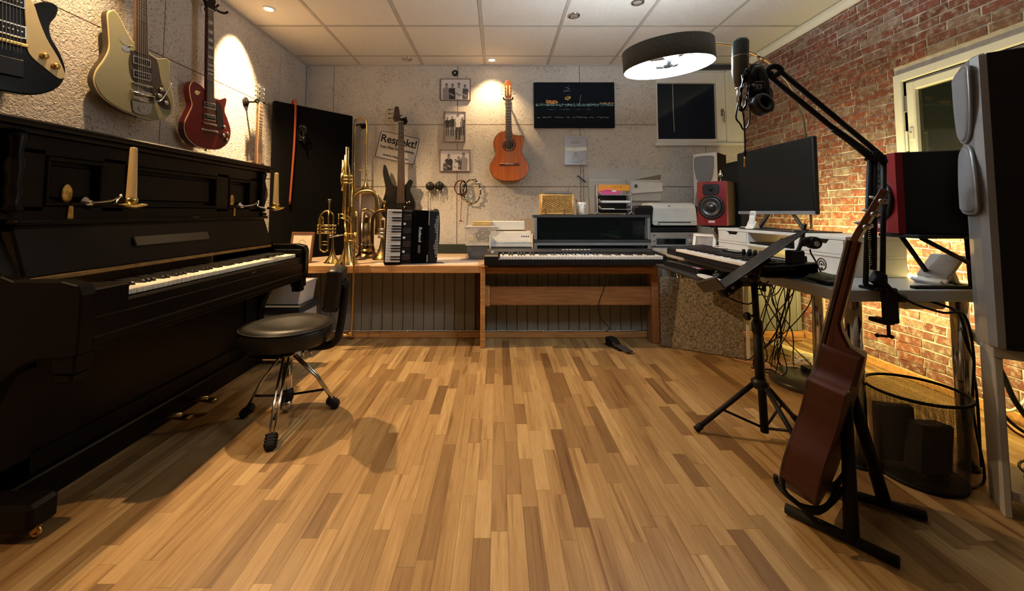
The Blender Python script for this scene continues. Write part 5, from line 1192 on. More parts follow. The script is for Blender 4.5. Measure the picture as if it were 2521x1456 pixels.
# ================================================================== DESK AND RIGHT SIDE
DZ, DX0, DX1, DYN, DYF = .70, 1.30, 1.91, 1.58, 3.27
dk = thing('desk', 'long white desk on round chrome legs along the brick wall', 'desk', (1.6, 2.5, 0))
obj('desktop', B().box((DX0, DYN, DZ-.045), (DX1, DYF, DZ), bev=.003).box((1.275, DYF+.001, DZ-.045), (1.755, 3.95, DZ), bev=.003), M('desk_laminate', (.42, .42, .41), .35), dk)
for x_, y_ in ((1.425, 1.655), (1.835, 1.64), (1.84, 2.36), (1.40, 3.20), (1.85, 3.20), (1.70, 3.85)):
    obj('leg', B().cyl((x_, y_, .012), (x_, y_, DZ-.05), .028, n=20).cyl((x_, y_, DZ-.05), (x_, y_, DZ-.044), .045, n=20).cyl((x_, y_, 0), (x_, y_, .014), .032, n=16, m=1), [m_chr, m_blkp], dk)
tk = obj('keyboard_tray', B().box((1.115, 2.12, .615), (1.42, 2.90, .632), bev=.003), M('tray_black', (.03, .03, .032), .4), dk)
obj('tray_runner', B().box((1.32, 2.15, .632), (1.40, 2.17, .656)).box((1.32, 2.85, .632), (1.40, 2.87, .656)), m_steel, tk)
p0, p1 = V((1.213, 3.085, 0)), V((1.672, 2.81, 0)); d_ = (p1-p0); L = d_.length; d_.normalize(); n_ = V((-d_.y, d_.x, 0))
fp = B(); fp.X = Matrix(((d_.x, n_.x, 0, p0.x), (d_.y, n_.y, 0, p0.y), (0, 0, 1, 0), (0, 0, 0, 1)))
fp.box((0, 0, .002), (L, .028, .512), bev=.003)
single('felt_board', fp, M('mottled_felt', (.24, .205, .15), .95, var=.7, scale=75, bump=.5, bscale=110), 'mottled grey felt board standing upright under the keyboard tray', 'board')
fe = B(); fe.X = Matrix.Translation(p1+V((.012, -.002, 0))) @ Matrix.Rotation(math.atan2(d_.y, d_.x), 4, 'Z'); fe.box((0, 0, .002), (.022, .05, .64), bev=.002)
single('white_batten', fe, m_white, 'narrow white batten standing beside the felt board under the desk', 'batten')
# computer keyboard, mouse mat, mouse
ck = thing('computer_keyboard', 'black computer keyboard with coloured key marks on the pull out tray', 'keyboard', (1.235, 2.62, .633), (0, 0, math.radians(94)), world=False)
obj('case', B().prism([(-.075, 0), (.075, 0), (.075, .026), (-.075, .014)], -.215, .215, bev=.003, axis='x'), m_blkp, ck)
q = B(); random.seed(3); mk = [m_blkp, M('key_dark', (.045, .045, .047), .5), M('mark_red', (.55, .08, .12), .5), M('mark_blue', (.08, .16, .45), .5), M('mark_white', (.5, .5, .5), .5)]
for r in range(6):
    for k in range(19):
        c_ = 1
        if r == 5 and k < 5: c_ = (2, 4, 3, 2, 1)[k]
        if r == 0 and k in (1, 2, 5, 6): c_ = (2, 3, 2, 4)[(1, 2, 5, 6).index(k)]
        q.box((-.207+k*.0218, -.066+r*.0222, .018+r*.0018), (-.207+k*.0218+.018, -.066+r*.0222+.018, .024+r*.0020), m=c_, bev=.002)
obj('keys', q, mk, ck, kind='stuff')
mm = B().prism(smoothp([(1.13, 2.14), (1.36, 2.14), (1.39, 2.2), (1.39, 2.32), (1.36, 2.36), (1.16, 2.36), (1.12, 2.31), (1.105, 2.22)], 4), .633, .637, bev=.001, axis='z')
mm.prism(smoothp([(1.13, 2.16), (1.17, 2.15), (1.18, 2.25), (1.17, 2.34), (1.14, 2.35), (1.118, 2.29), (1.115, 2.21)], 4), .637, .646, bev=.003, axis='z', m=1)
single('mouse_mat', mm, [m_blkp, M('wrist_rest', (.55, .54, .50), .6)], 'dark mouse mat with a pale wrist rest at the end of the tray', 'mouse mat')
ms = thing('computer_mouse', 'black computer mouse on the mat with pale wrist rest', 'mouse', (1.235, 2.25, .6375), (0, 0, math.radians(80)), world=False)
obj('shell', B().sphere((0, 0, .012), (.032, .058, .024), 18), m_blkp, ms)
obj('wheel', B().cyl((-.004, .032, .033), (.004, .032, .033), .008, n=12), m_grey, ms)

# controller keyboard with knobs
mkb = thing('controller_keyboard', 'black controller keyboard with knobs lying along the desk edge', 'keyboard', (1.31, 2.35, .701))
KX0, KX1, KY0, KY1 = 1.185, 1.43, 1.83, 2.87
obj('case', B().prism([(KX0, .712), (KX0+.01, .704), (KX1, .704), (KX1, .770), (KX0+.15, .762), (KX0+.145, .742), (KX0+.004, .738)], KY0, KY1, bev=.003, axis='y'), m_blkp, mkb)
for a, b_ in ((KY0, KY0+.035), (KY1-.15, KY1)): obj('end_cheek', B().prism([(KX0, .708), (KX1, .706), (KX1, .772), (KX0+.15, .765), (KX0+.01, .752), (KX0, .745)], a, b_, bev=.004, axis='y'), m_blkp, mkb)
kk0, kk1 = KY0+.037, KY1-.152; kwn = (kk1-kk0)/36
q = B(); r_ = B()
for i in range(36):
    q.box((KX0-.004, kk0+i*kwn+.0008, .737), (KX0+.14, kk0+(i+1)*kwn-.0008, .753), bev=.002)
    if 'CDEFGAB'[i % 7] in 'CDFGA' and i < 35: r_.prism([(KX0+.05, .753), (KX0+.055, .764), (KX0+.14, .765), (KX0+.14, .753)], kk0+(i+1)*kwn-.006, kk0+(i+1)*kwn+.006, axis='y')
obj('white_keys', q, m_keyw, mkb, kind='stuff'); obj('black_keys', r_, m_keyb, mkb, kind='stuff')
for i in range(2):
    for k in range(4): obj('knob', B().lathe([(.010, .764), (.0085, .792), (.007, .794), (1e-4, .794)], 12, (KX0+.175+i*.035, 2.12+k*.048, 0)), m_blkp, mkb)
for i in range(8): obj('button', B().box((KX0+.185, 1.92+i*.022-.008, .764), (KX0+.20, 1.92+i*.022+.008, .771), bev=.002), m_grey, mkb)
obj('display', B().box((KX0+.175, 2.33, .764), (KX0+.215, 2.48, .7715), bev=.001), m_glass, mkb)
obj('white_cable', B().tube(curve([(KX1-.03, 2.5, .776), (KX1-.06, 2.56, .778), (KX1-.03, 2.66, .776), (KX1+.02, 2.63, .778), (KX1+.04, 2.5, .74)], 5), .0035, 6), m_white, mkb)
# monitor riser of two layers
rs = thing('desk_riser', 'two layer white monitor riser with cut out drawer fronts on the desk', 'organizer', (1.74, 2.42, .70))
RX0, RX1, RY0, RY1 = 1.60, 1.88, 1.88, 2.97
obj('top_board', B().box((RX0, RY0, .868), (RX1, RY1, .886), bev=.002), m_whitel, rs)
obj('middle_board', B().box((RX0, RY0, .784), (RX1, RY1, .798), bev=.002), m_whitel, rs)
obj('lower_case', B().box((RX0+.004, RY0, .7005), (RX1, 2.20, .784), bev=.002).box((RX0+.004, 2.63, .7005), (RX1, RY1, .784), bev=.002).box((RX0+.004, 2.20, .7005), (RX1, 2.63, .712), bev=.001), m_whitel, rs)
for a, b_ in ((RY0, RY0+.012), (2.20, 2.212), (2.618, 2.63), (RY1-.012, RY1)): obj('divider', B().box((RX0+.004, a, .798), (RX1, b_, .868), bev=.001), m_whitel, rs)
for a, b_ in ((RY0+.014, 2.198), (2.632, RY1-.014)):
    c_ = (a+b_)/2
    dp_ = [(a, .800), (b_, .800), (b_, .866), (c_+.07, .866), (c_+.052, .846), (c_-.052, .846), (c_-.07, .866), (a, .866)]
    obj('drawer', B().prism(dp_, RX0, RX0+.014, bev=.001, axis='x').box((RX0+.014, a, .80), (RX1-.02, b_, .808)).box((RX1-.03, a, .80), (RX1-.02, b_, .86)), m_whitel, rs)
q = B().tube(ring((RX0-.001+.004, 2.03, .742), .028, 28, 'x'), .0026, 6, closed=True)
q.tube([V((RX0+.003, 2.03+.016*math.cos(a), .742+.016*math.sin(a))) for a in [math.pi*(-.15+1.3*i/10) for i in range(11)]], .0026, 6)
q.lathe([(.006, 0), (.006, .002), (1e-4, .002)], 12, (RX0+.004, 2.03, .740), Matrix.Rotation(-math.pi/2, 3, 'Y')).box((RX0+.001, 2.024, .714), (RX0+.004, 2.036, .726))
obj('round_emblem', q, m_black_print, rs)
slab('black_tablet', 1.60, 1.80, 2.24, 2.60, .800, .810, m_blkp, 'flat black tablet in the open middle of the riser', 'tablet')
slab('dark_pouch', 1.66, 1.86, 2.24, 2.42, .8105, .845, m_dgrey, 'dark pouch at the back of the open middle of the riser', 'pouch', bev=.01)
slab('desk_mat', 1.605, 1.86, 2.20, 2.72, .8865, .892, m_dgrey, 'thin dark mat on top of the riser under the monitor', 'mat')
# monitor
mo = thing('monitor', 'wide black monitor with thin silver chin standing on the riser', 'monitor', (1.69, 2.47, .893))
y0, y1, z0, z1, xm = 2.135, 2.815, .985, 1.405, 1.665
obj('housing', B().box((xm, y0, z0), (xm+.03, y1, z1), bev=.006), m_blkp, mo)
obj('screen', B().box((xm-.0015, y0+.008, z0+.022), (xm+.001, y1-.008, z1-.008)), M('screen_glass', (.006, .0065, .006), .3, spec=.2), mo)
obj('chin', B().box((xm-.003, y0, z0), (xm+.002, y1, z0+.020), bev=.001), m_grey, mo)
obj('hinge', B().box((xm+.028, 2.43, 1.03), (xm+.075, 2.52, 1.12), bev=.006), m_blkp, mo)
for s_ in (-1, 1): obj('leg', B().tube([(xm+.06, 2.475+s_*.01, 1.09), (xm+.05, 2.475+s_*.19, .902)], .012, 8).tube([(xm-.05, 2.475+s_*.24, .8985), (xm+.13, 2.475+s_*.15, .8985)], .006, 8), m_steel, mo)
# phone on dock
ph = thing('cordless_phone', 'white cordless phone standing in its charging dock on the riser', 'phone', (1.64, 2.63, .8925), Matrix.Rotation(math.radians(-60), 3, 'Z') @ Matrix.Diagonal((.82, .82, .82)), world=False)
obj('dock', B().prism([(-.045, 0), (.05, 0), (.045, .02), (.02, .055), (.0, .06), (-.03, .02)], -.032, .032, bev=.006, axis='x'), m_white, ph)
hb = B(); hb.X = Matrix.Translation((0, -.012, .018)) @ Matrix.Rotation(math.radians(-18), 4, 'X'); hb.box((-.023, -.012, 0), (.023, .010, .125), bev=.007).box((-.016, -.0128, .085), (.016, -.0118, .112), m=1)
for r in range(4):
    for k in range(3): hb.box((-.016+k*.0115, -.0132, .018+r*.014), (-.008+k*.0115, -.0118, .026+r*.014), m=2)
obj('handset', hb, [m_white, m_grey, M('phone_keys', (.5, .5, .5), .5)], ph)
# white photo frame beside the receiver
wf = thing('picture_frame', 'small white picture frame standing on the desk left of the riser', 'picture frame', (1.56, 3.10, .701), (math.radians(-14), 0, math.radians(-50)), world=False)
obj('frame', B().box((-.085, -.01, 0), (.085, .008, .022), bev=.002).box((-.085, -.01, .112), (.085, .008, .134), bev=.002).box((-.085, -.01, .022), (-.063, .008, .112), bev=.002).box((.063, -.01, .022), (.085, .008, .112), bev=.002), m_whitel, wf)
obj('picture', B().box((-.064, -.003, .021), (.064, .005, .113)), M('grey_photo', (.16, .17, .19), .3, var=.6, scale=12), wf)
# receiver and printer
rc = thing('receiver', 'silver stereo receiver with two round dials under the printer', 'receiver', (1.53, 3.6, .701))
ra, rb_ = at(1601, 590, 3.45).x, at(1738, 590, 3.45).x
m_sil = M('silver_panel', (.42, .39, .35), .38, .5)
obj('case', B().box((ra, 3.46, .71), (rb_, 3.78, .822), bev=.004), m_grey, rc)
obj('front_panel', B().box((ra-.002, 3.448, .708), (rb_+.002, 3.462, .825), bev=.003), m_sil, rc)
rx = lambda px: at(px, 590, 3.445).x; rz = lambda py: at(1660, py, 3.445).z
obj('display', B().box((rx(1617), 3.4445, rz(602)), (rx(1688), 3.449, rz(588)), bev=.001), m_glass, rc)
obj('display_bezel', B().box((rx(1615), 3.446, rz(604)), (rx(1690), 3.4485, rz(586)), bev=.001), m_grey, rc)
for px, r_ in ((1698, .018), (1718, .023)): obj('dial', B().lathe([(r_, 0), (r_, .014), (r_*.85, .019), (1e-4, .019)], 22, (rx(px), 3.448, rz(594)), AXYn), m_sil, rc)
for px, py in ((1611, 580), (1699, 580), (1718, 580), (1611, 605), (1611, 594)): obj('button', B().box((rx(px)-.010, 3.444, rz(py)-.003), (rx(px)+.010, 3.449, rz(py)+.003), bev=.001), m_dgrey, rc)
for x_ in (ra+.04, rb_-.04): obj('foot', B().cyl((x_, 3.52, .7005), (x_, 3.52, .711), .016, n=12), m_blkm, rc)
pr_ = thing('printer', 'white and black inkjet printer on top of the silver receiver', 'printer', (1.45, 3.65, .824))
qa, qm, qb = at(1566, 540, 3.50).x, at(1606, 540, 3.50).x, at(1716, 540, 3.50).x
obj('body', B().box((qa, 3.50, .868), (qb+.02, 3.80, 1.055), bev=.022), m_blkp, pr_)
obj('lower_tray', B().box((qa+.05, 3.49, .825), (qb, 3.80, .868), bev=.006), m_blkm, pr_)
wl = B().prism([(3.488, .885), (3.484, .90), (3.497, 1.03), (3.52, 1.062), (3.56, 1.078), (3.76, 1.078), (3.80, 1.05), (3.80, .885)], qm, qb, bev=.012, axis='x')
obj('white_cover', wl, m_whitel, pr_)
obj('output_slot', B().box((qm+.04, 3.4825, .906), (qb-.06, 3.50, .914), bev=.001), m_black_print, pr_)
obj('power_mark', B().box((qm+.04, 3.482, .893), (qm+.055, 3.49, .899)).lathe([(.006, 0), (.006, .002), (1e-4, .002)], 12, (qm+.15, 3.5085, 1.05), AXYn), m_dgrey, pr_)
obj('card_slot', B().box((qb+.0, 3.495, 1.00), (qb+.06, 3.56, 1.045), bev=.006), m_blkm, pr_)
obj('seam', B().box((qm+.005, 3.4835, .918), (qb-.005, 3.487, .9195)), m_grey, pr_)

# loudspeakers
m_spk = M('speaker_red', (.15, .010, .013), .28, var=.1, coat=.4)
m_cone = M('cone', (.014, .014, .016), .35)
def monitor_spk(loc, phi, label, side):
    t = thing('studio_monitor', label, 'loudspeaker', loc, (0, 0, math.radians(phi)), world=False)
    w_, d_, h_ = .205, .28, .325
    obj('cabinet', B().box((-w_/2, -d_/2+.03, 0), (w_/2, d_/2, h_), bev=.004), side, t)
    obj('baffle', B().prism([(-w_/2, -d_/2+.034), (-w_/2+.003, -d_/2+.012), (-.05, -d_/2), (.05, -d_/2), (w_/2-.003, -d_/2+.012), (w_/2, -d_/2+.034)], 0, h_, bev=.003, axis='z'), m_spk, t)
    yf = -d_/2
    obj('woofer_ring', B().lathe([(.090, 0), (.090, .007), (.083, .010), (.070, .008), (.068, .002)], 32, (0, yf+.002, .135), AXYn, cap=False), m_blkp, t)
    obj('woofer', B().lathe([(.070, .006), (.062, .009), (.055, .004), (.030, -.004), (.029, .0), (.018, .008), (1e-4, .011)], 28, (0, yf-.0065, .135), AXYn, cap=False), m_cone, t)
    obj('tweeter_plate', B().prism(rrect(.115, .08, .02), yf-.004, yf+.004, bev=.002), m_blkp, t).location = (0, 0, .265)
    obj('tweeter', B().lathe([(.024, .001), (.020, -.001), (.014, .0), (.013, .004), (.007, .009), (1e-4, .011)], 20, (0, yf-.0045, .265), AXYn, cap=False), m_blkm, t)
    obj('maker_mark', B().box((-.022, yf-.0015, .020), (.022, yf+.001, .026)).box((-.022, yf-.0015, .028), (.022, yf+.001, .036)), M('mark_pale', (.6, .45, .42), .5), t)
    return t
monitor_spk((1.665, 3.085, .90), -45, 'red fronted studio monitor on a stand left of the computer monitor', M('olive_side', (.055, .040, .018), .5))
R110 = Matrix.Rotation(math.radians(-110), 3, 'Z'); cen = V((1.578, 1.62, 0)) - R110 @ V((.1025, -.14, 0))
monitor_spk((cen.x, cen.y, .913), -110, 'red fronted studio monitor with black side at the near end of the desk', m_blkm)
s2 = thing('speaker_stand', 'angled steel desk stand under the left red studio monitor', 'stand', (1.66, 3.12, .70))
obj('plate', B().box((1.57, 3.0, .888), (1.75, 3.17, .8985), bev=.002), m_blkm, s2)
obj('strut', B().tube([(1.58, 3.01, .886), (1.68, 3.08, .712)], .010, 8), m_steel, s2)
obj('post', B().box((1.66, 3.07, .7005), (1.73, 3.13, .888), bev=.004), M('brown_post', (.10, .07, .04), .6), s2)
s3 = thing('speaker_stand', 'black tubular desk stand under the near red studio monitor', 'stand', (1.72, 1.66, .70))
obj('plate', B().box((1.60, 1.55, .898), (1.83, 1.72, .9115), bev=.003), m_blkm, s3)
obj('strut', B().tube([(1.66, 1.60, .897), (1.845, 1.605, .80)], .009, 8), m_blkm, s3)
obj('strut', B().tube([(1.845, 1.605, .897), (1.85, 1.605, .712)], .009, 8), m_blkm, s3)
obj('strut', B().tube([(1.70, 1.72, .897), (1.85, 1.75, .712)], .009, 8), m_blkm, s3)
obj('foot', B().box((1.62, 1.598, .7005), (1.88, 1.62, .712), bev=.003).box((1.84, 1.60, .7005), (1.87, 1.78, .712), bev=.003), m_blkm, s3)
og = B().lathe([(.016, 0), (.016, .006), (.004, .010), (.004, .03), (.016, .04), (.021, .055), (.016, .07), (.008, .076), (.008, .092), (.006, .094), (1e-4, .094)], 16, (1.705, 3.10, 1.226))
single('silver_ornament', og, m_chr, 'small round silver ornament on top of the left red studio monitor', 'ornament')
m_sb = M('silver_baffle', (.30, .30, .30), .35, .35)
def tower(loc, phi, label, col):
    t = thing('floor_speaker', label, 'loudspeaker', loc, (0, 0, math.radians(phi)), world=False)
    w_, d_, h_ = .20, .30, .985
    obj('cabinet', B().box((-w_/2, -d_/2+.035, 0), (w_/2, d_/2, h_), bev=.003), m_blkm, t)
    obj('baffle', B().prism([(-w_/2, -d_/2+.036), (-w_/2, -d_/2+.018), (-w_/2+.03, -d_/2+.004), (0, -d_/2), (w_/2-.03, -d_/2+.004), (w_/2, -d_/2+.018), (w_/2, -d_/2+.036)], 0, h_, bev=.006, axis='z'), col, t)
    for (za, zb_) in ((.70, .95), (.45, .68)):
        zc = (za+zb_)/2; hh = (zb_-za)/2
        pl = smoothp([(-.07, zc+hh), (.07, zc+hh), (.085, zc+hh*.6), (.08, zc-hh*.1), (.055, zc-hh*.8), (0, zc-hh), (-.055, zc-hh*.8), (-.08, zc-hh*.1), (-.085, zc+hh*.6)], 4)
        if za < .6: pl = [(u, 2*zc-v) for u, v in pl]
        g_ = obj('grille', B().prism(pl, -d_/2-.014, -d_/2+.012, bev=.007, smooth=True), M('grille_cloth', (.17, .165, .17), .8, bump=.2, bscale=300), t)
        obj('grille_rim', B().tube([V((u*1.05, -d_/2-.004, zc+(v-zc)*1.03)) for u, v in pl], .005, 6, closed=True), col, g_)
    obj('maker_mark', B().box((-.008, -d_/2-.0015, .69), (.008, -d_/2+.001, .694)), m_grey, t)
    return t
tower((1.80, 1.352, .552), -128, 'tall silver fronted black loudspeaker on the white stand at the right edge', m_sb)
tower((1.985, 3.79, .552), -45, 'tall white fronted loudspeaker with oval grilles in the right back corner', M('white_baffle', (.62, .61, .58), .35, .1))
slab('white_plinth', 1.80, 2.18, 3.66, 3.93, .0, .55, m_white, 'white box plinth carrying the loudspeaker in the back corner', 'plinth', bev=.004)
slab('slim_speaker', 1.805, 1.905, 3.02, 3.25, .7005, 1.385, m_blkm, 'slim black box loudspeaker standing on the desk behind the monitor', 'loudspeaker', bev=.006)

# clip arm, pouch and small devices at the near end of the controller keyboard
cl = thing('clip_arm', 'black clamp arm with a round mount rising behind the music stand', 'clamp arm', (1.42, 1.86, .70))
cpt = lambda px, py, Y=1.86: at(px, py, Y)
obj('clamp', B().box(cpt(1950, 640)+V((-.02, -.02, -.02)), cpt(1964, 622)+V((.02, .02, .01)), bev=.005).box((1.36, 1.85, .772), (1.40, 1.89, .80), bev=.004).tube([(1.375, 1.87, .79), cpt(1953, 636)], .008, 8), m_blkp, cl)
obj('arm', B().tube(curve([cpt(1955, 634), cpt(1970, 606), cpt(1977, 575), cpt(1982, 552)], 4), .009, 8), m_blkp, cl)
obj('mount', B().box(cpt(1972, 607)+V((0, -.015, 0)), cpt(2002, 584)+V((0, .015, 0)), bev=.008).lathe([(.026, -.02), (.028, -.012), (.028, .012), (.026, .02)], 22, cpt(2002, 598), AXY).lathe([(.012, -.023), (.012, -.019), (1e-4, -.019)], 16, cpt(2002, 600), AXY, m=1), [m_blkp, m_steel], cl)
obj('cable', B().tube(curve([cpt(1994, 614), cpt(1997, 625), cpt(2006, 640), cpt(2024, 676, 1.8)], 4), .0035, 6), m_blkm, cl)
ol = B(); oc = atz(2030, 694, .70)
rn = random.Random(5); nn = 14; gv = []
for i in range(nn+1):
    for j in range(9):
        u, v = i/nn*2-1, j/8*2-1; e = max(0, 1-abs(u)**2.5)*max(0, 1-abs(v)**2.5)
        gv.append((oc.x+u*.075, oc.y+v*.05, .701+.034*e**.6*(1+rn.uniform(-.25, .25))))
ol._add([V(v) for v in gv], [(i*9+j, (i+1)*9+j, (i+1)*9+j+1, i*9+j+1) for i in range(nn) for j in range(8)], 0, True)
ol._add([V((oc.x-.075, oc.y-.05, .7005)), V((oc.x+.075, oc.y-.05, .7005)), V((oc.x+.075, oc.y+.05, .7005)), V((oc.x-.075, oc.y+.05, .7005))], [(3, 2, 1, 0)], 0)
single('olive_pouch', ol, M('olive_cloth', (.10, .095, .045), .9, var=.4, scale=40, bump=.4), 'crumpled olive cloth pouch near the desk corner behind the guitar neck', 'pouch')
slab('black_device', 1.335, 1.415, 1.66, 1.78, .7005, .718, m_blkp, 'small flat black device in front of the controller keyboard end', 'device', bev=.004)
ts = thing('tablet_stand', 'white slanted tablet stand seen from the side on the near right desk corner', 'tablet stand', (1.80, 1.66, .701))
a_, b_ = at(2317, 706, 1.66), at(2368, 632, 1.66)
dirv = (b_-a_).normalized(); nn_ = V((dirv.z, 0, -dirv.x))
q = B(); q.X = Matrix(((dirv.x, 0, nn_.x, a_.x), (0, 1, 0, 1.66), (dirv.z, 0, nn_.z, .703), (0, 0, 0, 1)))
q.box((0, -.01, 0), ((b_-a_).length, .11, .010), bev=.002).box((.03, -.008, -.006), ((b_-a_).length-.01, .108, 0), m=1).box((0, -.01, -.02), (.012, .11, .002), bev=.002)
obj('back_plate', q, [m_whitel, m_steel], ts)
obj('support', B().prism([(a_.x+.05, .77), (a_.x+.075, .785), (a_.x+.105, .705), (a_.x+.085, .705)], 1.68, 1.74, bev=.003), m_white, ts)
obj('base', B().box((a_.x+.01, 1.655, .7012), (a_.x+.125, 1.765, .708), bev=.002), m_whitel, ts)
ps = B().box((1.60, 1.62, .615), (1.77, 1.68, .6535), bev=.01)
single('under_desk_socket', ps, m_cream, 'cream multi socket fixed under the near end of the desk', 'socket')

# LED strip along the back edge of the desk
m_led = M('led_glow', YEL, emit=9)
ld = B().box((DX1-.012, DYN+.12, DZ+.0005), (DX1-.002, DYF-.05, DZ+.008))
single('led_strip', ld, m_led, 'warm yellow light strip along the rear edge of the desk', 'light strip')
for z_, e_ in ((DZ+.004, 1), (DZ-.03, .10)):
    l = bpy.data.lights.new('led_light', 'AREA'); l.shape = 'RECTANGLE'; l.size = .03; l.size_y = DYF-DYN-.2; l.energy = P_LED*e_; l.color = YEL
    o = bpy.data.objects.new('led_light', l); COL.objects.link(o); o.location = (DX1+.012, (DYN+DYF)/2, z_); o.rotation_euler = (0, -math.pi/2, 0)

# ------------------------------------------------------------------ arc lamp
lm = thing('arc_lamp', 'arc floor lamp with dark drum shade glowing white over the desk', 'lamp', (1.80, 2.42, 0))
obj('base', B().lathe([(.185, 0), (.19, .006), (.19, .024), (.185, .03), (1e-4, .03)], 40, (1.80, 2.42, .001)), M('dark_base', (.03, .026, .018), .3), lm)
arc = [(1.93, 2.53, .03), (1.945, 2.53, .8), (1.95, 2.53, 1.35)]+[tuple(at(px, py, Y)) for px, py, Y in ((1984, 335, 2.52), (1977, 290, 2.50), (1965, 253, 2.47), (1950, 225, 2.44), (1931, 196, 2.40), (1896, 158, 2.34), (1870, 141, 2.30), (1840, 127, 2.26), (1800, 112, 2.20), (1758, 108, 2.14), (1700, 108, 2.09), (1650, 118, 2.06))]
obj('arc_rod', B().tube(curve(arc, 4), .009, 10), M('satin_brass_rod', (.62, .56, .46), .22, 1), lm)
obj('rod_joint', B().cyl(at(1863, 138, 2.29), at(1878, 146, 2.31), .012, n=10), m_chr, lm)
LC = at(1643, 143, 2.06); LR = Matrix.Translation(LC) @ Matrix.Rotation(math.radians(-4.5), 4, 'Y') @ Matrix.Rotation(math.radians(3), 4, 'X')
sh = B(); sh.X = LR; R_, H_ = .222, .103
sh.lathe([(R_, -H_/2), (R_, H_/2), (R_-.003, H_/2), (R_-.003, -H_/2), (R_, -H_/2)], 56, cap=False)
obj('drum_shade', sh, M('shade_cloth', (.032, .028, .014), .75, var=.5, scale=60, stretch=(1, 1, 4)), lm)
si = B(); si.X = LR; si.lathe([(R_-.0045, -H_/2+.001), (R_-.0045, H_/2-.001)], 56, cap=False)
obj('shade_lining', si, M('white_lining', (.85, .85, .82), .7), lm)
df = B(); df.X = LR; df.lathe([(1e-4, H_/2-.012), (.10, H_/2-.012), (.10, H_/2-.009), (1e-4, H_/2-.009)], 40, cap=False)
for k in range(3):
    a = 2*math.pi*k/3+1.2; df.cyl((.09*math.cos(a), .09*math.sin(a), H_/2-.010), ((R_-.005)*math.cos(a), (R_-.005)*math.sin(a), H_/2-.010), .003, n=6)
obj('reflector_plate', df, M('reflector_white', (.88, .88, .86), .8), lm)
fx_ = B(); fx_.X = LR
fx_.cyl((0, 0, H_/2-.012), (0, 0, -.03), .012, n=12).cyl((0, 0, -.046), (0, 0, -.024), .028, n=16)
for k in range(3):
    a = 2*math.pi*k/3+.25; fx_.cyl((.02*math.cos(a), .02*math.sin(a), -.036), (.088*math.cos(a), .088*math.sin(a), -.022), .014, n=12)
obj('lamp_fitting', fx_, M('fitting_metal', (.10, .10, .10), .4, .8), lm)
m_led_b = M('lamp_glow', (.86, .94, 1), emit=16)
for k in range(3):
    a = 2*math.pi*k/3+.25; b = B(); b.X = LR; b.sphere((.125*math.cos(a), .125*math.sin(a), -.010), (.042, .042, .034), 16)
    obj('bulb', b, m_led_b, lm)
    for up, e_ in ((-.056, .045), (.042, .20)):
        l = bpy.data.lights.new('bulb_light', 'POINT'); l.energy = P_LAMP*e_; l.color = COOL; l.shadow_soft_size = .02
        o = bpy.data.objects.new('bulb_light', l); COL.objects.link(o); o.location = LR @ V((.125*math.cos(a), .125*math.sin(a), up))

# ------------------------------------------------------------------ boom arm, microphone, headphones
bmx = at(2165, 700, 1.575).x
ba = thing('boom_arm', 'black double bar boom arm clamped to the near desk edge', 'microphone arm', (bmx, 1.58, .70))
J = lambda px, py, Y=1.575: at(px, py, Y)
obj('clamp', B().box((bmx-.035, 1.55, .701), (bmx+.03, 1.63, .712), bev=.003).box((bmx-.0, 1.545, .58), (bmx+.045, 1.577, .712), bev=.005).box((bmx-.012, 1.548, .575), (bmx+.03, 1.62, .592), bev=.004).cyl((bmx+.045, 1.56, .675), (bmx+.075, 1.56, .672), .016, n=12), m_blkm, ba)
obj('clamp_screw', B().cyl((bmx+.012, 1.56, .53), (bmx+.012, 1.56, .64), .006, n=10).cyl((bmx-.03, 1.56, .535), (bmx+.022, 1.56, .529), .005, n=8).sphere((bmx-.032, 1.56, .535), .008, 8).sphere((bmx+.023, 1.56, .529), .008, 8), M('dark_bronze', (.05, .018, .014), .4, .5), ba)
obj('base_joint', B().prism([(J(2142, 660).x, .735), (J(2165, 690).x, .712), (J(2180, 712).x, .712), (J(2178, 680).x, .76), (J(2158, 665).x, .775)], 1.56, 1.592, bev=.004).cyl(J(2130, 703), J(2176, 710), .008, n=8), m_blkm, ba)
for (a_, b_) in (((2131, 700), (2141, 395)), ((2150, 665), (2152, 390)), ((2173, 690), (2176, 392))): obj('lower_bar', B().cyl(J(*a_), J(*b_), .009 if a_[0] != 2150 else .011, n=10), m_blkm, ba)
sp_ = B(); n_ = 90; a_, b_ = J(2142, 655, 1.565), J(2140, 560, 1.565)
sp_.tube([a_+(b_-a_)*(i/n_)+V((.005*math.cos(i*1.3), .005*math.sin(i*1.3), 0)) for i in range(n_+1)], .0013, 4)
obj('spring', sp_, m_chr, ba)
obj('elbow', B().tube([J(2138, 395), J(2150, 378), J(2172, 388), J(2176, 402)], .014, 10).box(J(2140, 400)+V((0, -.016, 0)), J(2160, 372)+V((0, .016, 0)), bev=.006), m_blkm, ba)
for (a_, b_) in (((2150, 396), (1897, 190)), ((2168, 382), (1916, 172))): obj('upper_bar', B().cyl(J(*a_), J(*b_, 1.52), .0095, n=10), m_blkm, ba)
a_, b_ = J(2155, 385, 1.565), J(2040, 300, 1.55)
obj('spring', B().tube([a_+(b_-a_)*(i/n_)+V((0, .006*math.cos(i*1.3), .006*math.sin(i*1.3))) for i in range(n_+1)], .0015, 4), m_steel, ba)
obj('spring_sleeve', B().cyl(J(2050, 316, 1.552), J(2140, 380, 1.57), .012, n=10), m_blkm, ba)
obj('head_joint', B().tube(curve([J(1884, 182, 1.52), J(1893, 168, 1.52), J(1908, 163, 1.52), J(1922, 172, 1.52), J(1917, 180, 1.52), J(1897, 194, 1.52)], 4), .011, 10).box(J(1884, 192, 1.52)+V((0, -.012, 0)), J(1902, 176, 1.52)+V((0, .012, 0)), bev=.006), m_blkm, ba)
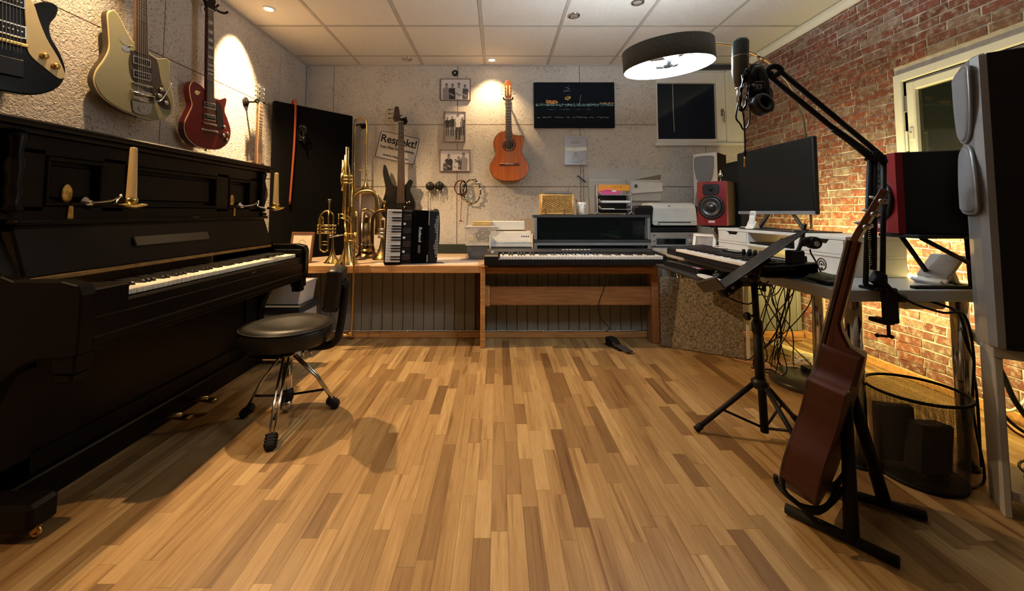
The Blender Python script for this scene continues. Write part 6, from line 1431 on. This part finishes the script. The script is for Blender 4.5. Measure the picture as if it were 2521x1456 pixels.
obj('mic_post', B().tube([J(1886, 183, 1.52), J(1860, 184, 1.52), J(1832, 190, 1.52)], .008, 8), m_blkm, ba)
mcx = J(1819, 150, 1.52)
mi = thing('microphone', 'grey studio microphone held upright by the boom arm beside the lamp', 'microphone', (mcx.x, 1.52, J(1822, 216, 1.52).z), (0, math.radians(3), 0), world=False)
hM = J(1819, 97, 1.52).z-mi.location.z
obj('body', B().lathe([(.012, 0), (.016, .004), (.024, .03), (.0285, .06), (.029, hM*.62)], 26, cap=False).lathe([(1e-4, .001), (.013, 0)], 20, cap=False), M('mic_olive', (.10, .10, .085), .42, .4), mi)
obj('grille', B().lathe([(.029, hM*.62), (.0295, hM*.64), (.0285, hM*.66), (.0285, hM-.012), (.025, hM-.002), (.015, hM), (1e-4, hM)], 26, cap=False), M('mic_mesh', (.05, .06, .062), .45, .6, var=.4, scale=260), mi)
obj('ring', B().lathe([(.0298, hM*.615), (.0302, hM*.63), (.0298, hM*.645)], 26, cap=False), m_steel, mi)
obj('connector', B().cyl((0, 0, -.055), (0, 0, .001), .0105, n=14).cyl((0, 0, -.008), (0, 0, .0), .0145, n=14), m_steel, mi)
mcab = B().tube(curve([J(1822, 240, 1.52), J(1816, 262, 1.515), J(1812, 290, 1.51), J(1822, 305, 1.51), J(1832, 320, 1.51), J(1845, 300, 1.53), J(1846, 250, 1.54), J(1850, 200, 1.54), J(1870, 190, 1.54)], 5), .003, 6)
single('microphone_cable', mcab, m_blkp, 'black cable looping down from the microphone connector', 'cable')
hp = thing('headphones', 'black headphones hanging from the boom arm beside the microphone', 'headphones', J(1866, 180, 1.47))
hc = J(1866, 250, 1.47)
tp_ = J(1862, 166, 1.47); cA, cB = J(1862, 262, 1.49), J(1874, 262, 1.43)
obj('headband', B().tube(curve([J(1849, 250, 1.50), J(1846, 205, 1.50), J(1850, 172, 1.495), J(1860, 163, 1.485), J(1874, 170, 1.465), J(1886, 205, 1.45), J(1888, 245, 1.44)], 5), .011, 8).tube(curve([J(1853, 245, 1.47), J(1855, 200, 1.47), J(1862, 170, 1.47), J(1874, 185, 1.46), J(1880, 230, 1.45)], 4), .016, 8), m_blkp, hp)
for c_, r_, nm in ((J(1868, 262, 1.435), .037, 'ear_cup'), (J(1866, 235, 1.50), .038, 'ear_cup')):
    ax = Matrix.Rotation(math.radians(75), 3, 'X') @ Matrix.Rotation(math.radians(12), 3, 'Y')
    e_ = obj(nm, B().lathe([(1e-4, -.020), (r_*.6, -.018), (r_*.95, -.008), (r_, 0), (r_, .012)], 26, c_, ax, cap=False), m_blkp, hp)
    obj('ear_pad', B().lathe([(r_, .012), (r_*1.06, .020), (r_*1.0, .030), (r_*.6, .031), (r_*.5, .018)], 26, c_, ax, cap=False), m_vinyl, e_)
obj('slider', B().box(J(1860, 222, 1.425)+V((0, -.004, 0)), J(1882, 200, 1.425)+V((0, .03, 0)), bev=.004), m_blkp, hp)
obj('label_tag', B().box(J(1863, 219, 1.42)+V((0, -.001, 0)), J(1875, 207, 1.42)+V((0, .001, 0))).box(J(1868, 217, 1.4185)+V((0, -.0005, 0)), J(1871, 209, 1.4185)+V((0, .0005, 0)), m=1), [m_grey, m_black_print], hp)
cw = B(); rn = random.Random(9)
for k in range(6):
    cw.tube([J(1834+rn.uniform(-4, 4)+(10+rn.uniform(-3, 3))*math.cos(a)+8*math.sin(a), 222+52*math.sin(-a)+rn.uniform(-2, 2), 1.45+.012*math.sin(a*2+k)) for a in [2*math.pi*i/16 for i in range(16)]], .0026, 5, closed=True)
cw.tube(curve([J(1826, 262, 1.45), J(1832, 300, 1.45), J(1834, 345, 1.45), J(1834, 372, 1.45)], 4), .0026, 5)
cw.cyl(J(1834, 370, 1.45), J(1834, 384, 1.45), .0055, n=10).cyl(J(1834, 384, 1.45), J(1833, 408, 1.45), .003, n=8, m=1).sphere(J(1833, 409, 1.45), .0036, 8, m=1)
single('headphone_cable', cw, [m_blkp, m_gold], 'coiled black headphone cable with gold jack plug hanging by the microphone', 'cable')
bc_ = B().tube(curve([J(2176, 690, 1.56), J(2200, 716, 1.54), J(2250, 748, 1.53), J(2320, 770, 1.53), J(2375, 778, 1.53), (1.80, 1.57, .45), (1.79, 1.575, .25), (1.80, 1.56, .02), (1.70, 1.52, .006)], 6), .0045, 7)
single('black_cable', bc_, m_blkm, 'black cable sagging from the boom arm base to the floor at the desk end', 'cable')
single('black_cable', B().tube(curve([J(2290, 742, 1.62), J(2320, 752, 1.60), J(2350, 765, 1.585), J(2372, 800, 1.60), (1.87, 1.63, .30), (1.88, 1.64, .008)], 5), .005, 7), m_blkm, 'short thick black cable from the socket under the desk down its leg', 'cable')

# ================================================================== FLOOR STANDING THINGS, RIGHT
mst = thing('music_stand', 'black orchestral music stand with tilted desk and tripod in front of the white desk', 'music stand', (1.165, 1.85, 0))
sx, sy = 1.165, 1.85
obj('lower_pole', B().cyl((sx+.012, sy, .03), (sx, sy, .44), .0165, n=14), m_blkm, mst)
obj('upper_pole', B().cyl((sx, sy, .23), (sx-.004, sy, .46), .0185, n=14).cyl((sx-.004, sy, .44), (sx-.012, sy, .70), .0135, n=14).lathe([(.018, .455), (.023, .465), (.023, .50), (.018, .515)], 14, (sx-.004, sy, 0)), m_blkm, mst)
obj('clamp_knob', B().cyl((sx-.02, sy, .535), (sx-.05, sy-.01, .535), .006, n=8).lathe([(.017, 0), (.019, .006), (.017, .016), (.012, .02)], 8, (sx-.045, sy-.01, .535), Matrix.Rotation(-math.pi/2, 3, 'Y')), m_blkp, mst)
obj('clamp_knob', B().cyl((sx+.005, sy, .655), (sx+.03, sy-.005, .652), .004, n=8).box((sx+.022, sy-.01, .642), (sx+.038, sy+.004, .668), bev=.003).tube([(sx+.03, sy, .668), (sx+.015, sy, .69)], .003, 6).tube([(sx+.03, sy, .668), (sx+.055, sy, .688)], .003, 6), m_blkp, mst)
obj('hub', B().lathe([(.020, .215), (.036, .225), (.036, .25), (.022, .262)], 16, (sx, sy, 0)), m_blkp, mst)
for (px, py) in ((1714, 1058), (1947, 1068), (1932, 1118)):
    f_ = atz(px, py, .012)
    if px == 1947: f_ = V((1.42, 1.99, .012))
    if px == 1932: f_ = V((1.205, 1.60, .012))
    dr = (f_-V((sx, sy, .012))); dr.normalize(); top = V((sx, sy, .235))+dr*.028
    lg = obj('leg', B().tube([top, f_], .0105, 10), m_blkm, mst)
    obj('rubber_foot', B().tube([f_+(top-f_)*.09, f_-(top-f_)*.01], .0145, 10), m_rub, lg)
    obj('brace', B().tube([V((sx+.012, sy, .045)), top+(f_-top)*.55], .0055, 8), m_blkm, mst)
# tilted desk of the stand
uu = V((.36, -.02, .256)).normalized(); ww = V((.50, .866, 0)); ww = (ww-uu*ww.dot(uu)).normalized(); nn_ = ww.cross(uu) * 1
if nn_.z < 0: nn_ = -nn_
c0 = V((1.14, 1.83, .772))
md = B(); md.X = Matrix(((ww.x, uu.x, nn_.x, c0.x), (ww.y, uu.y, nn_.y, c0.y), (ww.z, uu.z, nn_.z, c0.z), (0, 0, 0, 1)))
hw_ = .165
md.prism(rrect(2*hw_, .43, .03), -.0025, .0025, bev=.001, axis='z')
obj('tray', md, M('stand_black', (.006, .0055, .005), .4, spec=.3), mst)
lpb = B(); lpb.X = md.X; lpb.box((-hw_, -.218, -.002), (hw_, -.210, .055), bev=.002).box((-hw_, -.212, .05), (hw_, -.20, .056), bev=.002)
obj('lip', lpb, M('stand_lip', (.03, .024, .018), .5), mst)
st_ = B(); st_.X = md.X
for v in (-.03, .11):
    for k in range(5): st_.box((-.05+k*.02, v, .0024), (-.04+k*.02, v+.006, .0034))
bkt = B(); bkt.X = md.X; bkt.box((-.05, -.05, -.03), (.05, .05, -.003), bev=.004).box((-.03, -.20, -.05), (.03, -.10, -.003), bev=.006).cyl((-.032, -.15, -.03), (.034, -.15, -.03), .008, n=8, m=1).cyl((-.032, -.18, -.04), (.034, -.18, -.04), .005, n=8, m=1)
obj('tilt_bracket', bkt, [m_blkm, m_steel], mst)
obj('tilt_joint', B().sphere((sx-.012, sy, .705), .026, 14).tube([(sx-.012, sy, .70), tuple(c0-nn_*.028)], .016, 10), m_blkp, mst)
single('black_cable', B().tube(curve([c0-uu*.20-nn_*.03, c0-uu*.14-nn_*.12, V((1.18, 1.86, .625)), V((1.27, 1.95, .60)), V((1.42, 2.1, .58)), V((1.6, 2.3, .60))], 6), .003, 6), m_blkm, 'thin black cable drooping from the music stand towards the desk', 'cable')

# acoustic guitar seen from its rim, on a floor stand
RG = Matrix.Rotation(math.radians(-140), 4, 'Z') @ Matrix.Rotation(math.radians(-13), 4, 'X') @ Matrix.Diagonal((.97, .97, .97, 1))
gl_ = V((1.045, 1.42, .085))
ag = thing('acoustic_guitar', 'dark mahogany acoustic cutaway guitar leaning on a floor stand, seen from its rim', 'guitar', gl_, RG.to_3x3(), world=False)
do = smoothp([(0, 0), (.09, .006), (.16, .04), (.198, .11), (.190, .18), (.150, .245), (.128, .295), (.130, .345), (.142, .385), (.138, .405), (.110, .41), (.08, .405), (.055, .425), (.045, .46), (.03, .50), (-.03, .505), (-.09, .495), (-.135, .45), (-.150, .39), (-.145, .34), (-.128, .29), (-.150, .24), (-.190, .18), (-.198, .11), (-.16, .04), (-.09, .006)], 5)
m_mah = M('mahogany_rim', (.075, .019, .009), .42, var=.2, scale=5, spec=.4)
obj('body', B().prism(do, -.052, .048, bev=.003, mf=1), [m_mah, M('spruce_shade', (.35, .20, .09), .4)], ag)
obj('binding', B().prism([(u*1.004, v*1.004-.001) for u, v in do], -.0515, -.046), M('dark_line', (.05, .02, .012), .5), ag)
obj('neck', B().prism([(-.028, .44), (.028, .44), (.022, .86), (-.022, .86)], -.048, -.022, bev=.008).prism([(-.048, .40), (-.048, .62), (-.028, .60), (-.012, .56), (.015, .52), (.055, .505), (.055, .40)], -.026, .026, bev=.008, axis='x'), m_mah, ag)
obj('fretboard', B().prism([(-.028, .36), (.028, .36), (.022, .86), (-.022, .86)], -.058, -.048, bev=.001), m_frt, ag)
hs_ = B(); hs_.X = Matrix.Translation((0, -.045, .86)) @ Matrix.Rotation(math.radians(-13), 4, 'X'); hs_.prism([(-.022, 0), (.022, 0), (.036, .04), (.033, .185), (-.033, .185), (-.036, .04)], -.006, .012, bev=.002)
hh = obj('headstock', hs_, M('mahogany_head', (.08, .02, .009), .42), ag)
for z in (.06, .105, .15):
    for s_ in (-1, 1):
        tb_ = B(); tb_.X = hs_.X; tb_.cyl((s_*.02, .014, z), (s_*.050, .014, z), .004, n=8).sphere((s_*.058, .014, z), (.011, .006, .008), 10).box((s_*.014-.008, .010, z-.009), (s_*.014+.008, .020, z+.009), bev=.003).cyl((s_*.02, -.02, z), (s_*.02, 0, z), .004, n=8)
        obj('tuning_peg', tb_, m_steel, hh)
for i in range(6):
    t = (i-2.5)/5; obj('string', B().tube([(t*.052, -.064, .15), (t*.036, -.0615, .862)], .0007, 4, cap=False), m_steel, ag)
obj('bridge', B().box((-.08, -.062, .135), (.08, -.052, .16), bev=.003), m_rose, ag)
obj('end_pin', B().cyl((0, .004, -.016), (0, .004, .002), .007, n=10), m_blkm, ag)
# stand
gs = thing('guitar_stand', 'black floor guitar stand with two feet bars and a cradle loop', 'guitar stand', (1.2, 1.38, 0))
fa, fb_, fc, fd = V((.955, 1.405, .018)), V((1.125, 1.195, .018)), V((1.235, 1.47, .018)), V((1.385, 1.37, .018))
mid1 = fa+(fb_-fa)*.62; mid2 = fc+(fd-fc)*.45
obj('foot_bar', B().tube([fa, fb_], .0155, 12), m_rub, gs)
obj('foot_bar', B().tube([fc+(fc-fd)*.6, fd], .0145, 12), m_rub, gs)
up1, up2 = V((1.135, 1.36, .40)), V((1.20, 1.44, .46))
obj('upright', B().tube([mid1, up1], [.020, .016], 10), m_blkm, gs)
obj('upright', B().tube([mid2, up2], [.020, .016], 10), m_blkm, gs)
obj('hinge', B().tube([up1, up2+V((0, 0, -.02))], .016, 10), m_blkm, gs)
kL = lambda u, y, z: gl_ + (RG @ V((u, y, z)))
obj('cradle_loop', B().tube(curve([up1+V((.0, 0, -.27)), kL(.10, .05, -.012), kL(.12, -.02, -.010), kL(.10, -.065, -.004), kL(.10, -.075, .02)], 5), .008, 8).tube(curve([up2+V((0, 0, -.33)), kL(-.10, .05, -.012), kL(-.12, -.02, -.012), kL(-.10, -.065, -.004), kL(-.10, -.075, .02)], 5), .008, 8), m_rub, gs)
obj('cable_loop', B().tube(curve([atz(1925, 1160, .20)*0+at(1926, 1160, 1.33), at(1930, 1205, 1.32), at(1962, 1240, 1.30), at(2010, 1252, 1.30), at(2042, 1238, 1.31), at(2070, 1180, 1.36)], 5), .0065, 8), m_rub, gs)

# waste bin
bx_, by_, br, bh = 1.60, 1.60, .148, .32
wb_ = thing('waste_bin', 'round black wire mesh waste bin under the near end of the desk', 'waste bin', (bx_, by_, 0))
m_mesh = bpy.data.materials.new('wire_mesh'); m_mesh.use_nodes = True; nt = m_mesh.node_tree; p = nt.nodes['Principled BSDF']
p.inputs['Base Color'].default_value = (.012, .011, .010, 1); p.inputs['Roughness'].default_value = .5
tc = nt.nodes.new('ShaderNodeTexCoord'); mp = node(nt, 'ShaderNodeMapping'); nt.links.new(tc.outputs['Object'], mp.inputs[0])
sx_ = nt.nodes.new('ShaderNodeSeparateXYZ'); nt.links.new(mp.outputs[0], sx_.inputs[0])
at2 = node(nt, 'ShaderNodeMath', operation='ARCTAN2'); nt.links.new(sx_.outputs[1], at2.inputs[0]); nt.links.new(sx_.outputs[0], at2.inputs[1])
def stripes(src, k, w_):
    a = node(nt, 'ShaderNodeMath', operation='MULTIPLY'); a.inputs[1].default_value = k; nt.links.new(src, a.inputs[0])
    b = node(nt, 'ShaderNodeMath', operation='FRACT'); nt.links.new(a.outputs[0], b.inputs[0])
    c = node(nt, 'ShaderNodeMath', operation='LESS_THAN'); c.inputs[1].default_value = w_; nt.links.new(b.outputs[0], c.inputs[0]); return c.outputs[0]
s1_, s2_ = stripes(at2.outputs[0], 40, .30), stripes(sx_.outputs[2], 260, .30)
mxn = node(nt, 'ShaderNodeMath', operation='MAXIMUM'); nt.links.new(s1_, mxn.inputs[0]); nt.links.new(s2_, mxn.inputs[1]); nt.links.new(mxn.outputs[0], p.inputs['Alpha'])
obj('mesh_wall', B().lathe([(br*.86, .012), (br, bh-.008)], 48, (bx_, by_, 0), cap=False), m_mesh, wb_)
obj('rim', B().tube(ring((bx_, by_, bh), br, 44, 'z'), .006, 8, closed=True), m_blkm, wb_)
obj('base', B().lathe([(1e-4, .002), (br*.86, .002), (br*.88, .014), (br*.85, .016), (1e-4, .010)], 40, (bx_, by_, 0), cap=False), m_blkm, wb_)
q = B(); q.X = Matrix.Translation((bx_+.01, by_-.01, .018)) @ Matrix.Rotation(math.radians(18), 4, 'Z') @ Matrix.Rotation(math.radians(10), 4, 'Y'); q.box((-.095, -.04, .012), (.085, .02, .185), bev=.006).box((-.07, -.0315, .03), (.06, -.0295, .14), m=1)
single('dark_carton', q, [M('carton_dark', (.035, .026, .02), .8), m_dgrey], 'dark carton thrown into the wire waste bin', 'carton')
q = B(); q.X = Matrix.Translation((bx_-.02, by_+.055, .018)) @ Matrix.Rotation(math.radians(-14), 4, 'Z'); q.box((-.075, -.015, .006), (.05, .02, .22), bev=.005)
single('brown_carton', q, M('carton_brown', (.06, .04, .025), .8), 'taller brown carton behind the dark one in the waste bin', 'carton')

# white stand for the near loudspeaker
C0 = V((1.66, 1.39, 0)); fx2 = V((.788, -.616, 0)); ux = V((.616, .788, 0))
sq = lambda: Matrix(((fx2.x, ux.x, 0, C0.x), (fx2.y, ux.y, 0, C0.y), (0, 0, 1, 0), (0, 0, 0, 1)))
ws = thing('speaker_table', 'white open sided stand carrying the tall silver loudspeaker at the right edge', 'stand', C0+fx2*.2+ux*.1)
m_ws = M('stand_white', (.42, .41, .37), .5)
for nm, lo, hi in (('top_board', (-.004, -.012, .515), (.42, .26, .55)), ('side_board', (.0, .0, .0), (.02, .15, .515)), ('side_board', (.385, .0, .0), (.405, .22, .515)), ('bottom_board', (.02, .005, .055), (.385, .22, .085))):
    b = B(); b.X = sq(); b.box(lo, hi, bev=.003); obj(nm, b, m_ws, ws)
q = B(); rn = random.Random(4)
for k in range(9):
    r_ = .085+rn.uniform(-.02, .03); c_ = C0+fx2*.17+ux*.08+V((rn.uniform(-.02, .02), rn.uniform(-.02, .02), .092+k*.0072))
    q.tube([c_+V((r_*math.cos(a), r_*.8*math.sin(a), .002*math.sin(3*a+k))) for a in [2*math.pi*i/28 for i in range(28)]], .0038, 6, closed=True)
single('cable_coil', q, m_blkp, 'coil of black cable lying in the bottom of the white stand', 'cable')
for lab, pts, r_ in (('thick black cable hanging behind the white stand at the right edge', ((2441, 868, 1.75), (2470, 925, 1.75), (2500, 990, 1.72), (2560, 1070, 1.70)), .010), ('thin black cable hanging below the thick one behind the white stand', ((2447, 990, 1.62), (2470, 1020, 1.60), (2500, 1050, 1.60), (2560, 1090, 1.58)), .006), ('thin red brown cable looping behind the white stand', ((2468, 862, 1.8), (2460, 930, 1.8), (2450, 985, 1.78), (2462, 1025, 1.75), (2500, 1065, 1.72), (2560, 1095, 1.70)), .0045)):
    single('black_cable' if 'red' not in lab else 'red_cable', B().tube(curve([at(*p) for p in pts], 6), r_, 7), m_blkp if 'red' not in lab else M('red_brown_cable', (.12, .018, .012), .5), lab, 'cable')
wsock = thing('wall_socket', 'white double wall socket on the brick wall behind the white stand', 'socket', (XR-.004, 1.86, .54))
for y_ in (1.84, 1.905): obj('socket', B().box((XR-.018, y_-.03, .51), (XR-.004, y_+.03, .57), bev=.006).lathe([(.02, 0), (.02, .006), (.016, .002), (1e-4, .002)], 18, (XR-.018, y_, .54), Matrix.Rotation(-math.pi/2, 3, 'Y'), cap=False), m_white, wsock)
single('white_cable', B().tube(curve([(XR-.02, 1.90, .52), (XR-.02, 1.905, .35), (XR-.022, 1.92, .16), (XR-.06, 1.95, .075), (XR-.05, 2.02, .06), (XR-.04, 2.08, .10)], 6), .006, 7), m_white, 'white cable hanging from the wall socket on the brick wall', 'cable')

# cables, power strip and clutter under the desk
rn = random.Random(21)
for k in range(16):
    a = V((1.74+rn.uniform(-.05, .05), 2.50+rn.uniform(-.10, .12), .645)); e = V((1.76+rn.uniform(-.14, .12), 2.58+rn.uniform(-.10, .22), .006+rn.random()*.004))
    m1 = a+V((rn.uniform(-.08, .05), rn.uniform(-.05, .05), -.08-.1*rn.random())); m2 = (a+e)/2+V((rn.uniform(-.06, .06), rn.uniform(-.08, .08), -.05)); m3 = e+V((rn.uniform(-.08, .08), rn.uniform(-.1, .1), .02+rn.random()*.06))
    single('black_cable', B().tube(curve([a, m1, m2, m3, e], 6), rn.uniform(.0025, .0042), 5), m_blkp, 'black cable in the tangle hanging under the white desk', 'cable', 'tangled black cables under the desk')
for k in range(4):
    a = V((1.78+k*.02, 2.36+k*.03, .648)); q = []
    for i in range(14):
        an = math.pi*i/13; q.append((1.79+k*.012+.01*math.sin(an*3), 2.30+k*.02+.14*(1-math.cos(an))*.5, .648-(.07+.02*k)*math.sin(an)))
    single('red_cable', B().tube(q, .0032, 5), M('red_cable_skin', (.17, .012, .014), .4), 'red cable loop hanging under the desk beside the chrome leg', 'cable', 'red cable loops under the desk')
pw = thing('power_strip', 'cream power strip on the floor under the desk near the brick wall', 'power strip', (2.05, 2.86, 0), (0, 0, math.radians(-70)), world=False)
obj('housing', B().box((-.16, -.032, .001), (.16, .032, .052), bev=.008), m_cream, pw)
for k in range(4): obj('outlet', B().lathe([(.021, 0), (.021, -.008), (1e-4, -.008)], 16, (-.11+k*.07, 0, .0525), cap=False), m_whitel, pw)
obj('plug', B().cyl((-.11, 0, .045), (-.11, 0, .085), .018, n=14), m_whitel, pw)
obj('lead', B().tube(curve([(-.16, 0, .03), (-.24, .03, .03), (-.30, .10, .012), (-.36, .05, .006)], 5), .005, 6), m_white, pw)
q = B()
for k in range(6):
    c_ = V((1.95+rn.uniform(-.08, .08), 2.62+rn.uniform(-.05, .08), .02+k*.008))
    q.tube([c_+V((.06*math.cos(a)+.01*math.sin(3*a+k), .045*math.sin(a), .012*math.sin(2*a+k)+.004)) for a in [2*math.pi*i/20 for i in range(20)]], .0038, 6, closed=True)
single('white_cable_bundle', q, m_white, 'bundle of looped white cables on the floor before the cream power strip', 'cable')
slab('black_adapter', 1.86, 1.93, 2.50, 2.56, .001, .06, m_blkp, 'black plug in adapter on the floor under the desk', 'adapter', bev=.006)
single('pink_cable', B().tube(curve([(1.60, 2.62, .005), (1.66, 2.52, .005), (1.70, 2.46, .02), (1.66, 2.58, .05), (1.62, 2.72, .02), (1.60, 2.80, .006)], 6), .004, 6), M('pink_cable_skin', (.50, .22, .16), .5), 'pale pink cable curving on the floor beside the felt board', 'cable')
for lab, col, pts in (('long black cable running over the floor under the desk', m_blkp, ((1.62, 2.66, .005), (1.82, 2.60, .005), (2.05, 2.62, .005), (2.3, 2.72, .005))), ('brown cable running along the skirting below the grey boards', M('brown_cable_skin', (.20, .05, .03), .5), ((1.85, 3.26, .02), (2.0, 3.2, .005), (2.15, 3.22, .005), (2.35, 3.2, .005)))):
    single('floor_cable', B().tube(curve(pts, 6), .0045, 6), col, lab, 'cable')
S.frame_set(1)
